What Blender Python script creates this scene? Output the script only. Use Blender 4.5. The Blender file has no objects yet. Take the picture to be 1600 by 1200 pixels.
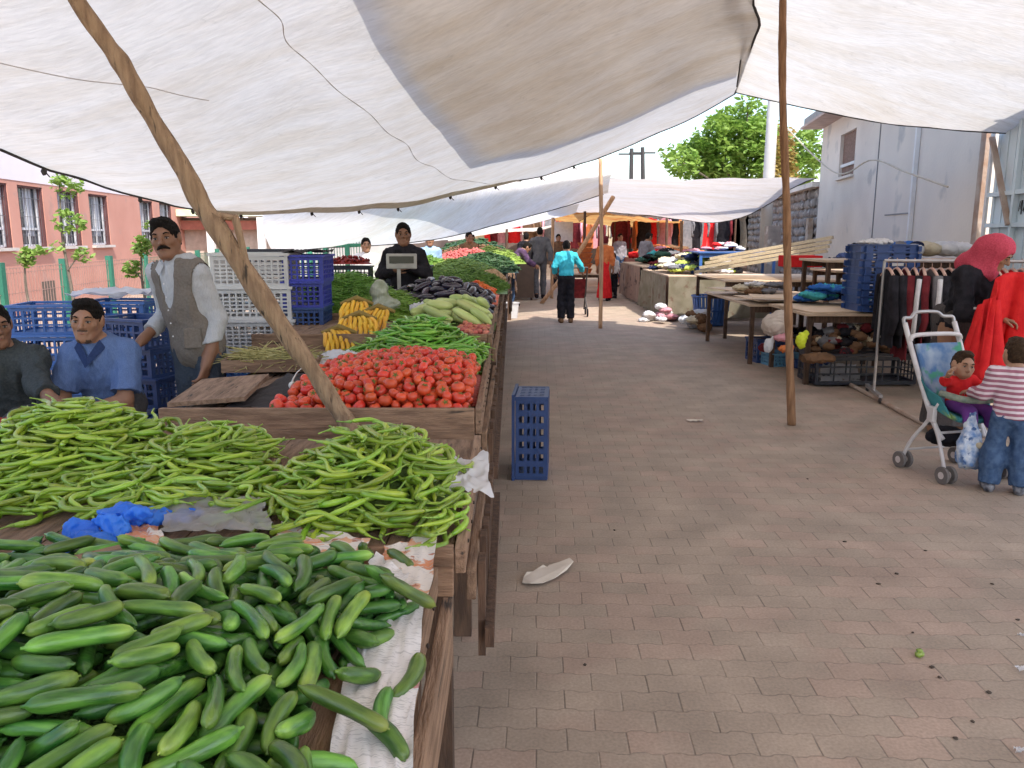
import bpy, math, random
import numpy as np
from mathutils import Vector, Matrix
from mathutils import noise as mnoise
random.seed(7)
RS = np.random.RandomState(11)
SC = bpy.context.scene
COL = SC.collection
F = 1250.0; PITCH = math.radians(10.51); CH = 1.6
CP, SP = math.cos(PITCH), math.sin(PITCH)

def ray(px, py):
    u = (px-800)/F; v = (600-py)/F
    return Vector((u, CP+v*SP, -SP+v*CP))
def at(px, py, Y):
    d = ray(px, py); t = Y/d.y
    return Vector((d.x*t, Y, CH+d.z*t))
def gp(px, py, z=0.0):
    d = ray(px, py); t = (z-CH)/d.z
    return Vector((d.x*t, d.y*t, z))
def lin(c):
    c = c/255.0
    return c/12.92 if c <= .04045 else ((c+.055)/1.055)**2.4
def sR(r, g, b):
    return (lin(r), lin(g), lin(b), 1)

# ---------- materials ----------
MATS = {}
def M(name, c, c2=None, scale=6.0, rough=.7, bump=0.0, bscale=40.0, rnd=0.0, hue=0.0, metal=0.0, stretch=(1,1,1), tr=0.0, spec=.5, spots=None, detail=5, coat=0.0):
    """noise-mottled principled material; rnd: brightness change per object; tr: share of light passed through"""
    if name in MATS: return MATS[name]
    m = bpy.data.materials.new(name); m.use_nodes = True
    nt = m.node_tree; N = nt.nodes; L = nt.links
    bs = N['Principled BSDF']; out = N['Material Output']
    if c2 is None: c2 = tuple(x*.78 for x in c[:3])+(1,)
    tc = N.new('ShaderNodeTexCoord'); mp = N.new('ShaderNodeMapping')
    mp.inputs['Scale'].default_value = stretch
    L.new(tc.outputs['Object'], mp.inputs['Vector'])
    nz = N.new('ShaderNodeTexNoise'); nz.inputs['Scale'].default_value = scale; nz.inputs['Detail'].default_value = detail
    L.new(mp.outputs['Vector'], nz.inputs['Vector'])
    rmp = N.new('ShaderNodeValToRGB')
    rmp.color_ramp.elements[0].position = .35; rmp.color_ramp.elements[0].color = c
    rmp.color_ramp.elements[1].position = .65; rmp.color_ramp.elements[1].color = c2
    L.new(nz.outputs['Fac'], rmp.inputs['Fac'])
    colo = rmp.outputs['Color']
    if spots:
        n2 = N.new('ShaderNodeTexNoise'); n2.inputs['Scale'].default_value = spots[1]; n2.inputs['Detail'].default_value = 4
        L.new(mp.outputs['Vector'], n2.inputs['Vector'])
        r2 = N.new('ShaderNodeValToRGB'); r2.color_ramp.elements[0].position = spots[2]; r2.color_ramp.elements[1].position = spots[2]+.08
        L.new(n2.outputs['Fac'], r2.inputs['Fac'])
        mx = N.new('ShaderNodeMix'); mx.data_type = 'RGBA'; mx.inputs[7].default_value = spots[0]
        L.new(r2.outputs['Color'], mx.inputs[0]); L.new(colo, mx.inputs[6]); colo = mx.outputs[2]
    if rnd or hue:
        oi = N.new('ShaderNodeObjectInfo'); hs = N.new('ShaderNodeHueSaturation')
        mr = N.new('ShaderNodeMapRange'); mr.inputs[3].default_value = 1-rnd; mr.inputs[4].default_value = 1+rnd
        L.new(oi.outputs['Random'], mr.inputs[0]); L.new(mr.outputs[0], hs.inputs['Value'])
        if hue:
            ma = N.new('ShaderNodeMath'); ma.operation = 'MULTIPLY'; ma.inputs[1].default_value = 7.31
            fr = N.new('ShaderNodeMath'); fr.operation = 'FRACT'
            m2 = N.new('ShaderNodeMapRange'); m2.inputs[3].default_value = .5-hue; m2.inputs[4].default_value = .5+hue
            L.new(oi.outputs['Random'], ma.inputs[0]); L.new(ma.outputs[0], fr.inputs[0]); L.new(fr.outputs[0], m2.inputs[0])
            L.new(m2.outputs[0], hs.inputs['Hue'])
        L.new(colo, hs.inputs['Color']); colo = hs.outputs['Color']
    L.new(colo, bs.inputs['Base Color'])
    bs.inputs['Roughness'].default_value = rough; bs.inputs['Metallic'].default_value = metal
    bs.inputs['Specular IOR Level'].default_value = spec
    if coat: bs.inputs['Coat Weight'].default_value = coat; bs.inputs['Coat Roughness'].default_value = .15
    nrm = None
    if bump:
        n3 = N.new('ShaderNodeTexNoise'); n3.inputs['Scale'].default_value = bscale; n3.inputs['Detail'].default_value = 6
        L.new(mp.outputs['Vector'], n3.inputs['Vector'])
        b = N.new('ShaderNodeBump'); b.inputs['Strength'].default_value = bump; b.inputs['Distance'].default_value = .02
        L.new(n3.outputs['Fac'], b.inputs['Height']); L.new(b.outputs['Normal'], bs.inputs['Normal']); nrm = b.outputs['Normal']
    if tr:
        t = N.new('ShaderNodeBsdfTranslucent'); L.new(colo, t.inputs['Color'])
        if nrm: L.new(nrm, t.inputs['Normal'])
        ms = N.new('ShaderNodeMixShader'); ms.inputs[0].default_value = tr
        L.new(bs.outputs[0], ms.inputs[1]); L.new(t.outputs[0], ms.inputs[2]); L.new(ms.outputs[0], out.inputs['Surface'])
    MATS[name] = m
    return m

# ---------- mesh collector ----------
class MB:
    def __init__(s): s.v = []; s.f = []; s.mi = []; s.cur = 0
    def add(s, vs, fs):
        o = len(s.v); s.v += [tuple(p) for p in vs]
        for f in fs: s.f.append(tuple(i+o for i in f)); s.mi.append(s.cur)
        return s
    def box(s, c, size, rot=None, taper=0.0):
        x, y, z = size[0]/2, size[1]/2, size[2]/2; t = 1-taper
        P = [(-x,-y,-z),(x,-y,-z),(x,y,-z),(-x,y,-z),(-x*t,-y*t,z),(x*t,-y*t,z),(x*t,y*t,z),(-x*t,y*t,z)]
        c = Vector(c); P = [Vector(p) for p in P]
        if rot is not None: P = [rot @ p for p in P]
        return s.add([p+c for p in P], [(0,3,2,1),(4,5,6,7),(0,1,5,4),(1,2,6,5),(2,3,7,6),(3,0,4,7)])
    def beam(s, a, b, w, h, up=(0,0,1)):
        a = Vector(a); b = Vector(b); d = (b-a); L = d.length; d = d/L
        up = Vector(up)
        if abs(d.dot(up)) > .98: up = Vector((1,0,0))
        sd = d.cross(up).normalized(); u = sd.cross(d)
        R = Matrix((sd, d, u)).transposed()
        return s.box((a+b)/2, (w, L, h), R)
    def tube(s, pts, r, seg=8, cap=True):
        pts = [Vector(p) for p in pts]; n = len(pts)
        rr = r if isinstance(r, (list, tuple, np.ndarray)) else [r]*n
        T = []
        for i in range(n):
            a = pts[max(i-1,0)]; b = pts[min(i+1,n-1)]; T.append((b-a).normalized())
        up = Vector((0,0,1)) if abs(T[0].z) < .9 else Vector((1,0,0))
        sd = T[0].cross(up).normalized(); vs = []
        for i in range(n):
            sd = (sd - T[i]*sd.dot(T[i])).normalized(); u = T[i].cross(sd)
            for k in range(seg):
                a = 2*math.pi*k/seg
                vs.append(pts[i]+(sd*math.cos(a)+u*math.sin(a))*rr[i])
        fs = [(i*seg+k, i*seg+(k+1)%seg, (i+1)*seg+(k+1)%seg, (i+1)*seg+k) for i in range(n-1) for k in range(seg)]
        if cap:
            fs.append(tuple(range(seg))[::-1]); fs.append(tuple((n-1)*seg+k for k in range(seg)))
        return s.add(vs, fs)
    def ell(s, c, r, nu=14, nv=9, rot=None, jit=0.0):
        vs = []; c = Vector(c)
        r = r if isinstance(r, (tuple, list)) else (r, r, r)
        for j in range(nv+1):
            th = math.pi*j/nv
            for i in range(nu):
                ph = 2*math.pi*i/nu
                p = Vector((math.sin(th)*math.cos(ph)*r[0], math.sin(th)*math.sin(ph)*r[1], math.cos(th)*r[2]))
                if jit: p *= 1+jit*mnoise.noise(p*(2.2/max(r))+c*3.1)
                if rot is not None: p = rot @ p
                vs.append(p+c)
        fs = [(j*nu+i, (j+1)*nu+i, (j+1)*nu+(i+1)%nu, j*nu+(i+1)%nu) for j in range(nv) for i in range(nu)]
        return s.add(vs, fs)
    def grid(s, P):
        nr = len(P); nc = len(P[0])
        return s.add([p for row in P for p in row], [(j*nc+i, j*nc+i+1, (j+1)*nc+i+1, (j+1)*nc+i) for j in range(nr-1) for i in range(nc-1)])
    def mesh(s, name, mats, smooth=False):
        me = bpy.data.meshes.new(name); me.from_pydata(s.v, [], s.f)
        for m in (mats if isinstance(mats, (list, tuple)) else [mats]): me.materials.append(m)
        if any(s.mi): me.polygons.foreach_set('material_index', s.mi)
        if smooth: me.polygons.foreach_set('use_smooth', [True]*len(me.polygons))
        me.update(); return me
    def build(s, name, mats, parent=None, smooth=False, loc=None, bevel=0.0):
        o = bpy.data.objects.new(name, s.mesh(name, mats, smooth)); COL.objects.link(o)
        if parent: o.parent = parent
        if loc is not None: o.location = loc
        if bevel:
            b = o.modifiers.new('bevel', 'BEVEL'); b.width = bevel; b.segments = 2; b.limit_method = 'ANGLE'
        return o

def tag(o, label=None, cat=None, group=None, kind=None):
    if label: o['label'] = label
    if cat: o['category'] = cat
    if group: o['group'] = group
    if kind: o['kind'] = kind
    return o
def empty(name, loc, rz=0.0, label=None, cat=None, group=None):
    o = bpy.data.objects.new(name, None); COL.objects.link(o)
    o.location = loc; o.rotation_euler = (0, 0, rz); o.empty_display_size = .1
    return tag(o, label, cat, group)
def inst(me, name, loc=(0,0,0), mtx=None, parent=None):
    o = bpy.data.objects.new(name, me); COL.objects.link(o)
    if parent: o.parent = parent
    if mtx is not None:
        mtx = mtx.copy().to_4x4(); mtx.translation = Vector(loc); o.matrix_basis = mtx
    else: o.location = loc
    return o
def copy_tree(o, parent=None, kids=None):
    c = o.copy(); COL.objects.link(c)
    if parent: c.parent = parent
    for ch in (kids if kids is not None else list(o.children)): copy_tree(ch, c)
    return c
def fbm(p, s=1.0, o=3): return mnoise.fractal(Vector(p)*s, 1.0, 2.0, o)

def catmull(P, n):
    """resample list of Vectors to n points"""
    out = []; m = len(P)-1
    for k in range(n):
        t = k/(n-1)*m; i = min(int(t), m-1); f = t-i
        p0 = P[max(i-1,0)]; p1 = P[i]; p2 = P[i+1]; p3 = P[min(i+2,m)]
        out.append(.5*((2*p1)+(p2-p0)*f+(2*p0-5*p1+4*p2-p3)*f*f+(3*p1-p0-3*p2+p3)*f**3))
    return out
def sheet_grid(ctrl, nu, nv, amp=0.0, ns=1.0, seed=0.0, ridge=0.0):
    rows = [catmull(r, nu) for r in ctrl]
    cols = [catmull([rows[j][i] for j in range(len(rows))], nv) for i in range(nu)]
    P = [[cols[i][j] for i in range(nu)] for j in range(nv)]
    if amp or ridge:
        for j in range(nv):
            for i in range(nu):
                p = P[j][i]; q = Vector((p.x*ns, p.y*ns*.6, seed))
                d = amp*mnoise.fractal(q, 1, 2, 4)
                if ridge: d += ridge*(1-abs(mnoise.noise(Vector((p.x*ns*1.3+p.y*.5, p.y*ns*.35, seed+5)))*2))
                P[j][i] = p+Vector((0, 0, d))
    return P

# ---------- signed-distance sculpting ----------
def _v(a): return np.array(a, dtype=np.float32)
class Vol:
    def __init__(s, lo, hi, h):
        s.o = _v(lo); s.h = h
        n = np.ceil((_v(hi)-s.o)/h).astype(int)+2
        s.d = np.full(tuple(n), .5, dtype=np.float32); s.n = n
    def _win(s, lo, hi):
        a = np.maximum(np.floor((lo-s.o)/s.h).astype(int), 0); b = np.minimum(np.ceil((hi-s.o)/s.h).astype(int)+1, s.n)
        if (b <= a).any(): return None
        g = [s.o[i]+s.h*np.arange(a[i], b[i], dtype=np.float32) for i in range(3)]
        return (slice(a[0],b[0]), slice(a[1],b[1]), slice(a[2],b[2])), g[0][:,None,None], g[1][None,:,None], g[2][None,None,:]
    def _mix(s, w, d2, k, sub):
        d1 = s.d[w]
        if sub:
            if k <= 0: s.d[w] = np.maximum(d1, -d2); return
            h = np.clip(.5-.5*(d1+d2)/k, 0, 1); s.d[w] = d1*(1-h)-d2*h+k*h*(1-h); return
        if k <= 0: s.d[w] = np.minimum(d1, d2); return
        h = np.clip(.5+.5*(d1-d2)/k, 0, 1); s.d[w] = d1*(1-h)+d2*h-k*h*(1-h)
    def cone(s, a, b, ra, rb, k=.02, cut=0, sub=False, flat=None):
        """tapered capsule; cut=1 flat end at b; flat=(axis,scale) squashes along a direction"""
        a = _v(a); b = _v(b); R = max(ra, rb)+k+3*s.h
        W = s._win(np.minimum(a,b)-R, np.maximum(a,b)+R)
        if W is None: return s
        w, X, Y, Z = W; ab = b-a; L2 = float(ab@ab)+1e-9
        dx, dy, dz = X-a[0], Y-a[1], Z-a[2]
        t = np.clip((dx*ab[0]+dy*ab[1]+dz*ab[2])/L2, 0, 1)
        ex, ey, ez = dx-ab[0]*t, dy-ab[1]*t, dz-ab[2]*t
        if flat is not None:
            ax = _v(flat[0]); pr = (ex*ax[0]+ey*ax[1]+ez*ax[2])*(1/flat[1]-1)
            ex, ey, ez = ex+ax[0]*pr, ey+ax[1]*pr, ez+ax[2]*pr
        d = np.sqrt(ex*ex+ey*ey+ez*ez)-(ra+(rb-ra)*t)
        if cut:
            n = ab/math.sqrt(L2); d = np.maximum(d, (X-b[0])*n[0]+(Y-b[1])*n[1]+(Z-b[2])*n[2])
        s._mix(w, d, k, sub); return s
    def ell(s, c, r, R=None, k=.02, sub=False):
        c = _v(c); r = _v(r); m = float(r.max())+k+3*s.h
        W = s._win(c-m, c+m)
        if W is None: return s
        w, X, Y, Z = W; dx, dy, dz = X-c[0], Y-c[1], Z-c[2]
        if R is None: R = np.eye(3)
        q = [(dx*R[i][0]+dy*R[i][1]+dz*R[i][2]) for i in range(3)]   # rows of R = axes
        k0 = np.sqrt(sum((q[i]/r[i])**2 for i in range(3))); k1 = np.sqrt(sum((q[i]/(r[i]*r[i]))**2 for i in range(3)))+1e-6
        s._mix(w, k0*(k0-1)/k1, k, sub); return s
    def plane(s, p, n, k=0.0):
        """cut away the side the normal points to"""
        p = _v(p); n = _v(n); n = n/np.linalg.norm(n)
        X, Y, Z = [s.o[i]+s.h*np.arange(s.n[i], dtype=np.float32) for i in range(3)]
        d = (X[:,None,None]-p[0])*n[0]+(Y[None,:,None]-p[1])*n[1]+(Z[None,None,:]-p[2])*n[2]
        s.d = np.maximum(s.d, d.astype(np.float32)); return s
    def mesh(s, name, mat, fold=0.0, fs=9.0, seed=1.0, stretch=(1,1,.55)):
        d = s.d.copy(); d[0]=d[-1]=.5; d[:,0]=.5; d[:,-1]=.5; d[:,:,0]=.5; d[:,:,-1]=.5
        c = d < 0
        cnt = np.zeros(tuple(np.array(d.shape)-1), np.int8)
        offs = [(i,j,k) for i in (0,1) for j in (0,1) for k in (0,1)]
        sh = cnt.shape
        for i,j,k in offs: cnt += c[i:i+sh[0], j:j+sh[1], k:k+sh[2]]
        I = np.argwhere((cnt > 0) & (cnt < 8))
        vid = np.full(sh, -1, np.int32); vid[I[:,0],I[:,1],I[:,2]] = np.arange(len(I))
        val = np.stack([d[I[:,0]+i, I[:,1]+j, I[:,2]+k] for i,j,k in offs], 1)
        acc = np.zeros((len(I),3)); num = np.zeros(len(I)); O = np.array(offs, float)
        for a in range(8):
            for b in range(a+1, 8):
                if np.abs(O[a]-O[b]).sum() != 1: continue
                va, vb = val[:,a], val[:,b]; m = (va < 0) != (vb < 0)
                t = np.where(m, va/np.where(m, va-vb, 1), 0)
                acc += m[:,None]*(O[a]+(O[b]-O[a])*t[:,None]); num += m
        P = (I+acc/num[:,None])*s.h+s.o
        F_ = []
        for ax in range(3):
            e = [1,2,0][ax]; g = [2,0,1][ax]
            sl0 = [slice(None)]*3; sl1 = [slice(None)]*3; sl0[ax] = slice(0,-1); sl1[ax] = slice(1,None)
            c0, c1 = c[tuple(sl0)], c[tuple(sl1)]
            for sg, msk in ((0, c0 & ~c1), (1, ~c0 & c1)):
                E = np.argwhere(msk)
                if len(E) == 0: continue
                q = []
                for de, dg in ((-1,-1),(0,-1),(0,0),(-1,0)):
                    T = E.copy(); T[:,e] += de; T[:,g] += dg; q.append(vid[T[:,0],T[:,1],T[:,2]])
                q = np.stack(q, 1); F_.append(q if sg == 0 else q[:, ::-1])
        Fq = np.concatenate(F_)
        if fold:
            v = P; n = np.zeros_like(P)
            nn = np.cross(v[Fq[:,2]]-v[Fq[:,0]], v[Fq[:,3]]-v[Fq[:,1]])
            for q in range(4): np.add.at(n, Fq[:,q], nn)
            n /= np.linalg.norm(n, axis=1)[:,None]+1e-9
            rs = np.random.RandomState(int(seed*100)); dsp = np.zeros(len(P)); st = np.array(stretch)
            Q = P*st
            for o in range(7):
                kk = rs.normal(size=3); kk /= np.linalg.norm(kk); f = fs*(1+o*.45)
                wv = Q@kk*f*2.2+1.3*np.sin(Q@rs.normal(size=3)*fs*.9+rs.rand()*6)+rs.rand()*6
                dsp += (1-2*np.abs(np.sin(wv)))/(1+o*.35)
            P = P+n*(dsp*fold/3)[:,None]
        me = bpy.data.meshes.new(name)
        me.from_pydata(P.tolist(), [], Fq.tolist()); me.materials.append(mat)
        me.polygons.foreach_set('use_smooth', [True]*len(me.polygons)); me.update()
        return me
# ================= camera, light =================
cam = bpy.data.cameras.new('camera'); cam.lens = F/1600*36; cam.sensor_width = 36; cam.clip_end = 2000; cam.clip_start = .05
co = bpy.data.objects.new('camera', cam); COL.objects.link(co); co.location = (0,0,CH); co.rotation_euler = (math.pi/2-PITCH, 0, 0)
SC.camera = co
SUN_EL, SUN_AZ = math.radians(52), math.radians(152)     # azimuth clockwise from +Y
w = bpy.data.worlds.new('World'); SC.world = w; w.use_nodes = True
nt = w.node_tree; sk = nt.nodes.new('ShaderNodeTexSky'); sk.sky_type = 'NISHITA'; sk.sun_disc = False
sk.sun_elevation = SUN_EL; sk.sun_rotation = SUN_AZ; sk.dust_density = 3.0; sk.air_density = 1.2; sk.altitude = 600
bg = nt.nodes['Background']; bg.inputs['Strength'].default_value = .15
nt.links.new(sk.outputs[0], bg.inputs['Color'])
sl = bpy.data.lights.new('sun', 'SUN'); sl.energy = 2.6; sl.angle = math.radians(.6); sl.color = (1, .95, .86)
so = bpy.data.objects.new('sun', sl); COL.objects.link(so)
sd_ = Vector((math.sin(SUN_AZ)*math.cos(SUN_EL), math.cos(SUN_AZ)*math.cos(SUN_EL), math.sin(SUN_EL)))
so.rotation_euler = sd_.to_track_quat('Z', 'Y').to_euler(); so.location = (6, -8, 20)
SC.view_settings.view_transform = 'Standard'; SC.view_settings.look = 'None'; SC.view_settings.exposure = 1.4; SC.view_settings.gamma = 1
SC.cycles.use_denoising = True; SC.cycles.max_bounces = 8; SC.cycles.diffuse_bounces = 4; SC.cycles.transparent_max_bounces = 6
SC.cycles.sample_clamp_indirect = 6; SC.cycles.use_adaptive_sampling = True; SC.cycles.adaptive_threshold = .02
SC.cycles.caustics_reflective = False; SC.cycles.caustics_refractive = False

# ================= ground with interlocking pavers =================
def paver_material():
    m = bpy.data.materials.new('pavers'); m.use_nodes = True; nt = m.node_tree; N = nt.nodes; L = nt.links
    bs = N['Principled BSDF']; tc = N.new('ShaderNodeTexCoord'); mp = N.new('ShaderNodeMapping')
    mp.inputs['Rotation'].default_value = (0,0,math.radians(1.9)); L.new(tc.outputs['Object'], mp.inputs[0])
    # the zigzag outline: bend the rows with a triangle wave
    sx = N.new('ShaderNodeSeparateXYZ'); L.new(mp.outputs[0], sx.inputs[0])
    def math_(op, a, b=None, c=None):
        n = N.new('ShaderNodeMath'); n.operation = op
        for i, q in enumerate((a, b, c)):
            if q is None: continue
            if isinstance(q, (int, float)): n.inputs[i].default_value = q
            else: L.new(q, n.inputs[i])
        return n.outputs[0]
    tri = math_('PINGPONG', math_('MULTIPLY', sx.outputs[0], 1/.055), 1.0)
    sm = N.new('ShaderNodeMapRange'); sm.interpolation_type = 'SMOOTHSTEP'; sm.inputs[1].default_value = .3; sm.inputs[2].default_value = .7
    L.new(tri, sm.inputs[0])
    yy = math_('ADD', sx.outputs[1], math_('MULTIPLY', sm.outputs[0], .010))
    wn = N.new('ShaderNodeTexNoise'); wn.inputs['Scale'].default_value = 1.2; L.new(mp.outputs[0], wn.inputs[0])
    wob = math_('MULTIPLY', math_('SUBTRACT', wn.outputs[0], .5), .04)
    cx = N.new('ShaderNodeCombineXYZ'); L.new(math_('ADD', sx.outputs[0], wob), cx.inputs[0]); L.new(math_('ADD', yy, wob), cx.inputs[1])
    br = N.new('ShaderNodeTexBrick'); br.inputs['Scale'].default_value = 1.0
    br.inputs['Brick Width'].default_value = .20; br.inputs['Row Height'].default_value = .114; br.inputs['Mortar Size'].default_value = .0001
    br.inputs['Mortar Smooth'].default_value = .35; br.inputs['Bias'].default_value = 0
    br.inputs['Color1'].default_value = (0,0,0,1); br.inputs['Color2'].default_value = (1,1,1,1); br.inputs['Mortar'].default_value = (.5,.5,.5,1)
    L.new(cx.outputs[0], br.inputs['Vector'])
    sy_ = N.new('ShaderNodeSeparateXYZ'); L.new(cx.outputs[0], sy_.inputs[0])
    row = math_('FLOOR', math_('DIVIDE', sy_.outputs[1], .114)); par = math_('FLOORED_MODULO', row, 2.0)
    fx = math_('FRACT', math_('DIVIDE', math_('ADD', sy_.outputs[0], math_('MULTIPLY', math_('SUBTRACT', 1.0, par), .10)), .20))
    dx = math_('MULTIPLY', math_('MINIMUM', fx, math_('SUBTRACT', 1.0, fx)), .20)
    fy = math_('FRACT', math_('DIVIDE', sy_.outputs[1], .114)); dy = math_('MULTIPLY', math_('MINIMUM', fy, math_('SUBTRACT', 1.0, fy)), .114)
    def soft(d, w_, v):
        n = N.new('ShaderNodeMapRange'); n.interpolation_type = 'SMOOTHSTEP'; n.inputs[1].default_value = w_*.35; n.inputs[2].default_value = w_*1.4; n.inputs[3].default_value = v; n.inputs[4].default_value = 0; L.new(d, n.inputs[0]); return n.outputs[0]
    jfac = math_('MAXIMUM', soft(dx, .0030, .85), soft(dy, .0026, .6))
    bw = N.new('ShaderNodeRGBToBW'); L.new(br.outputs['Color'], bw.inputs[0])
    # tan and pinkish blocks in wandering patches
    big = N.new('ShaderNodeTexNoise'); big.inputs['Scale'].default_value = .85; big.inputs['Detail'].default_value = 3; L.new(mp.outputs[0], big.inputs[0])
    pk = math_('ADD', math_('MULTIPLY', bw.outputs[0], .30), math_('MULTIPLY', big.outputs[0], 1.0))
    pr = N.new('ShaderNodeMapRange'); pr.inputs[1].default_value = .66; pr.inputs[2].default_value = .72; L.new(pk, pr.inputs[0])
    c1 = N.new('ShaderNodeMix'); c1.data_type = 'RGBA'; c1.inputs[6].default_value = (.360,.282,.218,1); c1.inputs[7].default_value = (.368,.270,.210,1)
    L.new(pr.outputs[0], c1.inputs[0])
    fine = N.new('ShaderNodeTexNoise'); fine.inputs['Scale'].default_value = 90; fine.inputs['Detail'].default_value = 4; L.new(mp.outputs[0], fine.inputs[0])
    med = N.new('ShaderNodeTexNoise'); med.inputs['Scale'].default_value = 3.1; med.inputs['Detail'].default_value = 6; L.new(mp.outputs[0], med.inputs[0])
    f1 = N.new('ShaderNodeMapRange'); f1.inputs[1].default_value = .3; f1.inputs[2].default_value = .7; f1.inputs[3].default_value = .85; f1.inputs[4].default_value = 1.13; L.new(fine.outputs[0], f1.inputs[0])
    f2 = N.new('ShaderNodeMapRange'); f2.inputs[1].default_value = .3; f2.inputs[2].default_value = .7; f2.inputs[3].default_value = .80; f2.inputs[4].default_value = 1.12; L.new(med.outputs[0], f2.inputs[0])
    f3 = math_('ADD', math_('MULTIPLY', bw.outputs[0], .10), .95)
    fac = math_('MULTIPLY', math_('MULTIPLY', f1.outputs[0], f2.outputs[0]), f3)
    vm = N.new('ShaderNodeVectorMath'); vm.operation = 'SCALE'; L.new(c1.outputs[2], vm.inputs[0]); L.new(fac, vm.inputs['Scale'])
    # joints: dark in places, filled with dust in others
    jn = N.new('ShaderNodeTexNoise'); jn.inputs['Scale'].default_value = 5.5; jn.inputs['Detail'].default_value = 3; L.new(mp.outputs[0], jn.inputs[0])
    jr = N.new('ShaderNodeMapRange'); jr.inputs[1].default_value = .40; jr.inputs[2].default_value = .60; jr.inputs[3].default_value = .12; jr.inputs[4].default_value = .62; L.new(jn.outputs[0], jr.inputs[0])
    jm = math_('MULTIPLY', jfac, jr.outputs[0])
    mx = N.new('ShaderNodeMix'); mx.data_type = 'RGBA'; mx.inputs[7].default_value = (.055,.042,.034,1)
    L.new(jm, mx.inputs[0]); L.new(vm.outputs[0], mx.inputs[6])
    # dark round stains
    st = N.new('ShaderNodeTexVoronoi'); st.inputs['Scale'].default_value = 1.7; L.new(mp.outputs[0], st.inputs[0])
    sr = N.new('ShaderNodeMapRange'); sr.inputs[1].default_value = .045; sr.inputs[2].default_value = .065; sr.inputs[3].default_value = .3; sr.inputs[4].default_value = 0; L.new(st.outputs[0], sr.inputs[0])
    sg = N.new('ShaderNodeMapRange'); sg.inputs[1].default_value = .50; sg.inputs[2].default_value = .56; L.new(med.outputs[0], sg.inputs[0])
    mx2 = N.new('ShaderNodeMix'); mx2.data_type = 'RGBA'; mx2.inputs[7].default_value = (.05,.035,.03,1)
    L.new(math_('MULTIPLY', sr.outputs[0], sg.outputs[0]), mx2.inputs[0]); L.new(mx.outputs[2], mx2.inputs[6])
    L.new(mx2.outputs[2], bs.inputs['Base Color'])
    rr = N.new('ShaderNodeMapRange'); rr.inputs[3].default_value = .62; rr.inputs[4].default_value = .9; L.new(med.outputs[0], rr.inputs[0])
    L.new(rr.outputs[0], bs.inputs['Roughness']); bs.inputs['Specular IOR Level'].default_value = .3
    hh = math_('ADD', math_('MULTIPLY', fine.outputs[0], .1), math_('ADD', math_('MULTIPLY', jfac, -.7), math_('MULTIPLY', bw.outputs[0], .22)))
    bp = N.new('ShaderNodeBump'); bp.inputs['Strength'].default_value = .55; bp.inputs['Distance'].default_value = .006
    L.new(hh, bp.inputs['Height']); L.new(bp.outputs[0], bs.inputs['Normal'])
    return m
g = MB(); g.grid([[Vector((x, y, 0)) for x in (-150,-20,0,20,150)] for y in (-60,-5,5,30,250)])
tag(g.build('ground', paver_material()), kind='structure')

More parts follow.
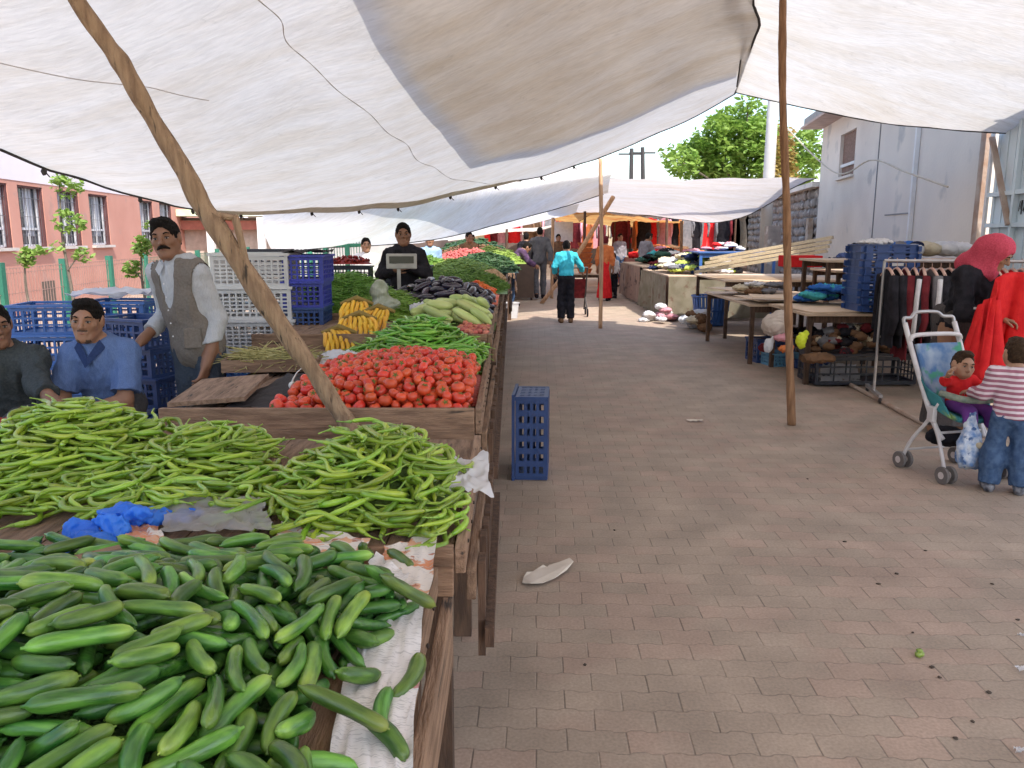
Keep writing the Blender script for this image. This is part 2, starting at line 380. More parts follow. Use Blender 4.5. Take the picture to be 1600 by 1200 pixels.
# ================= tarps =================
def tarp_mat(name, c, tr, weave=260, rnd=(.9,.86,.8), warm=.5):
    m = bpy.data.materials.new(name); m.use_nodes = True; nt = m.node_tree; N = nt.nodes; L = nt.links
    bs = N['Principled BSDF']; out = N['Material Output']; tc = N.new('ShaderNodeTexCoord')
    mp = N.new('ShaderNodeMapping'); mp.inputs['Scale'].default_value = (1,3.2,1); mp.inputs['Rotation'].default_value = (0,0,.15); L.new(tc.outputs['Object'], mp.inputs[0])
    n1 = N.new('ShaderNodeTexNoise'); n1.inputs['Scale'].default_value = .9; n1.inputs['Detail'].default_value = 7; n1.inputs['Roughness'].default_value = .65; L.new(mp.outputs[0], n1.inputs[0])
    n2 = N.new('ShaderNodeTexNoise'); n2.inputs['Scale'].default_value = 9; n2.inputs['Detail'].default_value = 6; L.new(mp.outputs[0], n2.inputs[0])
    r = N.new('ShaderNodeValToRGB'); r.color_ramp.elements[0].position = .35; r.color_ramp.elements[0].color = (c[0]*rnd[0], c[1]*rnd[1], c[2]*rnd[2], 1)
    r.color_ramp.elements[1].position = .6; r.color_ramp.elements[1].color = c
    L.new(n1.outputs[0], r.inputs[0])
    mr = N.new('ShaderNodeMapRange'); mr.inputs[1].default_value = .35; mr.inputs[2].default_value = .62; mr.inputs[3].default_value = .93; mr.inputs[4].default_value = 1.03; L.new(n2.outputs[0], mr.inputs[0])
    # crease shade put into the colour: thin darker wandering lines
    n3 = N.new('ShaderNodeTexNoise'); n3.inputs['Scale'].default_value = .55; n3.inputs['Detail'].default_value = 5; L.new(mp.outputs[0], n3.inputs[0])
    ab = N.new('ShaderNodeMath'); ab.operation = 'SUBTRACT'; ab.inputs[1].default_value = .5; L.new(n3.outputs[0], ab.inputs[0])
    a2 = N.new('ShaderNodeMath'); a2.operation = 'ABSOLUTE'; L.new(ab.outputs[0], a2.inputs[0])
    cr = N.new('ShaderNodeMapRange'); cr.inputs[2].default_value = .006; cr.inputs[3].default_value = .9; cr.inputs[4].default_value = 1; L.new(a2.outputs[0], cr.inputs[0])
    mu = N.new('ShaderNodeMath'); mu.operation = 'MULTIPLY'; L.new(mr.outputs[0], mu.inputs[0]); L.new(cr.outputs[0], mu.inputs[1])
    vm = N.new('ShaderNodeVectorMath'); vm.operation = 'SCALE'; L.new(r.outputs[0], vm.inputs[0]); L.new(mu.outputs[0], vm.inputs['Scale'])
    L.new(vm.outputs[0], bs.inputs['Base Color']); bs.inputs['Roughness'].default_value = .8; bs.inputs['Specular IOR Level'].default_value = .2
    t = N.new('ShaderNodeBsdfTranslucent'); L.new(vm.outputs[0], t.inputs[0])
    bp = N.new('ShaderNodeBump'); bp.inputs['Strength'].default_value = .35; bp.inputs['Distance'].default_value = .02; L.new(n2.outputs[0], bp.inputs['Height'])
    L.new(bp.outputs[0], bs.inputs['Normal']); L.new(bp.outputs[0], t.inputs['Normal'])
    ms = N.new('ShaderNodeMixShader'); ms.inputs[0].default_value = tr; L.new(bs.outputs[0], ms.inputs[1]); L.new(t.outputs[0], ms.inputs[2]); L.new(ms.outputs[0], out.inputs[0])
    return m
T_WHITE = tarp_mat('tarp_white', (.76,.74,.73,1), .36)
T_TAN = tarp_mat('tarp_tan', (.88,.80,.70,1), .52)
T_BRIGHT = tarp_mat('tarp_bright', (.84,.83,.83,1), .55)
T_GREY = tarp_mat('tarp_grey', (.78,.74,.74,1), .38)
T_YEL = tarp_mat('tarp_yellow', (.78,.52,.20,1), .35, rnd=(.8,.45,.35))
T_HEM = tarp_mat('tarp_hem', (.62,.55,.45,1), .3)
M_ROPE = M('rope_dark', sR(60,55,52), rough=.9)

def V(*a): return Vector(a)
# big white tarp over the left stalls: rows run left -> right, from behind the camera to the far edge
far = [at(0,237,5.6), at(170,293,7.4), at(340,335,9.0), at(520,330,10.2), at(640,318,11.0), at(800,284,12.2), at(935,250,13.6), at(1060,196,13.0), at(1148,148,12.6)]
mid2 = [at(-60,170,4.7), at(120,225,5.7), at(290,250,6.6), at(480,255,7.6), at(640,245,8.4), at(810,215,9.3), at(960,170,10.2), at(1080,120,10.4), at(1166,100,10.6)]
mid1 = [at(-150,60,3.9), at(40,90,4.3), at(240,110,4.9), at(440,110,5.6), at(640,105,6.2), at(830,85,7.0), at(1000,60,7.8), at(1110,40,8.2), at(1186,45,8.6)]
top = [at(-260,-90,3.1), at(-60,-90,3.3), at(180,-85,3.7), at(420,-80,4.2), at(650,-80,4.7), at(850,-80,5.3), at(1020,-80,5.9), at(1130,-70,6.4), at(1212,-50,6.8)]
beh = [V(-3.6,.3,3.0), V(-2.9,.3,3.05), V(-2.2,.3,3.1), V(-1.4,.3,3.15), V(-.6,.3,3.2), V(.3,.4,3.3), V(1.1,.5,3.45), V(1.7,.6,3.55), V(2.25,.7,3.6)]
beh2 = [p+V(.1,-2.2,-.1) for p in beh]
P = sheet_grid([beh2, beh, top, mid1, mid2, far], 150, 130, amp=.045, ns=.55, seed=3, ridge=.03)
ta = MB().grid(P).build('market_tarp', T_WHITE, smooth=True)
tag(ta, 'large wrinkled white tarp stretched over the pepper and cucumber stalls', 'tarp')
def edge_rope(pts, parent, r=.008, name='edge_rope', n=60, m=None):
    return MB().tube(catmull(pts, n), r, 6).build(name, m or M_ROPE, parent)
edge = [P[-1][i] for i in range(0,150,3)]+[P[-1][149]]
MB().tube([p+V(0,0,-.005) for p in edge], .011, 6).build('edge_rope', M_ROPE, ta)
redge = [P[j][149] for j in range(40,130,4)]
MB().tube([p+V(0,0,-.005) for p in redge], .014, 6).build('edge_rope', M_ROPE, ta)
# hem: the folded band along the far edge
nj = len(P)
def band(i0, i1, w0, w1, drop=.02):
    rows = []
    for i in range(i0, i1):
        f = (i-i0)/(i1-i0-1); a = P[-1][i]+V(0,0,-drop); b = P[-4][i]; d = (b-a).normalized(); wd = (w0+(w1-w0)*f)*math.sin(max(.02, f)*math.pi)**.4
        rows.append([a, a+d*wd*.5+V(0,0,-.012), a+d*wd])
    return rows
MB().grid(band(36, 96, .22, .30)).build('hem', T_HEM, ta, smooth=True)
# crooked mended seam running down the sheet
def onP(i, j, dz=-.012):
    i = max(0, min(148.999, i)); j = max(0, min(128.999, j)); a, b = int(i), int(j); fi, fj = i-a, j-b
    p = (P[b][a]*(1-fi)+P[b][a+1]*fi)*(1-fj)+(P[b+1][a]*(1-fi)+P[b+1][a+1]*fi)*fj
    return p+V(0,0,dz)
seam_crease = [onP(46+f*42+.9*math.sin(f*14)+.4*math.sin(f*41), 50+f*75) for f in [k/90 for k in range(91)]]
M_SEAM_CREASE = M('seam_crease_tone', sR(205,198,194), rough=.9)
MB().tube(seam_crease, [.002+.002*abs(math.sin(k*.7)) for k in range(91)], 5).build('seam_crease', M_SEAM_CREASE, ta)
crease_shade = [onP(f*44, 76+9*f+1.2*math.sin(f*6)) for f in [k/40 for k in range(41)]]  # second strand is added to stand in for the shade of a crease
MB().tube(crease_shade, .003, 5).build('seam_crease', M_SEAM_CREASE, ta)
# little ties along the edge
for i in (8, 24, 33, 41, 52, 62, 72, 82, 90, 99, 106):
    p = P[-1][i]; t = MB(); t.ell(p+V(0,0,-.03), (.02,.02,.03), 8, 6, jit=.4); t.tube([p+V(0,0,-.02), p+V(.05,-.02,-.07)], .005, 5)
    t.build('rope_tie', M_ROPE, ta)

# second cloth lying over it: the overlap looks darker
sub = []
for j in range(0, 127, 3):
    row = []
    jf = j/126
    i0 = 65+23*max(-.2,(jf-.41)/.54)+1.2*math.sin(jf*9)
    for k in range(30):
        i = i0+(149-i0)*k/29
        row.append(onP(i, j, .16+.05*math.sin(k*.35+j*.06)+.02*math.sin(k*.9-j*.1)))
    sub.append(row)
# drop the rows near the far edge so that a light strip stays
keep = [r for n, r in enumerate(sub) if n < len(sub)-5]
tb = MB().grid(keep).build('overlay_tarp', T_TAN, smooth=True)
tag(tb, 'tan canvas sheet lying on top of the white tarp and darkening its right half', 'tarp')

# right-hand tarp
r0 = [at(1150,146,12.2), at(1250,170,11.6), at(1400,197,10.6), at(1600,207,9.6), at(1800,205,8.8), at(2000,200,8.4)]
r1 = [at(1160,60,9.4), at(1290,70,8.6), at(1430,85,8.2), at(1620,90,7.6), at(1830,80,7.0), at(2100,60,6.6)]
r2 = [at(1150,-60,6.9), at(1330,-60,6.5), at(1470,-70,6.1), at(1640,-80,5.7), at(1850,-90,5.3), at(2250,-100,5.0)]
r3 = [V(1.9,1.0,3.85), V(3.0,1.0,3.7), V(3.9,1.0,3.6), V(5.0,1.0,3.5), V(6.2,1.0,3.4), V(8.2,1.0,3.3)]
r4 = [p+V(0,-2.3,0) for p in r3]
PR = sheet_grid([r4, r3, r2, r1, r0], 80, 90, amp=.045, ns=.6, seed=17, ridge=.03)
tr_ = MB().grid(PR).build('market_tarp', T_WHITE, smooth=True)
tag(tr_, 'large white tarp over the clothes stall and brown pole', 'tarp')
MB().tube([p+V(0,0,-.004) for p in PR[-1][::4]], .01, 6).build('edge_rope', M_ROPE, tr_)
MB().tube([PR[j][0]+V(0,0,-.004) for j in range(20,90,5)], .010, 6).build('edge_rope', M_ROPE, tr_)

# middle-left white tarp (low, over the far left stalls)
d0 = [at(425,392,12.5), at(520,386,13.0), at(640,380,14.0), at(760,356,15.0), at(880,322,16.0), at(950,302,16.5)]
d1 = [at(410,350,11.0), at(520,344,11.6), at(650,330,12.8), at(770,306,14.2), at(880,285,15.0), at(955,275,15.6)]
d2 = [at(420,300,10.6), at(530,295,11.2), at(660,280,12.6), at(780,265,14.4), at(890,262,15.4), at(970,262,16.0)]
PD = sheet_grid([d2, d1, d0], 60, 34, amp=.03, ns=1.0, seed=29)
td = MB().grid(PD).build('market_tarp', T_BRIGHT, smooth=True)
tag(td, 'low white tarp sagging behind the man at the scale', 'tarp')
MB().tube([p+V(0,0,-.004) for p in PD[-1][::3]], .01, 6).build('edge_rope', M_ROPE, td)
# far part of that row, hanging lower, stretching down the lane
e0 = [at(620,384,18), at(720,372,20), at(830,350,22), at(900,332,23)]
e1 = [at(600,372,16), at(720,352,17), at(830,330,18), at(905,318,19)]
te = MB().grid(sheet_grid([e1, e0], 30, 12, amp=.04, ns=.8, seed=31)).build('market_tarp', T_BRIGHT, smooth=True)
tag(te, 'white tarp hanging lowest over the crowd at the end of the vegetable stalls', 'tarp')
# centre-right greyish tarp
f0 = [at(905,345,27), at(945,331,25), at(1060,342,24), at(1112,347,23), at(1170,336,21), at(1232,298,18)]
f1 = [at(870,305,20), at(950,300,20), at(1050,306,20), at(1120,310,19.5), at(1190,303,18.5), at(1255,286,17)]
f2 = [at(880,276,15.6), at(960,279,16), at(1060,282,16.5), at(1140,279,16.5), at(1210,277,16.3), at(1275,279,15.8)]
PF = sheet_grid([f2, f1, f0], 60, 34, amp=.035, ns=.9, seed=41)
tf = MB().grid(PF).build('market_tarp', T_GREY, smooth=True)
tag(tf, 'greyish lilac tarp in front of the green tree, over the far right stalls', 'tarp')
MB().tube([p+V(0,0,-.004) for p in PF[-1][::3]], .012, 6).build('edge_rope', M_ROPE, tf)
MB().tube([PF[j][-1]+V(0,0,-.004) for j in range(0,34,3)], .012, 6).build('edge_rope', M_ROPE, tf)
# yellow-orange awnings far down the lane
ty = MB().grid(sheet_grid([[at(862,332,24), at(930,330,24), at(1000,340,25), at(1068,346,26)], [at(868,345,29), at(940,352,29), at(1010,357,30), at(1068,356,31)]], 40, 14, amp=.09, ns=1.2, seed=51)).build('awning', T_YEL, smooth=True)
tag(ty, 'yellow and orange striped awning sagging over the far clothes stalls', 'awning')
tw = MB().grid(sheet_grid([[at(700,372,30), at(860,352,30), at(1020,352,33), at(1120,350,30)], [at(700,376,44), at(860,362,46), at(1020,362,48), at(1120,362,44)]], 40, 14, amp=.12, ns=.7, seed=57)).build('awning', T_TAN, smooth=True)
tag(tw, 'brownish awning over the very end of the lane', 'awning')

# ================= poles =================
W_POLE = M('pole_wood', sR(168,140,112), sR(130,104,82), 7, .85, .6, 30, stretch=(6,6,.7), spots=((.05,.035,.025,1), 9, .62))
W_POLE2 = M('pole_wood_brown', sR(160,122,90), sR(122,88,62), 8, .8, .5, 30, stretch=(6,6,.6))
pp = [(95,-60,3.0),(120,0,3.06),(165,65,3.1),(190,100,3.12),(215,145,3.13),(250,205,3.16),(290,270,3.18),(312,315,3.2),(345,365,3.2),(400,450,3.22),(450,525,3.23),(490,580,3.24),(520,628,3.25),(552,676,3.26),(600,770,3.28),(655,900,3.3),(700,1010,3.32)]
pts = [at(*q) for q in pp]; pts[-1].z = 0
rad = [.034,.034,.036,.037,.036,.037,.04,.043,.045,.044,.042,.041,.040,.039,.04,.04,.04]
c = catmull(pts, 90); rr_ = [rad[min(int(k/90*17),16)]*(1+.07*math.sin(k*.9)+.05*math.sin(k*.37+1))*.9 for k in range(90)]
wp = MB().tube(c, rr_, 12).build('tarp_pole', W_POLE, smooth=True)
tag(wp, 'crooked bare branch pole leaning across the left stalls, standing behind the pale peppers', 'pole')
b_ = at(318,336,3.2); MB().tube([b_, b_+V(.12,.01,-.01), b_+V(.16,.0,-.2)], [.02,.018,.012], 8).build('fork', W_POLE, wp)
a = gp(1237,664,0); b = at(1224,-60,a.y); mid = (a+b)/2+V(.02,0,0)
cc = catmull([a, a*.7+b*.3+V(-.012,0,0), mid+V(-.03,0,0), a*.25+b*.75+V(-.025,0,0), b], 60)
p2 = MB().tube(cc, [.035-.0001*k+.0022*math.sin(k*.55)+.0015*math.sin(k*1.7) for k in range(60)], 12).build('tarp_pole', W_POLE2, smooth=True)
tag(p2, 'straight brown wooden pole standing alone on the paving beside the clothes stall', 'pole')
def pole(px, py, ptx, pty, r, m, label, seg=8, bend=.02, name='tarp_pole'):
    a = gp(px, py, 0); b = at(ptx, pty, a.y)
    o = MB().tube(catmull([a, (a+b)/2+V(bend,0,0), b], 20), [r*(1+.05*math.sin(k)) for k in range(20)], seg).build(name, m, smooth=True)
    return tag(o, label, 'pole')
W_PALE = M('pole_pale', sR(205,165,130), sR(170,130,98), 6, .8, .3, 30, stretch=(5,5,.7))
pc = pole(938, 513, 938, 248, .034, W_PALE, 'thin pale wooden pole in mid lane holding a tarp corner')
a = gp(846,474,0); MB_ = MB().tube(catmull([a, (a+at(944,345,a.y-1.2))/2, at(958,308,a.y-2)], 14), .05, 8)
tag(MB_.build('leaning_pole', W_PALE, smooth=True), 'long pale pole leaning diagonally behind the boy in turquoise', 'pole')
# ================= produce =================
def prod_mat(name, base, alt, tip=None, rough=.35, rnd=.2, hue=.015, coat=.0, L_=.18, streak=18, tipw=.04, bump=.25, bs_=30, tr=0, dust=None):
    """colour runs along local X (the fruit's length) with long streaks"""
    m = bpy.data.materials.new(name); m.use_nodes = True; nt = m.node_tree; N = nt.nodes; L = nt.links
    bs = N['Principled BSDF']; tc = N.new('ShaderNodeTexCoord'); oi = N.new('ShaderNodeObjectInfo')
    mp = N.new('ShaderNodeMapping'); mp.inputs['Scale'].default_value = (.22,1,1); L.new(tc.outputs['Object'], mp.inputs[0])
    va = N.new('ShaderNodeVectorMath'); va.operation = 'ADD'; L.new(mp.outputs[0], va.inputs[0])
    cb = N.new('ShaderNodeCombineXYZ'); m3 = N.new('ShaderNodeMath'); m3.operation = 'MULTIPLY'; m3.inputs[1].default_value = 9
    L.new(oi.outputs['Random'], m3.inputs[0]); L.new(m3.outputs[0], cb.inputs[0]); L.new(cb.outputs[0], va.inputs[1])
    nz = N.new('ShaderNodeTexNoise'); nz.inputs['Scale'].default_value = streak*4; nz.inputs['Detail'].default_value = 4; L.new(va.outputs[0], nz.inputs[0])
    r = N.new('ShaderNodeValToRGB'); r.color_ramp.elements[0].position = .38; r.color_ramp.elements[0].color = base; r.color_ramp.elements[1].position = .68; r.color_ramp.elements[1].color = alt
    L.new(nz.outputs[0], r.inputs[0]); col = r.outputs[0]
    if tip:
        sx = N.new('ShaderNodeSeparateXYZ'); L.new(tc.outputs['Object'], sx.inputs[0])
        mr = N.new('ShaderNodeMapRange'); mr.inputs[1].default_value = L_/2-tipw; mr.inputs[2].default_value = L_/2+.005; L.new(sx.outputs[0], mr.inputs[0])
        ad = N.new('ShaderNodeMath'); ad.operation = 'MULTIPLY'; L.new(mr.outputs[0], ad.inputs[0]); L.new(nz.outputs[0], ad.inputs[1])
        a2 = N.new('ShaderNodeMath'); a2.operation = 'MULTIPLY'; a2.inputs[1].default_value = 1.5; a2.use_clamp = True; L.new(ad.outputs[0], a2.inputs[0])
        mx = N.new('ShaderNodeMix'); mx.data_type = 'RGBA'; mx.inputs[7].default_value = tip; L.new(a2.outputs[0], mx.inputs[0]); L.new(col, mx.inputs[6]); col = mx.outputs[2]
    hs = N.new('ShaderNodeHueSaturation'); mr1 = N.new('ShaderNodeMapRange'); mr1.inputs[3].default_value = 1-rnd; mr1.inputs[4].default_value = 1+rnd*1.2; L.new(oi.outputs['Random'], mr1.inputs[0]); L.new(mr1.outputs[0], hs.inputs['Value'])
    fr = N.new('ShaderNodeMath'); fr.operation = 'FRACT'; L.new(m3.outputs[0], fr.inputs[0]); mr2 = N.new('ShaderNodeMapRange'); mr2.inputs[3].default_value = .5-hue*1.4; mr2.inputs[4].default_value = .5+hue
    L.new(fr.outputs[0], mr2.inputs[0]); L.new(mr2.outputs[0], hs.inputs['Hue']); L.new(col, hs.inputs['Color']); col = hs.outputs[0]
    L.new(col, bs.inputs['Base Color'])
    n5 = N.new('ShaderNodeTexNoise'); n5.inputs['Scale'].default_value = 25; L.new(va.outputs[0], n5.inputs[0])
    rr = N.new('ShaderNodeMapRange'); rr.inputs[1].default_value = .35; rr.inputs[2].default_value = .65; rr.inputs[3].default_value = rough*.75; rr.inputs[4].default_value = rough*1.5; L.new(n5.outputs[0], rr.inputs[0]); L.new(rr.outputs[0], bs.inputs['Roughness'])
    if coat: bs.inputs['Coat Weight'].default_value = coat; bs.inputs['Coat Roughness'].default_value = .2
    if tr: bs.inputs['Subsurface Weight'].default_value = 0
    if bump:
        n4 = N.new('ShaderNodeTexNoise'); n4.inputs['Scale'].default_value = bs_*4; n4.inputs['Detail'].default_value = 3; L.new(va.outputs[0], n4.inputs[0])
        bp = N.new('ShaderNodeBump'); bp.inputs['Strength'].default_value = bump; bp.inputs['Distance'].default_value = .004; L.new(n4.outputs[0], bp.inputs['Height']); L.new(bp.outputs[0], bs.inputs['Normal'])
    return m
P_CUKE = prod_mat('cucumber_skin', (.034,.115,.016,1), (.13,.29,.038,1), tip=(.30,.42,.07,1), rough=.36, rnd=.42, hue=.020, coat=.2, L_=.15, streak=16, tipw=.045, bump=.6, bs_=22)
P_PEP = prod_mat('pale_pepper_skin', (.17,.30,.018,1), (.31,.43,.04,1), rough=.3, rnd=.28, hue=.018, coat=.35, streak=8, bump=.2)
P_STEM = prod_mat('pepper_stem_skin', (.20,.34,.05,1), (.30,.42,.10,1), rough=.6, rnd=.2, hue=.01)
P_GPEP = prod_mat('green_pepper_skin', (.10,.29,.018,1), (.19,.42,.04,1), rough=.3, rnd=.25, hue=.015, coat=.4, streak=8, bump=.15)
P_TOM = prod_mat('tomato_skin', (.60,.055,.020,1), (.66,.085,.026,1), rough=.33, rnd=.14, hue=.006, coat=.2, streak=3, bump=0)
P_CAL = M('tomato_calyx', (.10,.16,.03,1), rough=.8)
P_BAN = prod_mat('banana_skin', (.70,.38,.025,1), (.80,.47,.05,1), tip=(.10,.07,.02,1), L_=.13, tipw=.018, rough=.45, rnd=.1, hue=.008, streak=10, bump=.1)
P_AUB = prod_mat('aubergine_skin', (.018,.012,.022,1), (.04,.025,.045,1), rough=.25, rnd=.4, hue=.02, coat=.5, streak=5, bump=0)
P_SQU = prod_mat('squash_skin', (.36,.44,.14,1), (.50,.56,.22,1), rough=.4, rnd=.15, hue=.012, coat=.1, streak=6, bump=.15)
P_CAR = prod_mat('carrot_skin', (.70,.16,.03,1), (.75,.22,.05,1), rough=.6, rnd=.15, hue=.012, streak=6, bump=.2)
P_ONI = prod_mat('onion_skin', (.45,.12,.08,1), (.55,.2,.12,1), rough=.5, rnd=.25, hue=.012, streak=4, bump=.2)
P_POT = prod_mat('potato_skin', (.50,.33,.17,1), (.58,.42,.24,1), rough=.8, rnd=.15, hue=.01, streak=4, bump=.3)
P_BEAN = prod_mat('bean_skin', (.09,.20,.02,1), (.17,.30,.045,1), rough=.5, rnd=.3, hue=.015, streak=5, bump=0)
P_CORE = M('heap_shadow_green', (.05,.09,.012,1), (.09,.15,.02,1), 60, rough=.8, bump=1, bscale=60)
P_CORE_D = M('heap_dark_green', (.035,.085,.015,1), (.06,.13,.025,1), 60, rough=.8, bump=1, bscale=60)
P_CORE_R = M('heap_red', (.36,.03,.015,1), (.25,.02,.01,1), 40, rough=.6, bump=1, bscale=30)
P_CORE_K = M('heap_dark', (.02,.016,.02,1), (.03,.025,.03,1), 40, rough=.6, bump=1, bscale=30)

def make_kind(axis, rad, mats, name, seg=10, bumps=0.0, seed=0, stem=None, z=None, squash=1.0, ridge=0.0):
    """axis: list of (x, y) centreline points, rad: radii. Returns dict with mesh and samples"""
    mb = MB(); n = len(axis)
    pts = [Vector((a[0], a[1], 0 if z is None else z[i])) for i, a in enumerate(axis)]
    vs = []
    for i in range(n):
        T = (pts[min(i+1,n-1)]-pts[max(i-1,0)]).normalized(); sd = Vector((-T.y, T.x, 0)); u = Vector((0,0,1))
        for k in range(seg):
            a = 2*math.pi*k/seg; r = rad[i]
            if ridge: r *= 1+ridge*math.cos(5*a+seed)
            if bumps: r *= 1+bumps*mnoise.noise(Vector((pts[i].x*38+seed*7, math.cos(a)*1.3, math.sin(a)*1.3+seed)))
            vs.append(pts[i]+(sd*math.cos(a)+u*math.sin(a)*squash)*r)
    fs = [(i*seg+k, i*seg+(k+1)%seg, (i+1)*seg+(k+1)%seg, (i+1)*seg+k) for i in range(n-1) for k in range(seg)]
    fs.append(tuple(range(seg))[::-1]); fs.append(tuple((n-1)*seg+k for k in range(seg)))
    mb.add(vs, fs)
    return dict(me=mb.mesh(name, mats, True), ax=np.array(axis), r=np.array(rad)*squash, stem=stem)

def cuke_kind(i):
    rs = random.Random(100+i); Lh = rs.uniform(.047,.076); R = rs.uniform(.0112,.0155); n = 15; ax = []; rd = []
    bend = rs.uniform(-.014,.014); fat = rs.uniform(-.15,.3)
    for k in range(n):
        t = -math.cos(math.pi*k/(n-1)); x = t*Lh
        e = max(0, 1-abs(t)**6.5)**.5
        ax.append((x, bend*(1-t*t))); rd.append(max(.0015, R*e*(1+fat*.3*t+.05*math.sin(t*4+i))))
    ax = [(ax[0][0]-.006, 0), (ax[0][0]-.001, 0)]+ax+[(ax[-1][0]+.003, 0)]; rd = [.0026, .0030]+rd+[.0016]
    rd[2] = .004; return make_kind(ax, rd, P_CUKE, 'cucumber', 15, .12, i, ridge=.035)
def pep_kind(i, mat=None, name='pepper', L0=(.13,.18), R0=(.0074,.0100)):
    rs = random.Random(200+i); Lp = rs.uniform(*L0); R = rs.uniform(*R0); n = 15; ax = []; rd = []
    b = rs.uniform(-.045,.045); s2 = rs.uniform(-.022,.022)
    for k in range(n):
        u = k/(n-1); x = (u-.5)*Lp; t = 2*u-1
        y = b*(1-t*t)+s2*math.sin(t*3.1)
        r = R*min(1, (u/.05+.25)**.6)*(1-.35*u)*(1 if u < .8 else max(.12, 1-((u-.8)/.2)**1.6*.9))*(1+.10*math.sin(u*19+i)*(u < .8))
        ax.append((x, y)); rd.append(max(.0012, r))
    d0 = Vector(ax[0])-Vector(ax[1]); d0.normalize(); sp = Vector((ax[0][0], ax[0][1], 0)); dd = Vector((d0.x, d0.y, 0)); sd = Vector((-dd.y, dd.x, 0))*rs.choice((-1,1))
    st = MB().tube([sp-dd*.004, sp+dd*.003, sp+dd*.014+sd*.004, sp+dd*.028+sd*.012, sp+dd*.038+sd*.02], [.0062,.0052,.0024,.0022,.0026], 6).mesh('stem', P_STEM, True)
    return make_kind(ax, rd, mat or P_PEP, name, 9, .16, i, stem=st)
def stick_kind(i, L0, R0, mat, name, taper=.6, bend=.03, seg=8):
    rs = random.Random(300+i); Lp = rs.uniform(*L0); R = rs.uniform(*R0); n = 10; b = rs.uniform(-bend, bend); ax = []; rd = []
    for k in range(n):
        t = -math.cos(math.pi*k/(n-1)); ax.append((t*Lp/2, b*(1-t*t))); rd.append(max(.0015, R*max(0, 1-abs(t)**3)**.5*(1-taper*.5*(t+1)/1)))
    return make_kind(ax, rd, mat, name, seg, .08, i)
def round_kind(i, R0, mat, name, flat=.86, calyx=None, seg=16):
    rs = random.Random(400+i); R = rs.uniform(*R0)
    mb = MB(); nu, nv = seg, 10; vs = []
    for j in range(nv+1):
        th = math.pi*j/nv
        for k in range(nu):
            ph = 2*math.pi*k/nu; lob = 1+.035*math.cos(ph*5+i)*math.sin(th)**2; dip = 1-.22*math.exp(-(th/.42)**2)-.06*math.exp(-((math.pi-th)/.4)**2)
            vs.append((math.sin(th)*math.cos(ph)*R*lob, math.sin(th)*math.sin(ph)*R*lob, math.cos(th)*R*flat*dip))
    mb.add(vs, [(j*nu+k, (j+1)*nu+k, (j+1)*nu+(k+1)%nu, j*nu+(k+1)%nu) for j in range(nv) for k in range(nu)])
    st = None
    if calyx:
        cm = MB()
        z0 = R*flat*.74
        for k in range(5):
            a = k*1.2566+i; d = Vector((math.cos(a), math.sin(a), 0)); s = Vector((-d.y, d.x, 0))
            c0 = Vector((0,0,z0+.002)); cm.add([c0-s*.0015, c0+s*.0015, c0+d*.008+s*.003+V(0,0,.0025), c0+d*.017+V(0,0,.003), c0+d*.008-s*.003+V(0,0,.0025)], [(0,1,2,3,4)])
        st = cm.mesh('calyx', calyx)
    return dict(me=mb.mesh(name, mat, True), ax=np.array([(0.,0.)]), r=np.array([R*.93]), stem=st)

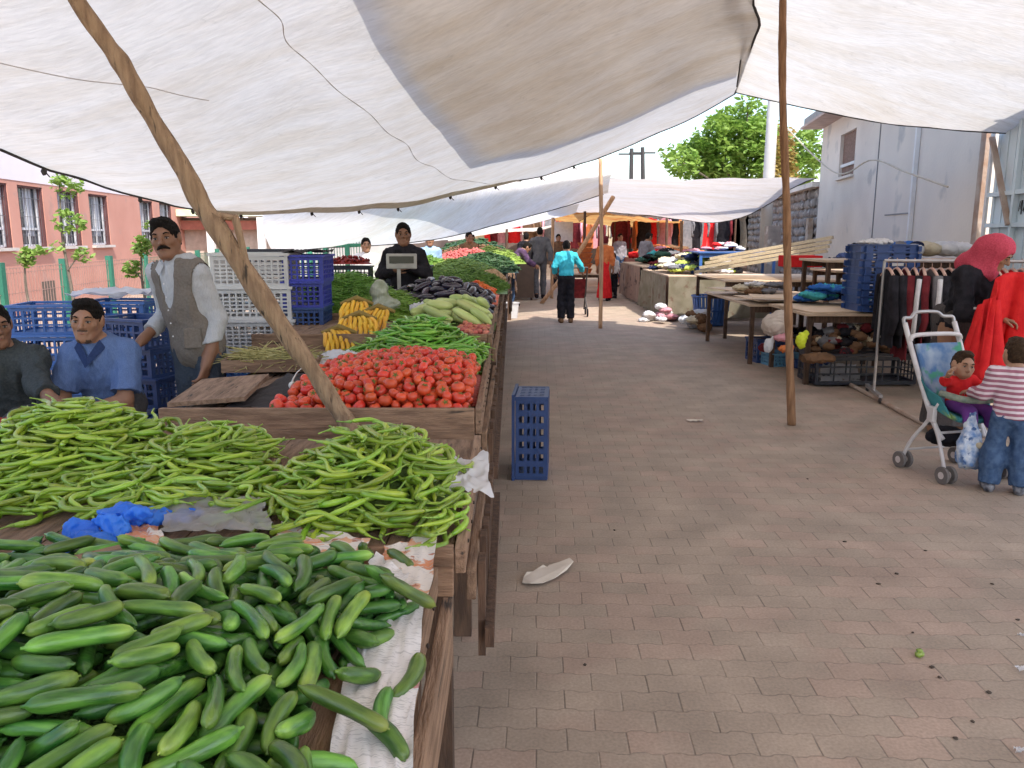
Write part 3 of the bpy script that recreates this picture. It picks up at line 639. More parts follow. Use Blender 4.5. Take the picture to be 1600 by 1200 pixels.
class Heap:
    """items dropped one after the other onto a height map, each resting on what lies below"""
    def __init__(s, x0, y0, x1, y1, base, target, res=.006):
        s.res = res; s.x0, s.y0 = x0, y0; s.nx = int((x1-x0)/res); s.ny = int((y1-y0)/res)
        X = x0+(np.arange(s.nx)+.5)*res; Y = y0+(np.arange(s.ny)+.5)*res
        s.XX, s.YY = np.meshgrid(X, Y, indexing='ij')
        s.T = target(s.XX, s.YY); s.base = base
        s.H = None; s.own = None; s.items = []
    def core(s, depth):
        s.H = np.maximum(s.T-depth, s.base).astype(float); s.core_h = s.H.copy(); s.own = np.full(s.H.shape, -1, int)
    def _stamp_cells(s, x, y, r):
        i0 = max(int((x-r-s.x0)/s.res), 0); i1 = min(int((x+r-s.x0)/s.res)+1, s.nx)
        j0 = max(int((y-r-s.y0)/s.res), 0); j1 = min(int((y+r-s.y0)/s.res)+1, s.ny)
        if i1 <= i0 or j1 <= j0: return None
        q = r*r-((s.XX[i0:i1,j0:j1]-x)**2+(s.YY[i0:i1,j0:j1]-y)**2); 
        return (slice(i0,i1), slice(j0,j1)), q
    def fit(s, kd, x, y, yaw, smax=.8):
        cy, sy = math.cos(yaw), math.sin(yaw); ax, r = kd['ax'], kd['r']
        wx = x+ax[:,0]*cy-ax[:,1]*sy; wy = y+ax[:,0]*sy+ax[:,1]*cy; req = []
        for k in range(len(r)):
            rr = max(r[k], .004); c = s._stamp_cells(wx[k], wy[k], rr)
            if c is None: return None
            w, q = c; m = q > 0
            if not m.any(): req.append(-9); continue
            req.append(float((s.H[w][m]+np.sqrt(q[m])).max()))
        req = np.array(req); t = ax[:,0]
        if len(r) == 1: return req[0], 0.0, wx, wy
        best = None
        # supporting line through two contacts, one on each side of the middle
        L_ = [k for k in range(len(t)) if t[k] <= 0]; R_ = [k for k in range(len(t)) if t[k] > 0]
        z0 = -9; sl = 0
        for a in L_:
            for b in R_:
                m_ = (req[b]-req[a])/(t[b]-t[a]); c_ = req[a]-m_*t[a]
                if c_ > z0: z0, sl = c_, m_
        sl = max(-smax, min(smax, sl)); z0 = float((req-sl*t).max())
        return z0, sl, wx, wy
    def put(s, kd, x, y, yaw, f, ki):
        z0, sl, wx, wy = f; n = len(s.items); t = kd['ax'][:,0]
        for k in range(len(kd['r'])):
            c = s._stamp_cells(wx[k], wy[k], max(kd['r'][k], .004))
            if c is None: continue
            w, q = c; h = z0+sl*t[k]+np.sqrt(np.maximum(q, 0)); up = (q > 0) & (h > s.H[w])
            s.H[w] = np.where(up, h, s.H[w]); s.own[w] = np.where(up, n, s.own[w])
        s.items.append((ki, x, y, z0, yaw, sl))
    def fill(s, kinds, n, inside, yawf=None, tries=5, slack=.03, rs=None, smax=.8, stop=160):
        rs = rs or random.Random(5); miss = 0; k = 0
        xs = (s.x0, s.x0+s.nx*s.res); ys = (s.y0, s.y0+s.ny*s.res)
        while k < n and miss < stop:
            best = None
            for _ in range(tries):
                lo_c = None
                for _p in range(5):
                    x = rs.uniform(*xs); y = rs.uniform(*ys)
                    if not inside(x, y): continue
                    i = min(int((x-s.x0)/s.res), s.nx-1); j = min(int((y-s.y0)/s.res), s.ny-1); v = s.H[i,j]-s.T[i,j]
                    if lo_c is None or v < lo_c[0]: lo_c = (v, x, y)
                if lo_c is None: continue
                _, x, y = lo_c; ki = rs.randrange(len(kinds)); kd = kinds[ki]
                yaw = yawf(x, y, rs) if yawf else rs.uniform(0, 6.283)
                if len(kd['r']) == 1:        # round things roll to a low spot
                    f = s.fit(kd, x, y, yaw); 
                    if f is None: continue
                    for st in (.02,.012,.006):
                        for _q in range(5):
                            a = rs.uniform(0, 6.283); x2, y2 = x+st*math.cos(a), y+st*math.sin(a)
                            if not inside(x2, y2): continue
                            f2 = s.fit(kd, x2, y2, yaw)
                            if f2 and f2[0] < f[0]: x, y, f = x2, y2, f2
                else: f = s.fit(kd, x, y, yaw, smax)
                if f is None: continue
                i = min(max(int((x-s.x0)/s.res),0),s.nx-1); j = min(max(int((y-s.y0)/s.res),0),s.ny-1)
                sc = f[0]-s.T[i,j]+.04*abs(f[1])
                if best is None or sc < best[0]: best = (sc, kd, x, y, yaw, f, ki)
            if best is None or best[0] > slack: miss += 1; continue
            s.put(*best[1:]); k += 1; miss = 0
    def emit(s, kinds, name, label, cat, group, part=None, cap=300, stuff_label=None, tilt=0.0, roll=.35, core_mat=None, core_label=None):
        cnt = np.bincount(s.own[s.own >= 0].ravel(), minlength=len(s.items)) if len(s.items) else []
        # nearness to the camera counts: what shows largest comes first
        sc = [c/((it[1])**2+(it[2])**2+.5) for c, it in zip(cnt, s.items)]
        order = sorted(range(len(s.items)), key=lambda k: -sc[k]); rs = random.Random(9); out = []; rest = []
        for rank, k in enumerate(order):
            if cnt[k] < 3: continue
            ki, x, y, z, yaw, sl = s.items[k]; kd = kinds[ki]
            R = Matrix.Rotation(yaw, 4, 'Z') @ Matrix.Rotation(-math.atan(sl), 4, 'Y')
            if len(kd['r']) == 1: R = Matrix.Rotation(yaw, 4, 'Z') @ Matrix.Rotation(tilt*rs.uniform(0,1), 4, 'X') @ Matrix.Rotation(rs.uniform(0,6.3), 4, 'Z')
            else: R = R @ Matrix.Rotation(rs.uniform(-roll, roll), 4, 'X')
            if rank < cap:
                o = inst(kd['me'], name, (x, y, z), R); tag(o, label, cat, group); out.append(o)
                if part and kd['stem'] is not None: inst(kd['stem'], part, parent=o)
            else:
                R2 = R.copy(); R2.translation = Vector((x,y,z)); rest.append((kd, R2))
        if rest:
            v = []; f = []; 
            for kd, R2 in rest:
                for me in ([kd['me'], kd['stem']] if part and kd['stem'] is not None else [kd['me']]):
                    o0 = len(v); v += [tuple(R2 @ q.co) for q in me.vertices]; f += [tuple(i+o0 for i in p_.vertices) for p_ in me.polygons]
            mb = MB(); mb.v = v; mb.f = f; mb.mi = [0]*len(f)
            tag(mb.build(name+'_heap_rest', kinds[0]['me'].materials[0], smooth=True), stuff_label or label, cat, None, 'stuff')
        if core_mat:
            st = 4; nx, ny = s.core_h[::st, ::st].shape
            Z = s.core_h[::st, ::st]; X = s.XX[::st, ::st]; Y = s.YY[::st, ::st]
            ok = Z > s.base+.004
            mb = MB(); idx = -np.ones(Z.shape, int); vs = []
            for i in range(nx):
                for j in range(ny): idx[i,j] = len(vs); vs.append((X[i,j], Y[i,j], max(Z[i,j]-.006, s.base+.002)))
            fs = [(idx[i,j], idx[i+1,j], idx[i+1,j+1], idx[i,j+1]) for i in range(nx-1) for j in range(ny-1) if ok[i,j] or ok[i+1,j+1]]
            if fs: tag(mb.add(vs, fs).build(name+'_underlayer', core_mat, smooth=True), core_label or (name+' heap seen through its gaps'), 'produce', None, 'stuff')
        return out

def gauss(cx, cy, sx, sy, h, p=2.0):
    return lambda X, Y: h*np.exp(-((np.abs((X-cx)/sx))**p+(np.abs((Y-cy)/sy))**p))
def dome(cx, cy, rx, ry, h, e=.75):
    return lambda X, Y: h*np.maximum(0, 1-((X-cx)/rx)**2-((Y-cy)/ry)**2)**e

# --- cucumbers on the nearest stall ---
ZT = .80
ck = [cuke_kind(i) for i in range(10)]
def cuke_T(X, Y):
    h = np.maximum(gauss(-.80, 1.22, .44, .42, .165)(X, Y), gauss(-.55, 1.50, .36, .30, .085)(X, Y))
    h = np.maximum(h, .035*(X < -.30))
    return ZT+.012+h
def cuke_in(x, y):
    xr = -.29+.05*math.sin(y*9)
    return -1.32 < x < xr and .82 < y < 1.83-.35*max(0, x+.55)**1-.10*max(0, -x-.95) and (x < -.33 or y < 1.62)
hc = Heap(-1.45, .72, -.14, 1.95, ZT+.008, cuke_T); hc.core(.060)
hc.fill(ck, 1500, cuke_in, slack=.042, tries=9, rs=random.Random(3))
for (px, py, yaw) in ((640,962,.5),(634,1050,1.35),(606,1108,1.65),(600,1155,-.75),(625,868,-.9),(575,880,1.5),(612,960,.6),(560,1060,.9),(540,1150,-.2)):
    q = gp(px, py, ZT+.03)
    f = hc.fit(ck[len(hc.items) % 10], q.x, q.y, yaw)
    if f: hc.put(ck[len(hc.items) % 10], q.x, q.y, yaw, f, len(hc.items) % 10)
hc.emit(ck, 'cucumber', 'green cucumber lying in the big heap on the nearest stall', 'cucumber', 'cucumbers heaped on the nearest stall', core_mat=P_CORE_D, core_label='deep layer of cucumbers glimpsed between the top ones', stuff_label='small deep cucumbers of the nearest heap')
# --- pale peppers ---
pk_ = [pep_kind(i) for i in range(12)]
def pep_T(X, Y):
    a = gauss(-1.55, 2.72, .32, .36, .185)(X, Y); b = gauss(-1.04, 2.62, .20, .30, .125)(X, Y); c = gauss(-.43, 2.40, .23, .28, .18)(X, Y)
    d = gauss(-1.15, 2.34, 1.0, .26, .048)(X, Y)
    return ZT+.01+np.maximum(np.maximum(a, b), np.maximum(c, d))
def pep_in(x, y):
    lo = 2.13 if x < -.85 else 2.13-.13*min(1, (x+.85)/.35)
    return -2.35 < x < -.185-.05*math.sin(y*11) and lo+.03*math.sin(x*13) < y < 2.93 and (y < 2.5 or float(pep_T(x, y)) > ZT+.055)
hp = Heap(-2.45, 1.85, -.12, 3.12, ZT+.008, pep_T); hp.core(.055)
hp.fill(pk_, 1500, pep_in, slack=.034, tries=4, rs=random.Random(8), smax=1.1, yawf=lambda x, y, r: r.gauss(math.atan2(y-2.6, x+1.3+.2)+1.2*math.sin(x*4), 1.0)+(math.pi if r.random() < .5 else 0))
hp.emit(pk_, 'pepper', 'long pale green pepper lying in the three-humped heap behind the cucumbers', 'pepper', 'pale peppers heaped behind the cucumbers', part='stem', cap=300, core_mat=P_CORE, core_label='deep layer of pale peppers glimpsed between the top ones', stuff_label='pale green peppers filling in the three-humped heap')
# --- tomatoes ---
tk = [round_kind(i, (.026,.036), P_TOM, 'tomato', .84, P_CAL) for i in range(8)]
def tom_T(X, Y):
    h = dome(-.56, 4.12, .62, .80, .165, .8)(X, Y); h2 = .035*((X > -1.08) & (Y < 4.2))
    return ZT+.02+np.maximum(h, h2)
def tom_in(x, y): return -1.06+.10*max(0, y-3.6) < x < -.205 and 3.49 < y < 4.55-.35*abs(x+.5)
ht = Heap(-1.2, 3.40, -.15, 4.8, ZT+.008, tom_T, res=.007); ht.core(.075)
ht.fill(tk, 700, tom_in, slack=.012, tries=4, rs=random.Random(4), stop=80)
ht.emit(tk, 'tomato', 'ripe red tomato in the heap on the wooden tray stall', 'tomato', 'tomatoes heaped on the tray stall', part='calyx', cap=300, tilt=1.5, core_mat=P_CORE_R, core_label='deep layer of tomatoes glimpsed between the top ones', stuff_label='red tomatoes filling in the tray stall heap')
# --- dark green long peppers behind the tomatoes ---
gk = [pep_kind(20+i, P_GPEP, 'green_pepper', (.16,.22), (.009,.012)) for i in range(8)]
def gp_T(X, Y): return ZT+.01+np.maximum(gauss(-.58, 5.05, .34, .42, .27)(X, Y), gauss(-.30, 4.72, .20, .30, .12)(X, Y))
hg = Heap(-1.2, 4.25, -.14, 5.7, ZT+.008, gp_T, res=.008); hg.core(.05)
hg.fill(gk, 520, lambda x, y: -1.02+.5*max(0, 4.9-y) < x < -.21 and 4.42+.5*max(0,-.35-x) < y < 5.45 and (x+.58)**2/.3+(y-5)**2/.5 < 1.25, slack=.02, tries=3, rs=random.Random(12), smax=1.0)
hg.emit(gk, 'green_pepper', 'long grass green pepper in the pointed heap just behind the tomatoes', 'pepper', 'long green peppers behind the tomatoes', part='stem', cap=260, core_mat=P_CORE_D, core_label='deep layer of long green peppers', stuff_label='long green peppers filling in the pointed heap')
# --- small red onions between the green peppers and the aisle ---
ok_ = [round_kind(40+i, (.018,.024), P_ONI, 'onion', .9, None, 12) for i in range(3)]
ho = Heap(-.42, 5.35, -.14, 6.0, ZT+.1, lambda X, Y: ZT+.15+0*X, res=.008); ho.core(.02)
ho.fill(ok_, 70, lambda x, y: -.38 < x < -.17 and 5.42 < y < 5.92, slack=.03, tries=2)
ho.emit(ok_, 'onion', 'small reddish onion in the patch beside the aisle, right of the green peppers', 'onion', 'small onions beside the aisle', core_mat=P_CORE_R, core_label='deep layer of the small reddish onions')
# --- pale squashes ---
sk_ = [stick_kind(i, (.2,.28), (.032,.042), P_SQU, 'squash', .25, .02, 12) for i in range(5)]
hs_ = Heap(-.85, 5.75, -.12, 6.75, ZT+.1, lambda X, Y: ZT+.14+gauss(-.42, 6.2, .35, .4, .16)(X, Y), res=.01); hs_.core(.10)
hs_.fill(sk_, 60, lambda x, y: -.72 < x < -.22 and 5.9 < y < 6.6, slack=.04, tries=3, yawf=lambda x, y, r: r.gauss(.1, .5))
hs_.emit(sk_, 'squash', 'pale green marrow lying in the low heap in front of the aubergines', 'squash', 'pale marrows in front of the aubergines', core_mat=P_CORE, core_label='deep layer of pale marrows')
# --- aubergines ---
ak = [stick_kind(10+i, (.15,.22), (.026,.036), P_AUB, 'aubergine', -.1, .025, 12) for i in range(5)]
ha = Heap(-1.25, 6.75, -.12, 8.3, ZT+.1, lambda X, Y: ZT+.12+gauss(-.66, 7.55, .55, .55, .26)(X, Y), res=.012); ha.core(.09)
ha.fill(ak, 200, lambda x, y: -1.1 < x < -.2 and 6.9 < y < 8.15, slack=.03, tries=3)
ha.emit(ak, 'aubergine', 'glossy dark aubergine in the dark heap behind the pale marrows', 'aubergine', 'aubergines behind the pale marrows', core_mat=P_CORE_K, core_label='deep layer of aubergines')
# carrots spilled down the aisle side of the dark heap
ckk = [stick_kind(30+i, (.13,.18), (.014,.02), P_CAR, 'carrot', .7, .01, 8) for i in range(4)]
hk = Heap(-.62, 7.5, -.12, 8.9, ZT+.1, lambda X, Y: ZT+.22+gauss(-.38, 8.2, .2, .55, .12)(X, Y), res=.01); hk.core(.06)
hk.fill(ckk, 120, lambda x, y: -.52+.25*(y-7.6)*.3 < x < -.2 and 7.7 < y < 8.75, slack=.03, tries=3, yawf=lambda x, y, r: r.gauss(1.2, .5))
hk.emit(ckk, 'carrot', 'orange carrot in the strip between the aubergines and the aisle', 'carrot', 'carrots beside the aubergines', core_mat=P_CAR, core_label='deep layer of carrots')
# --- beans and herbs: nobody could count them ---
def leafy_heap(name, cx, cy, rx, ry, z0, h, mat, label, n=1500, L0=.12, R=.005, cat='vegetables', seed=1, bend=.02, e=.8):
    rs = random.Random(seed); mb = MB()
    def H(x, y):
        q = 1-((x-cx)/rx)**2-((y-cy)/ry)**2
        return z0+h*max(0, q)**e*(1+.22*mnoise.noise(Vector((x*5, y*5, seed))))
    n0 = 18
    mb.grid([[Vector((cx+rx*(2*i/n0-1)*1.02, cy+ry*(2*j/n0-1)*1.02, H(cx+rx*(2*i/n0-1), cy+ry*(2*j/n0-1))-.01)) for i in range(n0+1)] for j in range(n0+1)])
    for _ in range(n):
        a = rs.uniform(0, 6.283); q = rs.random()**.5; x, y = cx+rx*q*math.cos(a), cy+ry*q*math.sin(a); z = H(x, y)+rs.uniform(-.005,.022)
        yaw = rs.uniform(0, 6.283); d = V(math.cos(yaw), math.sin(yaw), rs.uniform(-.35,.35)); Lh = L0*rs.uniform(.6,1.2)/2; s = V(-d.y, d.x, rs.uniform(-.3,.6))*rs.uniform(-bend, bend)
        c = V(x, y, z); mb.tube([c-d*Lh, c+s, c+d*Lh], [R*.6, R, R*.3], 4, False)
    return tag(mb.build(name, mat, smooth=True), label, cat, None, 'stuff')
P_HERB = M('herb_leaves', (.07,.17,.02,1), (.15,.27,.04,1), 25, rough=.55)
P_HERB2 = M('herb_leaves_yellowish', (.16,.26,.035,1), (.26,.35,.07,1), 25, rough=.55)
P_DARKG = M('dark_leaves', (.02,.06,.02,1), (.05,.10,.03,1), 25, rough=.5)
leafy_heap('green_beans', -1.55, 7.45, .52, .62, .93, .29, P_BEAN, 'heap of green beans behind the bananas, below the man at the scale', 2300, .16, .006, 'beans', 3)
leafy_heap('green_beans', -1.08, 7.1, .33, .5, .93, .16, P_BEAN, 'lower heap of green beans between the plastic bag and the aubergines', 900, .15, .006, 'beans', 4)
leafy_heap('herbs', -.52, 9.6, .46, .8, .98, .19, P_HERB, 'heap of fresh green herbs beside the aisle behind the carrots', 2400, .12, .006, 'herbs', 5)
leafy_heap('courgettes', -.95, 9.0, .42, .6, .95, .13, P_DARKG, 'dark green heap left of the fresh herbs', 800, .12, .01, 'vegetables', 6)
leafy_heap('potatoes', -.28, 10.6, .20, .7, 1.0, .13, P_POT, 'tan heap at the aisle edge behind the herbs', 700, .05, .018, 'vegetables', 7)
leafy_heap('salad', -.80, 12.4, .60, .9, .98, .24, P_HERB2, 'yellowish green salad heap behind the fresh herbs', 1500, .12, .010, 'vegetables', 8)
leafy_heap('dark_greens', -.5, 14.2, .6, .8, 1.0, .28, P_DARKG, 'dark green heap of leaves farther down the vegetable row', 1200, .15, .014, 'vegetables', 9)
leafy_heap('greens', -1.5, 13.0, .7, .8, .95, .30, P_HERB, 'green heap at the back of the vegetable row', 1200, .15, .012, 'vegetables', 10)
leafy_heap('onions', -.9, 16.5, .8, .9, 1.0, .30, P_ONI, 'reddish brown heap towards the end of the vegetable row', 700, .07, .03, 'vegetables', 11)
leafy_heap('greens', -.5, 18.6, .8, .9, 1.0, .30, P_HERB2, 'last green heap at the end of the vegetable row', 700, .15, .016, 'vegetables', 12)
# --- bananas ---
def banana_mesh(seed):
    rs = random.Random(seed); n = 12; ax = []; rd = []; pts = []
    for k in range(n):
        u = k/(n-1); a = -.75+1.5*u; pts.append(V(.105*math.sin(a)*1.0, 0, .105*(math.cos(a)-1)*1.05)); rd.append(.0150*(min(1, u/.22+.3))*(1 if u < .82 else max(.25, 1-(u-.82)*4)))
    return MB().tube(pts, rd, 6).mesh('banana', P_BAN, True)
bme = [banana_mesh(i) for i in range(3)]
M_BST = M('banana_stalk', (.25,.17,.04,1), rough=.8)
def bunch(px, py, Y, z, yaw, n, label):
    r = empty('banana_bunch', (0,0,0), 0, label, 'bananas', 'banana bunches behind the white bag')
    p = at(px, py, Y); r.location = (p.x, Y, z)
    for row in range(2):
        for k in range(n):
            t = k-(n-1)/2; a = yaw+math.pi/2+t*.11; R = Matrix.Rotation(a, 4, 'Z') @ Matrix.Rotation(math.radians(-48+16*row+9*math.sin(k*2.3)), 4, 'Y') @ Matrix.Rotation(math.radians(32+7*t), 4, 'X')
            q = Matrix.Rotation(yaw, 3, 'Z') @ V(t*.034, -.04+.045*row-.006*abs(t), .055+.05*row-.004*abs(t))
            inst(bme[(k+row) % 3], 'banana', q, R, r)
    MB().tube([V(-.12,.06,.11), V(0,.07,.15), V(.12,.06,.11)], [.012,.022,.012], 8).build('stalk', M_BST, r)
bunch(528, 545, 5.35, .84, .5, 6, 'lowest and leftmost banana bunch, next to the white bag')
bunch(560, 528, 5.5, .92, .2, 8, 'middle banana bunch fanned out over the others')
bunch(590, 520, 5.7, .95, -.3, 6, 'rightmost banana bunch leaning on the green peppers')
bunch(556, 505, 5.8, 1.0, 0, 6, 'topmost banana bunch in front of the beans')
# ================= stalls on the left =================
W_OLD = M('old_plank', sR(150,122,100), sR(112,88,70), 9, .88, .5, 40, rnd=.16, stretch=(6,.8,6), spots=((.04,.03,.025,1), 7, .64))
W_OLDX = M('old_plank_cross', sR(156,126,102), sR(116,90,72), 9, .88, .5, 40, rnd=.16, stretch=(.8,6,6), spots=((.04,.03,.025,1), 7, .64))
W_DK = M('dark_plank', sR(100,76,60), sR(70,52,42), 9, .9, .4, 40, rnd=.2, stretch=(5,5,.8))
M_NAIL = M('nail', sR(70,60,55), rough=.6, metal=.6)
def market_stall(x0, x1, y0, y1, zt, label, rim=.07, planks=6, side=True, rimback=True, slats=True, slat0=0, deep=.09):
    r = empty('market_stall', (x1, y0, 0), 0, label, 'stall'); o = Vector((x1, y0, 0))
    rs = random.Random(int(y0*100)); n = planks; dx = (x1-x0)/n
    tb = MB()
    for k in range(n): tb.box(Vector((x0+dx*(k+.5), (y0+y1)/2, zt-.012+rs.uniform(-.002,.002)))-o, (dx-.006, y1-y0, .024))
    tb.build('tabletop', W_OLD, r)
    T = .028
    MB().box(Vector(((x0+x1)/2, y0-T/2, zt+rim/2-.03))-o, (x1-x0, T, rim+.06)).build('front_board', W_OLDX, r, bevel=.004)
    MB().box(Vector(((x0+x1)/2-.01, y0-T/2-.026, zt-.075))-o, (x1-x0+.02, .024, .075)).build('front_board', W_OLDX, r, bevel=.004)
    MB().box(Vector((x1+T/2, (y0+y1)/2, zt+rim/2-.03))-o, (T, y1-y0+.05, rim+.06), Matrix.Rotation(.004, 3, 'Z')).build('side_board', W_OLD, r, bevel=.004)
    MB().box(Vector((x1+T*1.5+.004, (y0+y1)/2, zt-.055-deep/2))-o, (T*.9, y1-y0, deep), Matrix.Rotation(-.005, 3, 'Z')).build('side_board', W_OLD, r, bevel=.004)
    if rimback: MB().box(Vector(((x0+x1)/2, y1+T/2, zt+rim/2-.03))-o, (x1-x0, T, rim+.06)).build('back_board', W_OLDX, r)
    for (x, y) in ((x0+.05, y0+.06), (x1-.05, y0+.06), (x0+.05, y1-.06), (x1-.05, y1-.06)):
        MB().box(Vector((x, y, (zt-.03)/2))-o, (.07, .07, zt-.03)).build('leg', W_DK, r)
    if slats:
        k = 0; y = max(y0+.05, slat0)
        while y < y1-.05:
            w = rs.uniform(.06,.10)
            MB().box(Vector((x1+T*2+.010+rs.uniform(0,.004), y+w/2, .60+rs.uniform(-.02,.02)))-o, (.02, w, .26+rs.uniform(-.04,.04)), Matrix.Rotation(rs.uniform(-.03,.03), 3, 'X')).build('side_slat', W_DK, r)
            y += w+rs.uniform(.03,.09)
        for z in (.55,):
            MB().box(Vector((x1+T*2+.034, (max(y0,slat0)+y1)/2, z))-o, (.024, y1-max(y0,slat0), .055), Matrix.Rotation(rs.uniform(-.006,.006), 3, 'X')).build('side_rail', W_DK, r)
    nm = MB()
    for k in range(int((y1-y0)/.16)):
        nm.ell(Vector((x1+T+.003, y0+.1+k*.16+rs.uniform(-.02,.02), zt+rim/2-.03+rs.uniform(-.015,.015)))-o, (.004,.006,.006), 6, 4)
    nm.build('nails', M_NAIL, r)
    return r
market_stall(-1.75, -.205, .45, 1.80, ZT, 'nearest weathered wooden stall carrying the cucumber heap', rim=.012, planks=9, rimback=False, slats=False, deep=.17)
market_stall(-2.70, -.150, 1.97, 3.10, ZT, 'wooden stall behind the nearest one carrying the pale peppers', rim=.012, planks=14, rimback=False)
market_stall(-1.55, -.165, 3.45, 5.30, ZT, 'wooden tray stall with raised boards holding the tomatoes', rim=.055, planks=8)
market_stall(-1.75, -.165, 5.36, 6.75, ZT+.1, 'stall behind the tomato tray carrying marrows and bananas', rim=.05, planks=8)
market_stall(-2.15, -.165, 6.82, 8.85, ZT+.1, 'stall under the beans, aubergines and carrots', rim=.05, planks=10)
market_stall(-1.75, -.165, 8.95, 11.4, ZT+.12, 'stall under the fresh herbs farther down the row', rim=.05, planks=8)
market_stall(-2.3, -.10, 11.5, 15.1, ZT+.12, 'long far stall under the salad and dark greens', rim=.05, planks=8)
market_stall(-2.2, -.0, 15.3, 19.6, ZT+.14, 'last stall at the end of the vegetable row', rim=.05, planks=8)

# cloth-like sheet helper
def crumple(name, P4, n, amp, mat, label, cat, freq=6, seed=0, parent=None, z0=None, m=None, thick=.0, group=None):
    a, b, c, d = [Vector(p) for p in P4]; m = m or n; rows = []
    for j in range(m+1):
        v = j/m; row = []
        for i in range(n+1):
            u = i/n; p = (a*(1-u)+b*u)*(1-v)+(d*(1-u)+c*u)*v
            q = Vector((u*freq, v*freq, seed)); 
            e = 1-abs(mnoise.noise(q))*2; e2 = 1-abs(mnoise.noise(q*2.3+V(9,1,3)))*2
            h = amp*(e*.65+e2*.35)
            dx = amp*.8*mnoise.noise(q+V(3,7,1)); dy = amp*.8*mnoise.noise(q+V(8,2,5))
            row.append(p+V(dx, dy, max(h, -.0)+.002))
        rows.append(row)
    o = MB().grid(rows).build(name, mat, parent, smooth=True)
    if thick:
        s = o.modifiers.new('thick', 'SOLIDIFY'); s.thickness = thick
    if label: tag(o, label, cat, group)
    return o
def make_clear(m, f):
    nt = m.node_tree; out = nt.nodes['Material Output']; src = out.inputs['Surface'].links[0].from_socket
    t = nt.nodes.new('ShaderNodeBsdfTransparent'); ms = nt.nodes.new('ShaderNodeMixShader'); ms.inputs[0].default_value = f
    nt.links.new(src, ms.inputs[1]); nt.links.new(t.outputs[0], ms.inputs[2]); nt.links.new(ms.outputs[0], out.inputs['Surface'])
def print_mat(name, base, inks, scale, thr=.52, rough=.7):
    m = bpy.data.materials.new(name); m.use_nodes = True; nt = m.node_tree; N = nt.nodes; L = nt.links; bs = N['Principled BSDF']
    tc = N.new('ShaderNodeTexCoord'); col = None
    prev = N.new('ShaderNodeRGB'); prev.outputs[0].default_value = base; prev = prev.outputs[0]
    for k, (ink, sc, th, st) in enumerate(inks):
        mp = N.new('ShaderNodeMapping'); mp.inputs['Scale'].default_value = st; mp.inputs['Location'].default_value = (k*3.7, k*1.3, 0); L.new(tc.outputs['Object'], mp.inputs[0])
        nz = N.new('ShaderNodeTexNoise'); nz.inputs['Scale'].default_value = sc; nz.inputs['Detail'].default_value = 3; L.new(mp.outputs[0], nz.inputs[0])
        mr = N.new('ShaderNodeMapRange'); mr.inputs[1].default_value = th; mr.inputs[2].default_value = th+.02; L.new(nz.outputs[0], mr.inputs[0])
        mx = N.new('ShaderNodeMix'); mx.data_type = 'RGBA'; mx.inputs[7].default_value = ink; L.new(mr.outputs[0], mx.inputs[0]); L.new(prev, mx.inputs[6]); prev = mx.outputs[2]
    L.new(prev, bs.inputs['Base Color']); bs.inputs['Roughness'].default_value = rough
    return m
N_ORG = print_mat('newsprint_orange', (.70,.65,.60,1), [((.62,.25,.12,1), 9, .56, (1,1,1)), ((.66,.36,.22,1), 19, .55, (1,1,1)), ((.40,.16,.10,1), 26, .62, (1,1,1)), ((.48,.46,.46,1), 110, .60, (.3,2.4,1))], 10)
N_BLU = print_mat('newsprint_blue', (.76,.74,.74,1), [((.22,.24,.38,1), 8, .64, (1,1,1)), ((.58,.25,.25,1), 13, .66, (1,1,1)), ((.55,.54,.55,1), 120, .57, (.3,2.6,1))], 10)
M_WHPL = M('white_plastic', (.80,.80,.82,1), (.72,.72,.76,1), 8, .35, .15, 20, tr=.25)
M_GRPL = M('grey_plastic_film', (.42,.40,.38,1), (.55,.54,.52,1), 9, .3, .3, 20, tr=.2)
M_BLPL = M('blue_plastic_film', (.03,.19,.80,1), (.06,.28,.90,1), 9, .35, .3, 25, tr=.35)
make_clear(M_GRPL, .45); make_clear(M_WHPL, .12)
def tp(px, py, z=ZT+.012): return gp(px, py, z)
crumple('newspaper', [tp(592,905), tp(600,860), tp(684,835), tp(668,960)], 14, .012, N_ORG, 'printed newspaper sheet with orange pictures at the right rim of the cucumber stall', 'newspaper', 4, 2)
crumple('newspaper', [tp(565,915,ZT+.02), tp(610,955,ZT+.03), tp(640,905,ZT+.03), tp(588,870,ZT+.02)], 12, .016, N_BLU, 'white newspaper scrap with dark blue and red print beside the orange pictures', 'newspaper', 4, 7)
crumple('newspaper', [tp(430,845,ZT+.03), tp(552,882,ZT+.035), tp(580,848,ZT+.02), tp(440,820,ZT+.02)], 12, .012, N_ORG, 'folded newspaper with reddish picture between cucumbers and pale peppers', 'newspaper', 4, 5)
crumple('newspaper', [tp(500,1260), tp(640,1260), tp(662,940), tp(560,960)], 18, .012, N_BLU, 'large pale newspaper sheet spread under the loose cucumbers at the stall rim', 'newspaper', 5, 9)
crumple('newspaper', [tp(190,868,ZT+.05), tp(260,872,ZT+.05), tp(250,822,ZT+.03), tp(205,815,ZT+.03)], 10, .02, N_ORG, 'crumpled paper corner beside the blue plastic bag', 'newspaper', 3, 12)
crumple('plastic_film', [tp(250,840,ZT+.04), tp(430,838,ZT+.04), tp(405,786,ZT+.05), tp(270,780,ZT+.04)], 22, .022, M_GRPL, 'greyish see-through plastic film between the two front heaps', 'plastic film', 6, 21)
crumple('plastic_bag', [tp(690,775,ZT+.02), tp(768,780,ZT-.03), tp(756,715,ZT+.05), tp(700,722,ZT+.03)], 24, .03, M_WHPL, 'whitish plastic bag hanging over the stall rim right of the pale peppers', 'plastic bag', 2.6, 22)
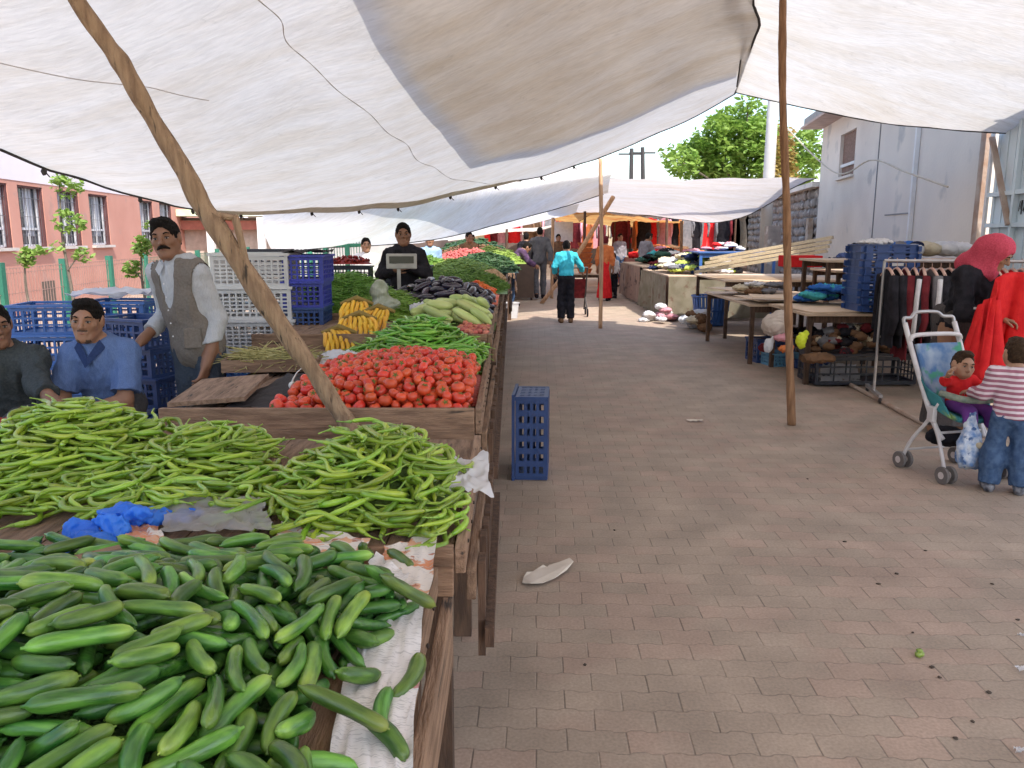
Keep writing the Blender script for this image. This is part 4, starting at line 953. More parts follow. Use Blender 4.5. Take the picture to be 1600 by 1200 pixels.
# blue bag: two lobes pinched together
def blob_bag(name, pts, mat, label, amp=.35, seed=0):
    V_ = [Vector(p[:3]) for p in pts]; lo = [min(v[i] for v in V_)-.15 for i in range(3)]; hi = [max(v[i] for v in V_)+.15 for i in range(3)]
    vol = Vol(lo, hi, .008)
    for p in pts: vol.ell(p[:3], p[3:6], k=.03)
    me = vol.mesh(name, mat, fold=.012*amp/.35, fs=22, seed=seed+1)
    o = bpy.data.objects.new(name, me); COL.objects.link(o); return tag(o, label, 'plastic bag')
q1 = tp(125,840,ZT+.03); q2 = tp(95,880,ZT+.03); q3 = tp(200,800,ZT+.06); q4 = tp(265,812,ZT+.03); q5 = tp(160,845,ZT+.03)
rs = random.Random(31); bc = tp(150,850,ZT+.05); ps = []
for (px, py, z, rx, ry, rz) in ((110,868,.03,.060,.050,.022),(150,852,.05,.055,.045,.030),(85,885,.02,.055,.035,.014),(205,805,.07,.050,.035,.034),(240,808,.05,.050,.028,.020),(275,812,.03,.045,.020,.010),(185,828,.06,.035,.03,.03),(120,830,.05,.035,.03,.035),(65,900,.02,.03,.04,.008),(160,885,.03,.02,.045,.012)):
    q = tp(px, py, ZT+z); ps.append((q.x, q.y, q.z, rx, ry, rz))
for k in range(16):
    q = ps[k % 8]; ps.append((q[0]+rs.uniform(-.05,.05), q[1]+rs.uniform(-.04,.04), q[2]+rs.uniform(-.005,.03), *(lambda a: (a[0],a[1],a[2]))(rs.choice(((.045,.010,.02),(.012,.04,.022),(.035,.03,.006))))))
bag_v = Vol((min(p[0] for p in ps)-.09, min(p[1] for p in ps)-.09, ZT-.02), (max(p[0] for p in ps)+.09, max(p[1] for p in ps)+.09, ZT+.2), .0045)
for p in ps: bag_v.ell(p[:3], p[3:], k=.014)
o = bpy.data.objects.new('plastic_bag', bag_v.mesh('plastic_bag', M_BLPL, fold=.007, fs=42, seed=3)); COL.objects.link(o); tag(o, 'bright blue plastic bag crumpled at the back corner of the cucumbers', 'plastic bag')
bag_ = None
_skip = lambda *a, **k: None
_skip('plastic_bag', [tp(50,893,ZT+.03), tp(150,905,ZT+.06), tp(205,842,ZT+.05), tp(95,812,ZT+.04)], 26, .04, M_BLPL, 'bright blue plastic bag crumpled at the back corner of the cucumbers', 'plastic bag', 2.6, 3)
_skip('lobe', [tp(130,850,ZT+.07), tp(215,852,ZT+.07), tp(245,800,ZT+.06), tp(160,790,ZT+.07)], 24, .05, M_BLPL, None, None, 2.4, 8, parent=bag_)
_skip('lobe', [tp(190,828,ZT+.07), tp(302,826,ZT+.03), tp(300,806,ZT+.035), tp(200,778,ZT+.08)], 24, .03, M_BLPL, None, None, 2.8, 14, parent=bag_)
_skip('lobe', [tp(95,880,ZT+.05), tp(165,872,ZT+.06), tp(172,826,ZT+.06), tp(100,822,ZT+.06)], 20, .05, M_BLPL, None, None, 2.6, 19, parent=bag_)
w0 = at(530,556,4.75)
blob_bag('plastic_bag', [(w0.x,4.75,.88,.13,.10,.05),(w0.x-.10,4.62,.86,.08,.07,.03),(w0.x+.1,4.7,.87,.08,.07,.04)], M_WHPL, 'white plastic bag lying on the tray stall left of the tomatoes', seed=4)
w0 = at(672,458,7.3)
blob_bag('plastic_bag', [(w0.x,7.6,1.12,.14,.12,.06),(w0.x+.12,7.7,1.14,.09,.08,.05)], M('pale_blue_plastic', (.18,.34,.75,1), (.35,.5,.85,1), 9, .4, tr=.3), 'light blue plastic bag lying behind the aubergines', seed=5)
w0 = at(665,495,6.7)
blob_bag('plastic_bag', [(w0.x,6.75,1.0,.16,.08,.05),(w0.x+.14,6.7,.99,.08,.08,.04)], M_WHPL, 'white plastic bag between the green pepper heap and the aubergines', seed=6)
w0 = at(590,455,6.6)
blob_bag('plastic_bag', [(w0.x,6.7,1.14,.08,.07,.10),(w0.x+.05,6.7,1.03,.12,.09,.07)], M('clear_film', (.30,.33,.22,1), (.5,.52,.42,1), 12, .25, tr=.2), 'see-through plastic bag standing between the two bean heaps', seed=7)

# loose plank and black cloth on the tray stall
M_BLACK = M('black_cloth', (.018,.016,.018,1), (.035,.03,.033,1), 9, .85, .3, 50)
crumple('cloth', [(-1.30,3.55,ZT+.02), (-1.02,3.5,ZT+.02), (-.95,4.35,ZT+.03), (-1.25,4.40,ZT+.03)], 14, .02, M_BLACK, 'black cloth spread left of the tomatoes in the tray', 'cloth', 4, 31)
a = MB()
a.box((0,0,0), (.34,.62,.02)); o = a.build('loose_board', W_OLD, loc=(-1.42,3.85,.86)); o.rotation_euler = (0,-.06,.12); tag(o, 'wide loose board lying at the left end of the tomato stall', 'board')
# shallow crate of dry stalks
def wooden_box(loc, size, rz, label, content):
    r = empty('wooden_tray', loc, rz, label, 'tray'); w_, d_, h_ = size
    MB().box((0,0,.01), (w_, d_, .02)).build('bottom', W_OLD, r)
    for s in (-1,1):
        MB().box((0, s*(d_/2), h_/2), (w_, .018, h_)).build('side_board', W_OLDX, r); MB().box((s*(w_/2-.01), 0, h_/2+.002), (.018, d_-.02, h_)).build('side_board', W_OLD, r)
    return r
M_STALK = M('dry_stalks', (.34,.31,.10,1), (.45,.40,.18,1), 30, .8)
wooden_box((-1.40,4.70,.83), (.55,.34,.07), .1, 'shallow wooden tray of dry stalks behind the black cloth', None)
leafy_heap('dry_stalks', -1.40, 4.70, .26, .15, .86, .05, M_STALK, 'yellow green stalks lying in the shallow wooden tray', 260, .30, .004, 'stalks', 15, .01)
g = MB(); gpos = at(457,598,3.9); g.ell((0,0,0), (.021,.021,.019), 12, 8); g.tube([V(0,0,.012),(0.003,0,.03),(.02,.01,.06),(.05,.02,.09)], [.008,.004,.003,.002], 6)
tag(g.build('garlic_bulb', M('garlic_skin', (.72,.70,.66,1), (.6,.56,.52,1), 30, .6), smooth=True, loc=(gpos.x,3.9,.87)), 'white garlic bulb with its stalk on the black cloth', 'garlic')

# ================= plastic crates =================
def plastic(name, c, c2=None): return M(name, c, c2, 5, .45, .08, 30, rnd=.12)
C_NAVY = plastic('crate_navy', (.018,.045,.15,1), (.025,.06,.19,1)); C_BLUE = plastic('crate_blue', (.03,.10,.30,1), (.035,.12,.36,1))
C_WHITE = plastic('crate_white', (.62,.60,.57,1), (.52,.5,.48,1)); C_ULTRA = plastic('crate_ultramarine', (.03,.035,.33,1), (.03,.04,.25,1))
C_SKY = plastic('crate_light_blue', (.10,.26,.42,1), (.13,.3,.46,1)); C_BLK = plastic('crate_black', (.012,.014,.03,1))
CR = {}
def crate_meshes(w_, d_, h_, nb=6, nr=3, t=.012, bw=.014, bh=.012):
    key = (w_, d_, h_, nb, nr, bw)
    if key in CR: return CR[key]
    def side(L):
        m = MB(); b = t
        m.box((0,0,h_*.06), (L-2*b, b, h_*.12)); m.box((0,0,h_*.84), (L-2*b, b, h_*.10))
        for k in range(nb+1): m.box((-L/2+b+.012+(L-2*b-.024)*k/nb, 0, h_*.45), (bw, b*.86, h_*.68))
        for k in range(1, nr): m.box((0,0,h_*(.12+.66*k/nr)), (L-2*b, b*.7, bh))
        return m
    base = MB(); base.box((0,0,.008), (w_-.01, d_-.01, .01))
    for sx in (-1,1):
        for sy in (-1,1): base.box((sx*(w_/2-.012), sy*(d_/2-.012), h_*.5), (.026,.026,h_*.97))
    rim = MB()
    for s in (-1,1):
        rim.box((0, s*(d_/2), h_*.95), (w_+.03, .03, h_*.08)); rim.box((s*(w_/2), 0, h_*.95), (.03, d_-.031, h_*.08))
    CR[key] = (base, rim, side(w_), side(d_)); CR[key] = tuple(CR[key]); return CR[key]
CM = {}
def crate(loc, size, rz, mat, label, group=None, rot=None, nb=6, nr=3, name='plastic_crate', bw=.014, bh=.012, solid=False):
    key = (size, mat.name, nb, nr, bw)
    if key not in CM:
        b, r, sw, sd = crate_meshes(*size, nb, nr, bw=bw, bh=bh)
        CM[key] = (b.mesh('base', mat), r.mesh('rim', mat), sw.mesh('side_panel', mat), sd.mesh('side_panel', mat))
    b, r, sw, sd = CM[key]; w_, d_, h_ = size
    e = empty(name, loc, rz, label, 'crate', group)
    if rot is not None: e.matrix_basis = Matrix.Translation(loc) @ rot.to_4x4()
    inst(b, 'base', parent=e); inst(r, 'rim', parent=e)
    for s in (-1,1):
        inst(sw, 'side_panel', (0, s*(d_/2-.006), 0), parent=e)
        inst(sd, 'side_panel', (s*(w_/2-.006), 0, 0), Matrix.Rotation(math.pi/2, 3, 'Z'), e)
    return e
def stack(x, y, z, n, size, rz, mat, what, group, jit=.03, nb=6, nr=3, dz=None, mats=None, bw=.014):
    rs = random.Random(int(x*100+y*77)); words = ['lowest', 'second', 'third', 'fourth', 'fifth', 'sixth', 'seventh', 'eighth', 'ninth', 'tenth', 'eleventh']
    for k in range(n):
        w_ = 'topmost crate' if k == n-1 and n > 1 else ('%s crate from the bottom' % words[k] if k else 'lowest crate') if n > 1 else 'single crate'
        crate((x+rs.uniform(-jit,jit)*.4, y+rs.uniform(-jit,jit)*.4, z+k*(dz or size[2]*.96)), size, rz+rs.uniform(-jit,jit), mats[k] if mats else mat, '%s of %s' % (w_, what), group, nb=nb, nr=nr, bw=bw)
# crate standing on end beside the stall in the aisle
R = Matrix.Rotation(math.radians(-4), 3, 'Z') @ Matrix.Rotation(math.radians(-90), 3, 'Y')
c = gp(828,752,0)
crate((c.x+.13, c.y+.2, .285), (.56,.38,.24), 0, C_NAVY, 'navy blue crate standing on end on the paving at the stall side', rot=R, nb=6, nr=4, bw=.040, bh=.022)
# seated men's surroundings
stack(-3.06, 5.35, 0, 6, (.42,.34,.20), .1, C_BLUE, 'the blue stack behind the seated man', 'blue crates behind the seated man')
stack(-2.34, 5.02, 0, 6, (.40,.30,.19), -.35, C_NAVY, 'the dark stack right behind the seated man', 'dark crates right behind the seated man', jit=.06)
stack(-2.72, 5.62, 0, 6, (.46,.34,.20), -.1, C_BLUE, 'the blue stack topped by a white cover', 'blue crates under the white cover')
crumple('cover', [(-3.02,5.40,1.17), (-2.42,5.40,1.17), (-2.40,5.85,1.17), (-3.0,5.85,1.17)], 16, .07, M_WHPL, 'white plastic cover draped over the blue crates beside the vest man', 'cover', 3, 41)
stack(-2.22, 3.62, 0, 3, (.44,.34,.25), .15, C_BLUE, 'the stack in front of the seated man', 'blue crates in front of the seated man', nb=7)
stack(-1.92, 5.9, 0, 4, (.50,.36,.17), .05, C_BLUE, 'the blue stack left of the crooked pole', 'blue crates left of the crooked pole')
stack(-2.25, 6.35, 0, 4, (.50,.36,.17), .05, C_SKY, 'the light blue stack behind the standing man', 'light blue crates behind the standing man')
stack(-2.05, 6.50, .68, 3, (.60,.40,.27), .04, C_WHITE, 'the white stack right of the standing man', 'white crates right of the standing man', nb=11, nr=6)
stack(-1.72, 6.2, 0, 4, (.12,.30,.22), .04, C_WHITE, 'narrow white boxes beside the crooked pole', 'narrow white boxes beside the crooked pole', nb=4, nr=3)
stack(-1.66, 6.55, 0, 7, (.32,.40,.215), .03, C_ULTRA, 'the tall dark blue stack right of the white crates', 'tall dark blue crates', mats=[C_NAVY,C_NAVY,C_BLK,C_NAVY,C_NAVY,C_ULTRA,C_ULTRA], nb=6, nr=4)
crumple('cover', [(-1.84,6.34,1.452), (-1.48,6.34,1.452), (-1.48,6.76,1.452), (-1.84,6.76,1.452)], 12, .04, M_BLACK, 'dark cloth lying over the tall dark blue stack', 'cover', 3, 43)
stack(-2.55, 8.2, .0, 8, (.55,.38,.19), .0, C_BLK, 'the black stack behind the white crates', 'black crates behind the white crates', nb=5)
stack(-2.1, 10.4, .0, 6, (.60,.40,.21), .05, C_BLK, 'the far dark stack filled with red fruit, left one', 'far dark crates, left stack')
stack(-1.35, 10.6, .0, 6, (.60,.40,.21), .0, C_BLK, 'the far dark stack filled with red fruit, right one', 'far dark crates, right stack')
for x, lab in ((-2.1,'left'), (-1.35,'right')):
    leafy_heap('red_fruit', x, 10.5, .27, .18, 1.25, .07, P_CORE_R, 'red fruit filling the top crate of the far dark %s stack' % lab, 90, .04, .02, 'fruit', 21, .001)
leafy_heap('red_fruit', -2.22, 3.62, .2, .15, .70, .07, P_CORE_R, 'dark red fruit in the blue crate in front of the seated man', 120, .04, .022, 'fruit', 22, .001)
# seats
MB_ = crate((-2.33,4.55,0), (.40,.32,.28), .1, C_NAVY, 'upturned crate that the man in the light blue shirt sits on')
crate((-2.62,4.5,0), (.36,.32,.28), .1, C_NAVY, 'upturned crate under the man at the left edge'); 
crate((-2.33,4.55,.28), (.40,.32,.26), .12, C_NAVY, 'upper crate of the seat of the man in the light blue shirt')
crate((-2.62,4.5,.28), (.36,.32,.26), .12, C_NAVY, 'upper crate of the seat of the man at the left edge')
# blue crate and planks at the bottom left corner of the picture
crate((-1.24,1.42,.62), (.42,.40,.22), -.62, C_SKY, 'light blue crate wedged behind the cucumbers at the left edge', nb=7)
o = MB().box((0,0,0), (.55,.075,.022)).build('loose_board', W_OLDX, loc=(-1.13,1.60,.86)); o.rotation_euler = (0,-.04,.62); tag(o, 'weathered board lying diagonally over the light blue crate', 'board')

# ================= scale =================
M_SCALE = M('scale_metal', (.42,.40,.37,1), (.32,.30,.28,1), 10, .5, metal=.2)
r = empty('weighing_scale', (at(628,450,7.9).x, 7.9, .95), .1, 'grey shop scale standing behind the green beans', 'scale')
MB().box((0,0,.05), (.22,.26,.10), taper=.1).build('body', M_SCALE, r, bevel=.01); MB().box((0,0,.115), (.26,.30,.015)).build('weighing_plate', M_SCALE, r, bevel=.004)
MB().box((-.03,.1,.22), (.035,.035,.24)).build('display_post', M_SCALE, r)
hd = MB().box((0,.1,.40), (.30,.05,.15)).build('display_head', M_SCALE, r, bevel=.01); MB().box((0,.073,.415), (.24,.006,.07)).build('display', M('display_dark', (.03,.035,.03,1), rough=.2), hd)

# ================= fence =================
M_FENCE = M('fence_green', (.02,.13,.085,1), (.03,.16,.10,1), 5, .5)
M_WIRE = M('fence_wire', (.34,.20,.16,1), rough=.6)
fx = lambda y: -5.55-.105*(y-10)
ys = [5.6, 7.05, 8.5, 10.0, 11.45, 12.9, 14.4, 15.9, 17.4, 18.9, 20.4]
fr_ = empty('mesh_fence', (fx(10),10,0), 0, 'green wire mesh fence in front of the pink building', 'fence'); fo = Vector((fx(10),10,0))
for y in ys:
    MB().box(Vector((fx(y), y, .66))-fo, (.075,.075,1.32)).build('post', M_FENCE, fr_)
for a_, b_ in zip(ys[:-1], ys[1:]):
    m = MB(); n = 22
    for k in range(1, n):
        y = a_+(b_-a_)*k/n; m.box(Vector((fx(y), y, .66))-fo, (.005,.005,1.2))
    for z in (.1,.3,.5,.72,.76,.98,1.2,1.25): m.beam(Vector((fx(a_),a_,z))-fo, Vector((fx(b_),b_,z))-fo, .006, .006)
    m.build('mesh_panel', M_WIRE if a_ < 12.5 else M_FENCE, fr_)

# ================= pink building =================
M_PINK = M('pink_render', (.50,.245,.19,1), (.45,.21,.16,1), 1.2, .9, .2, 60, spots=((.40,.22,.18,1), 2.1, .60))
M_LILAC = M('pale_lilac_render', (.66,.60,.64,1), (.61,.56,.60,1), 1.2, .9, .1, 50)
M_FRAME = M('window_frame_grey', (.62,.62,.65,1), rough=.5); M_MAROON = M('window_reveal', (.10,.035,.035,1), rough=.8)
M_GLASSD = M('dark_window_glass', (.03,.035,.045,1), (.10,.11,.13,1), 2.5, .12, spec=.8); M_CURT = M('curtain', (.30,.32,.36,1), (.5,.5,.55,1), 3, .9, stretch=(1,9,.2))
M_SILL = M('window_sill', (.55,.50,.46,1), rough=.8)
ax_ = Vector((-.105,1,0)).normalized(); nx_ = Vector((ax_.y, -ax_.x, 0)); b0 = Vector((-10.0,16,0))
RB = Matrix((nx_, ax_, Vector((0,0,1)))).transposed()      # local x out of the wall, y along it
bld = empty('school_building', b0, 0, 'long pink building with pale upper storey and barred narrow windows', 'building')
bld.matrix_basis = Matrix.Translation(b0) @ RB.to_4x4()
wins = [(-2.1,1.0),(-.15,1.0),(1.3,1.1),(3.1,1.15),(4.85,1.2),(8.4,1.15),(10.2,1.2)]
z0w, z1w = 1.36, 2.62; y0b, y1b = -7.5, 15.3
wm = MB(); edges = [y0b]
for c_, w_ in wins: edges += [c_-w_/2, c_+w_/2]
edges.append(y1b)
for k in range(0, len(edges), 2): wm.box((-.15, (edges[k]+edges[k+1])/2, (z0w+z1w)/2), (.3, edges[k+1]-edges[k], z1w-z0w))
wm.box((-.15, (y0b+y1b)/2, z0w/2), (.3, y1b-y0b, z0w))
wm.box((-.15, (y0b+y1b)/2, z1w+.04), (.3, y1b-y0b, .08))
wm.build('wall', M_PINK, bld)
MB().box((-.14, (y0b+y1b)/2, z1w+2.6), (.3, y1b-y0b, 5.04)).build('upper_wall', M_LILAC, bld)
MB().box((-2.2, y1b+.155, 3.8), (4.3, .3, 7.6)).build('end_wall', M_PINK, bld)
MB().box((-2.2, (y0b+y1b)/2, 7.9), (5.2, y1b-y0b+.8, .35)).build('roof_slab', M_LILAC, bld)
for k, (c_, w_) in enumerate(wins):
    h_ = z1w-z0w; zc = (z0w+z1w)/2
    f = MB().box((-.11,c_-w_/2+.03,zc), (.18,.06,h_)).box((-.11,c_+w_/2-.03,zc), (.18,.06,h_)).box((-.11,c_,z1w-.02), (.178,w_-.122,.04)).build('window', M_MAROON, bld)
    MB().box((-.16,c_,zc), (.02,w_-.12,h_-.03)).build('pane', M_GLASSD, f)
    MB().box((-.145,c_+(-.1 if k % 2 else .12),zc+.1), (.008,w_*.35,h_*.8)).build('curtain', M_CURT, f)
    m = MB()
    for s in (-1,0,1): m.box((-.115,c_+s*(w_/2-.10),zc), (.03,.07 if s else .03,h_-.04))
    m.box((-.115,c_,z0w+.38), (.028,w_-.28,.05)); m.box((-.115,c_,z0w+.03), (.028,w_-.28,.05)); m.build('frame', M_FRAME, f)
    m = MB(); nb = 9
    for q in range(nb): m.box((-.06,c_-w_/2+.06+(w_-.12)*q/(nb-1),zc), (.007,.007,h_-.05))
    for q in (.2,.5,.8): m.box((-.06,c_,z0w+h_*q), (.008,w_-.04,.010))
    m.build('window_bars', M('bar_grey', (.12,.11,.12,1), rough=.5), f)
    MB().box((.02,c_,z0w-.03), (.14,w_+.08,.06)).build('sill', M_SILL, f)
vent = MB().box((.0,1.65,.36), (.02,.62,.52)).build('wall_hatch', M('hatch_brown', (.08,.06,.05,1), (.12,.09,.07,1), 12, .9), bld)
MB().box((.03,1.65,.08), (.08,.7,.05)).build('ledge', M_SILL, vent)

# shop with yellow green canopy between the building and the tarps
r = empty('shop_building', (-8.6,30,0), 0, 'low distant shop with pale green canopy and red roof band', 'building')
MB().box((0,0,1.1), (9,4,2.2)).build('wall', M('shop_wall', (.5,.42,.36,1)), r)
MB().box((0,-2.3,2.35), (9.4,1.0,.22)).build('canopy', M('canopy_green', (.50,.62,.25,1), (.75,.78,.70,1), .8, .8, stretch=(1,1,1)), r)
MB().box((0,-2.1,1.95), (9.2,.5,.3)).build('fascia', M('fascia_red', (.45,.16,.12,1)), r)
for x in (-1.5,.2,2.1): MB().box((x,-2.7,1.1), (.22,.22,2.2)).build('post', M('post_white', (.75,.75,.75,1)), r)

# ================= green kiosk and sacks at the back left =================
M_KG = M('kiosk_green', (.03,.20,.12,1), (.05,.26,.17,1), 4, .6)
r = empty('green_gate', (at(515,430,13).x,13,0), 0, 'green painted metal gate frames seen under the low tarp', 'gate')
for x in (-.55,-.3,-.05,.3,.62): MB().box((x,0,.9), (.07,.07,1.8)).build('post', M_KG, r)
for z in (.5,1.45): MB().box((.03,0,z), (1.2,.04,.05)).build('rail', M_KG, r)
m = MB()
for k in range(26): m.box((-.5+k*.045,.03,1.0), (.010,.01,1.2))
m.build('mesh_panel', M_KG, r)
r = empty('backdrop_wall', (-4.3,21,0), 0, 'pale distant wall with hung goods behind the green gate', 'wall')
MB().box((0,0,1.1), (3.3,.3,2.2)).build('wall', M('far_wall_pale', (.48,.45,.42,1), (.3,.3,.3,1), 1.5, .9), r)

# ================= leaves =================
def leaf_mat(name, c, c2, tr=.45): return M(name, c, c2, 1.4, .5, tr=tr)
def foliage(mb, blobs, n, size, rs):
    tot = sum(b[3]*b[4]*b[5] for b in blobs)
    for b in blobs:
        for _ in range(int(n*b[3]*b[4]*b[5]/tot)):
            while True:
                u = Vector((rs.uniform(-1,1), rs.uniform(-1,1), rs.uniform(-1,1)))
                if .25 < u.length < 1: break
            if mnoise.noise(Vector((u.x*2.2+b[0]*1.7, u.y*2.2+b[1], u.z*2.2+b[2]*2.3))) < -.12: continue
            p = Vector((b[0]+u.x*b[3], b[1]+u.y*b[4], b[2]+u.z*b[5])); s = size*rs.uniform(.6,1.3)
            R = Matrix.Rotation(rs.uniform(0,6.28), 3, 'Z') @ Matrix.Rotation(rs.uniform(-1.0,1.0), 3, 'X') @ Matrix.Rotation(rs.uniform(-.9,.9), 3, 'Y')
            mb.add([p+R @ Vector(q) for q in ((-s,0,0),(-.3*s,-.42*s,0),(.5*s,-.3*s,.05*s),(s,0,0),(.5*s,.3*s,.05*s),(-.3*s,.42*s,0))], [(0,1,2,3),(0,3,4,5)])
L_SAP = leaf_mat('sapling_leaves', (.20,.33,.06,1), (.30,.42,.10,1)); L_TREE = leaf_mat('tree_leaves', (.17,.30,.045,1), (.30,.43,.09,1))
M_TRUNK = M('bark', (.10,.08,.06,1), (.16,.13,.10,1), 9, .9, .5, 30)
def sapling(px, Y, blobs, label, seed):
    rs = random.Random(seed); b = at(px, 400, Y); r = empty('sapling', (b.x, Y, 0), 0, label, 'young tree')
    top_ = at(px, blobs[0][1], Y).z
    MB().tube(catmull([V(0,0,0), V(.03,0,top_*.4), V(-.03,.02,top_*.75), V(0,0,top_)], 14), [.022-.0012*k for k in range(14)], 6).build('trunk', M_TRUNK, r)
    m = MB(); bl = []
    for (bx, by, rx, ry) in blobs:
        q = at(bx, by, Y); bl.append((q.x-b.x, 0, q.z, rx/F*Y, rx/F*Y*.8, ry/F*Y))
        m2 = MB()
    for q in bl:
        if abs(q[0]) > .1: MB().tube([V(0,0,q[2]-.15), V(q[0]*.5,0,q[2]-.05), V(q[0],0,q[2])], [.008,.006,.004], 5).build('branch', M_TRUNK, r)
    foliage(m, bl, 150*len(bl), .036, rs); m.build('crown', L_SAP, r)
sapling(104, 7.8, [(104,288,26,22),(108,345,24,20),(90,385,12,10),(130,398,18,12)], 'slim sapling with bright leaf tufts in front of the barred windows', 1)
sapling(222, 8.2, [(222,385,16,16),(205,420,14,14),(230,350,8,6)], 'small sapling with yellow green leaves behind the standing man', 2)
sapling(38, 8.4, [(40,402,14,16),(60,392,12,8)], 'thin sparse sapling at the left behind the fence', 3)
def tree(loc, h, blobs, n, size, label, seed, mat, trunk_r=.18):
    rs = random.Random(seed); r = empty('tree', loc, 0, label, 'tree')
    tk_ = MB().tube(catmull([V(0,0,-.1), V(.1,.05,h*.25), V(-.1,0,h*.5), V(.05,0,h*.8)], 14), [trunk_r*(1-.055*k) for k in range(14)], 9)
    tk_.build('trunk', M_TRUNK, r, smooth=True)
    for b in blobs[::2]: MB().tube(catmull([V(0,0,h*.35), V(b[0]*.4,b[1]*.4,h*.35+(b[2]-h*.35)*.6), V(b[0],b[1],b[2])], 8), [trunk_r*.4*(1-.1*k) for k in range(8)], 6).build('limb', M_TRUNK, r)
    m = MB(); foliage(m, blobs, n, size, rs); m.build('crown', mat, r)
rs = random.Random(77); Yt = 34; bl = []
for (px, py, rr) in ((1150,190,34),(1120,215,40),(1170,225,44),(1090,245,40),(1060,258,28),(1140,255,45),(1195,215,36),(1215,250,40),(1250,235,38),(1180,180,26),(1105,225,26),(1260,262,34),(1200,270,40),(1120,275,40),(1160,165,18),(1050,235,16)):
    q = at(px, py, Yt); bl.append((q.x-9.6, rs.uniform(-1.2,1.2), q.z, rr/F*Yt, rr/F*Yt, rr/F*Yt*.8))
tree((9.6,Yt,0), 6.2, bl, 17000, .14, 'large bright green tree rising behind the lilac tarp', 5, L_TREE)
L_RUST = leaf_mat('rusty_leaves', (.30,.20,.06,1), (.40,.30,.08,1))
q = at(1222,235,27); tree((q.x,27,0), 4.4, [(0,0,q.z,.5,.5,.9),(0,0,q.z-.8,.6,.5,.6)], 1300, .10, 'narrow yellowish bush crown beside the concrete post', 6, L_RUST, .08)
# utility posts
M_CONC = M('concrete_pole', (.52,.50,.47,1), (.44,.42,.40,1), 3, .85, .2, 30)
a = at(1200,300,20); o = MB().tube([V(a.x,20,0), V(a.x,20,3), V(a.x,20,7.5)], [.15,.14,.11], 12).build('utility_pole', M_CONC, smooth=True); tag(o, 'thick whitish concrete utility pole in front of the tree', 'pole')
M_DKM = M('dark_metal', (.05,.045,.045,1), rough=.7)
for (px, topy, Y, lab) in ((987,232,38,'dark lattice mast with a crossbar in the far sky gap'), (1010,230,38,'leaning dark wooden utility pole right of the lattice mast')):
    a = at(px, 300, Y); t_ = at(px-(6 if px > 1000 else 0), topy, Y); r = empty('utility_pole', (a.x, Y, 0), 0, lab, 'pole')
    MB().tube([V(0,0,0), V(t_.x-a.x,0,t_.z)], [.13,.09], 8).build('shaft', M_DKM, r)
    MB().beam(V(t_.x-a.x-.6,0,t_.z-.25), V(t_.x-a.x+.6,0,t_.z-.25), .07, .07).build('crossbar', M_DKM, r)
# ================= right side: shed, gate, stone wall =================
M_SHED = M('shed_grey', (.68,.62,.55,1), (.61,.56,.51,1), .8, .75, .15, 20, spots=((.46,.44,.42,1), 1.3, .60))
M_SHEDP = M('plaster_grey', (.70,.64,.57,1), (.62,.56,.50,1), 1.1, .9, .3, 25, spots=((.48,.45,.42,1), 1.6, .60))
M_GATE = M('gate_light_blue', (.56,.68,.76,1), (.66,.74,.79,1), 1.5, .6, .1, 20, spots=((.28,.17,.11,1), 2.6, .66))
M_RUST = M('rusty_steel', (.32,.20,.14,1), (.45,.38,.33,1), 4, .8, .3, 30)
M_WTRIM = M('white_trim', (.72,.72,.72,1), (.6,.6,.6,1), 5, .6)
# facade direction and origin (at the gate end)
A0 = Vector((5.86, 10.25, 0)); FD = Vector((.16,1,0)).normalized()          # runs away from the camera
FN = Vector((-FD.y, FD.x, 0))                                             # towards the lane
RF = Matrix((FN, FD, Vector((0,0,1)))).transposed()
def along(px):   # distance along the facade where it is seen at picture column px
    k = (px-800)/F; return (k*A0.y-A0.x)/(FD.x-k*FD.y) if False else (A0.x-k*(A0.y*CP))/(k*FD.y*CP-FD.x)
sh_ = empty('shed', A0, 0, 'tall grey metal and plaster shed with a small boarded window', 'shed'); sh_.matrix_basis = Matrix.Translation(A0) @ RF.to_4x4()
s0, s1, s2, s3 = 0.0, along(1424), along(1363), along(1275)
MB().box((-.12, (s0+s2)/2, 2.1), (.24, s2-s0, 4.2)).build('panel_wall', M_SHED, sh_)
pw = MB(); sw0, sw1 = along(1326), along(1303)
z0_, z1_ = at(1314,272,A0.y+sw0).z, at(1314,200,A0.y+sw0).z
pw.box((-.12,(s2+sw0)/2,2.1),(.24,sw0-s2,4.2)); pw.box((-.12,(sw1+s3)/2,2.1),(.24,s3-sw1,4.2))
pw.box((-.12,(sw0+sw1)/2,z0_/2),(.24,sw1-sw0,z0_)); pw.box((-.12,(sw0+sw1)/2,(z1_+4.2)/2),(.24,sw1-sw0,4.2-z1_)); pw.build('plaster_wall', M_SHEDP, sh_)
wf = MB().box((-.1,(sw0+sw1)/2,(z0_+z1_)/2), (.06,sw1-sw0,z1_-z0_)).build('window', M('boarded_window', (.16,.09,.065,1), (.22,.13,.10,1), 9, .8, stretch=(1,1,3)), sh_)
MB().box((-.05,(sw0+sw1)/2,z0_+(z1_-z0_)*.27), (.04,sw1-sw0+.02,.06)).build('crossbar', M_WTRIM, wf)
MB().box((.02,(sw0+sw1)/2,z0_-.03), (.10,sw1-sw0+.1,.05)).build('sill', M_SHEDP, wf)
MB().box((.035, s1, 2.1), (.06,.075,4.15)).build('downpipe', M_WTRIM, sh_)
MB().box((.008, s2, 2.1), (.012,.03,4.15)).build('seam_strip', M('seam_dark', (.25,.25,.26,1)), sh_)
MB().box((.008, (s1+s2)/2-.3, 1.95), (.010,(s2-s1)-.8,.02)).build('seam_strip', M('seam_dark', (.25,.25,.26,1)), sh_)
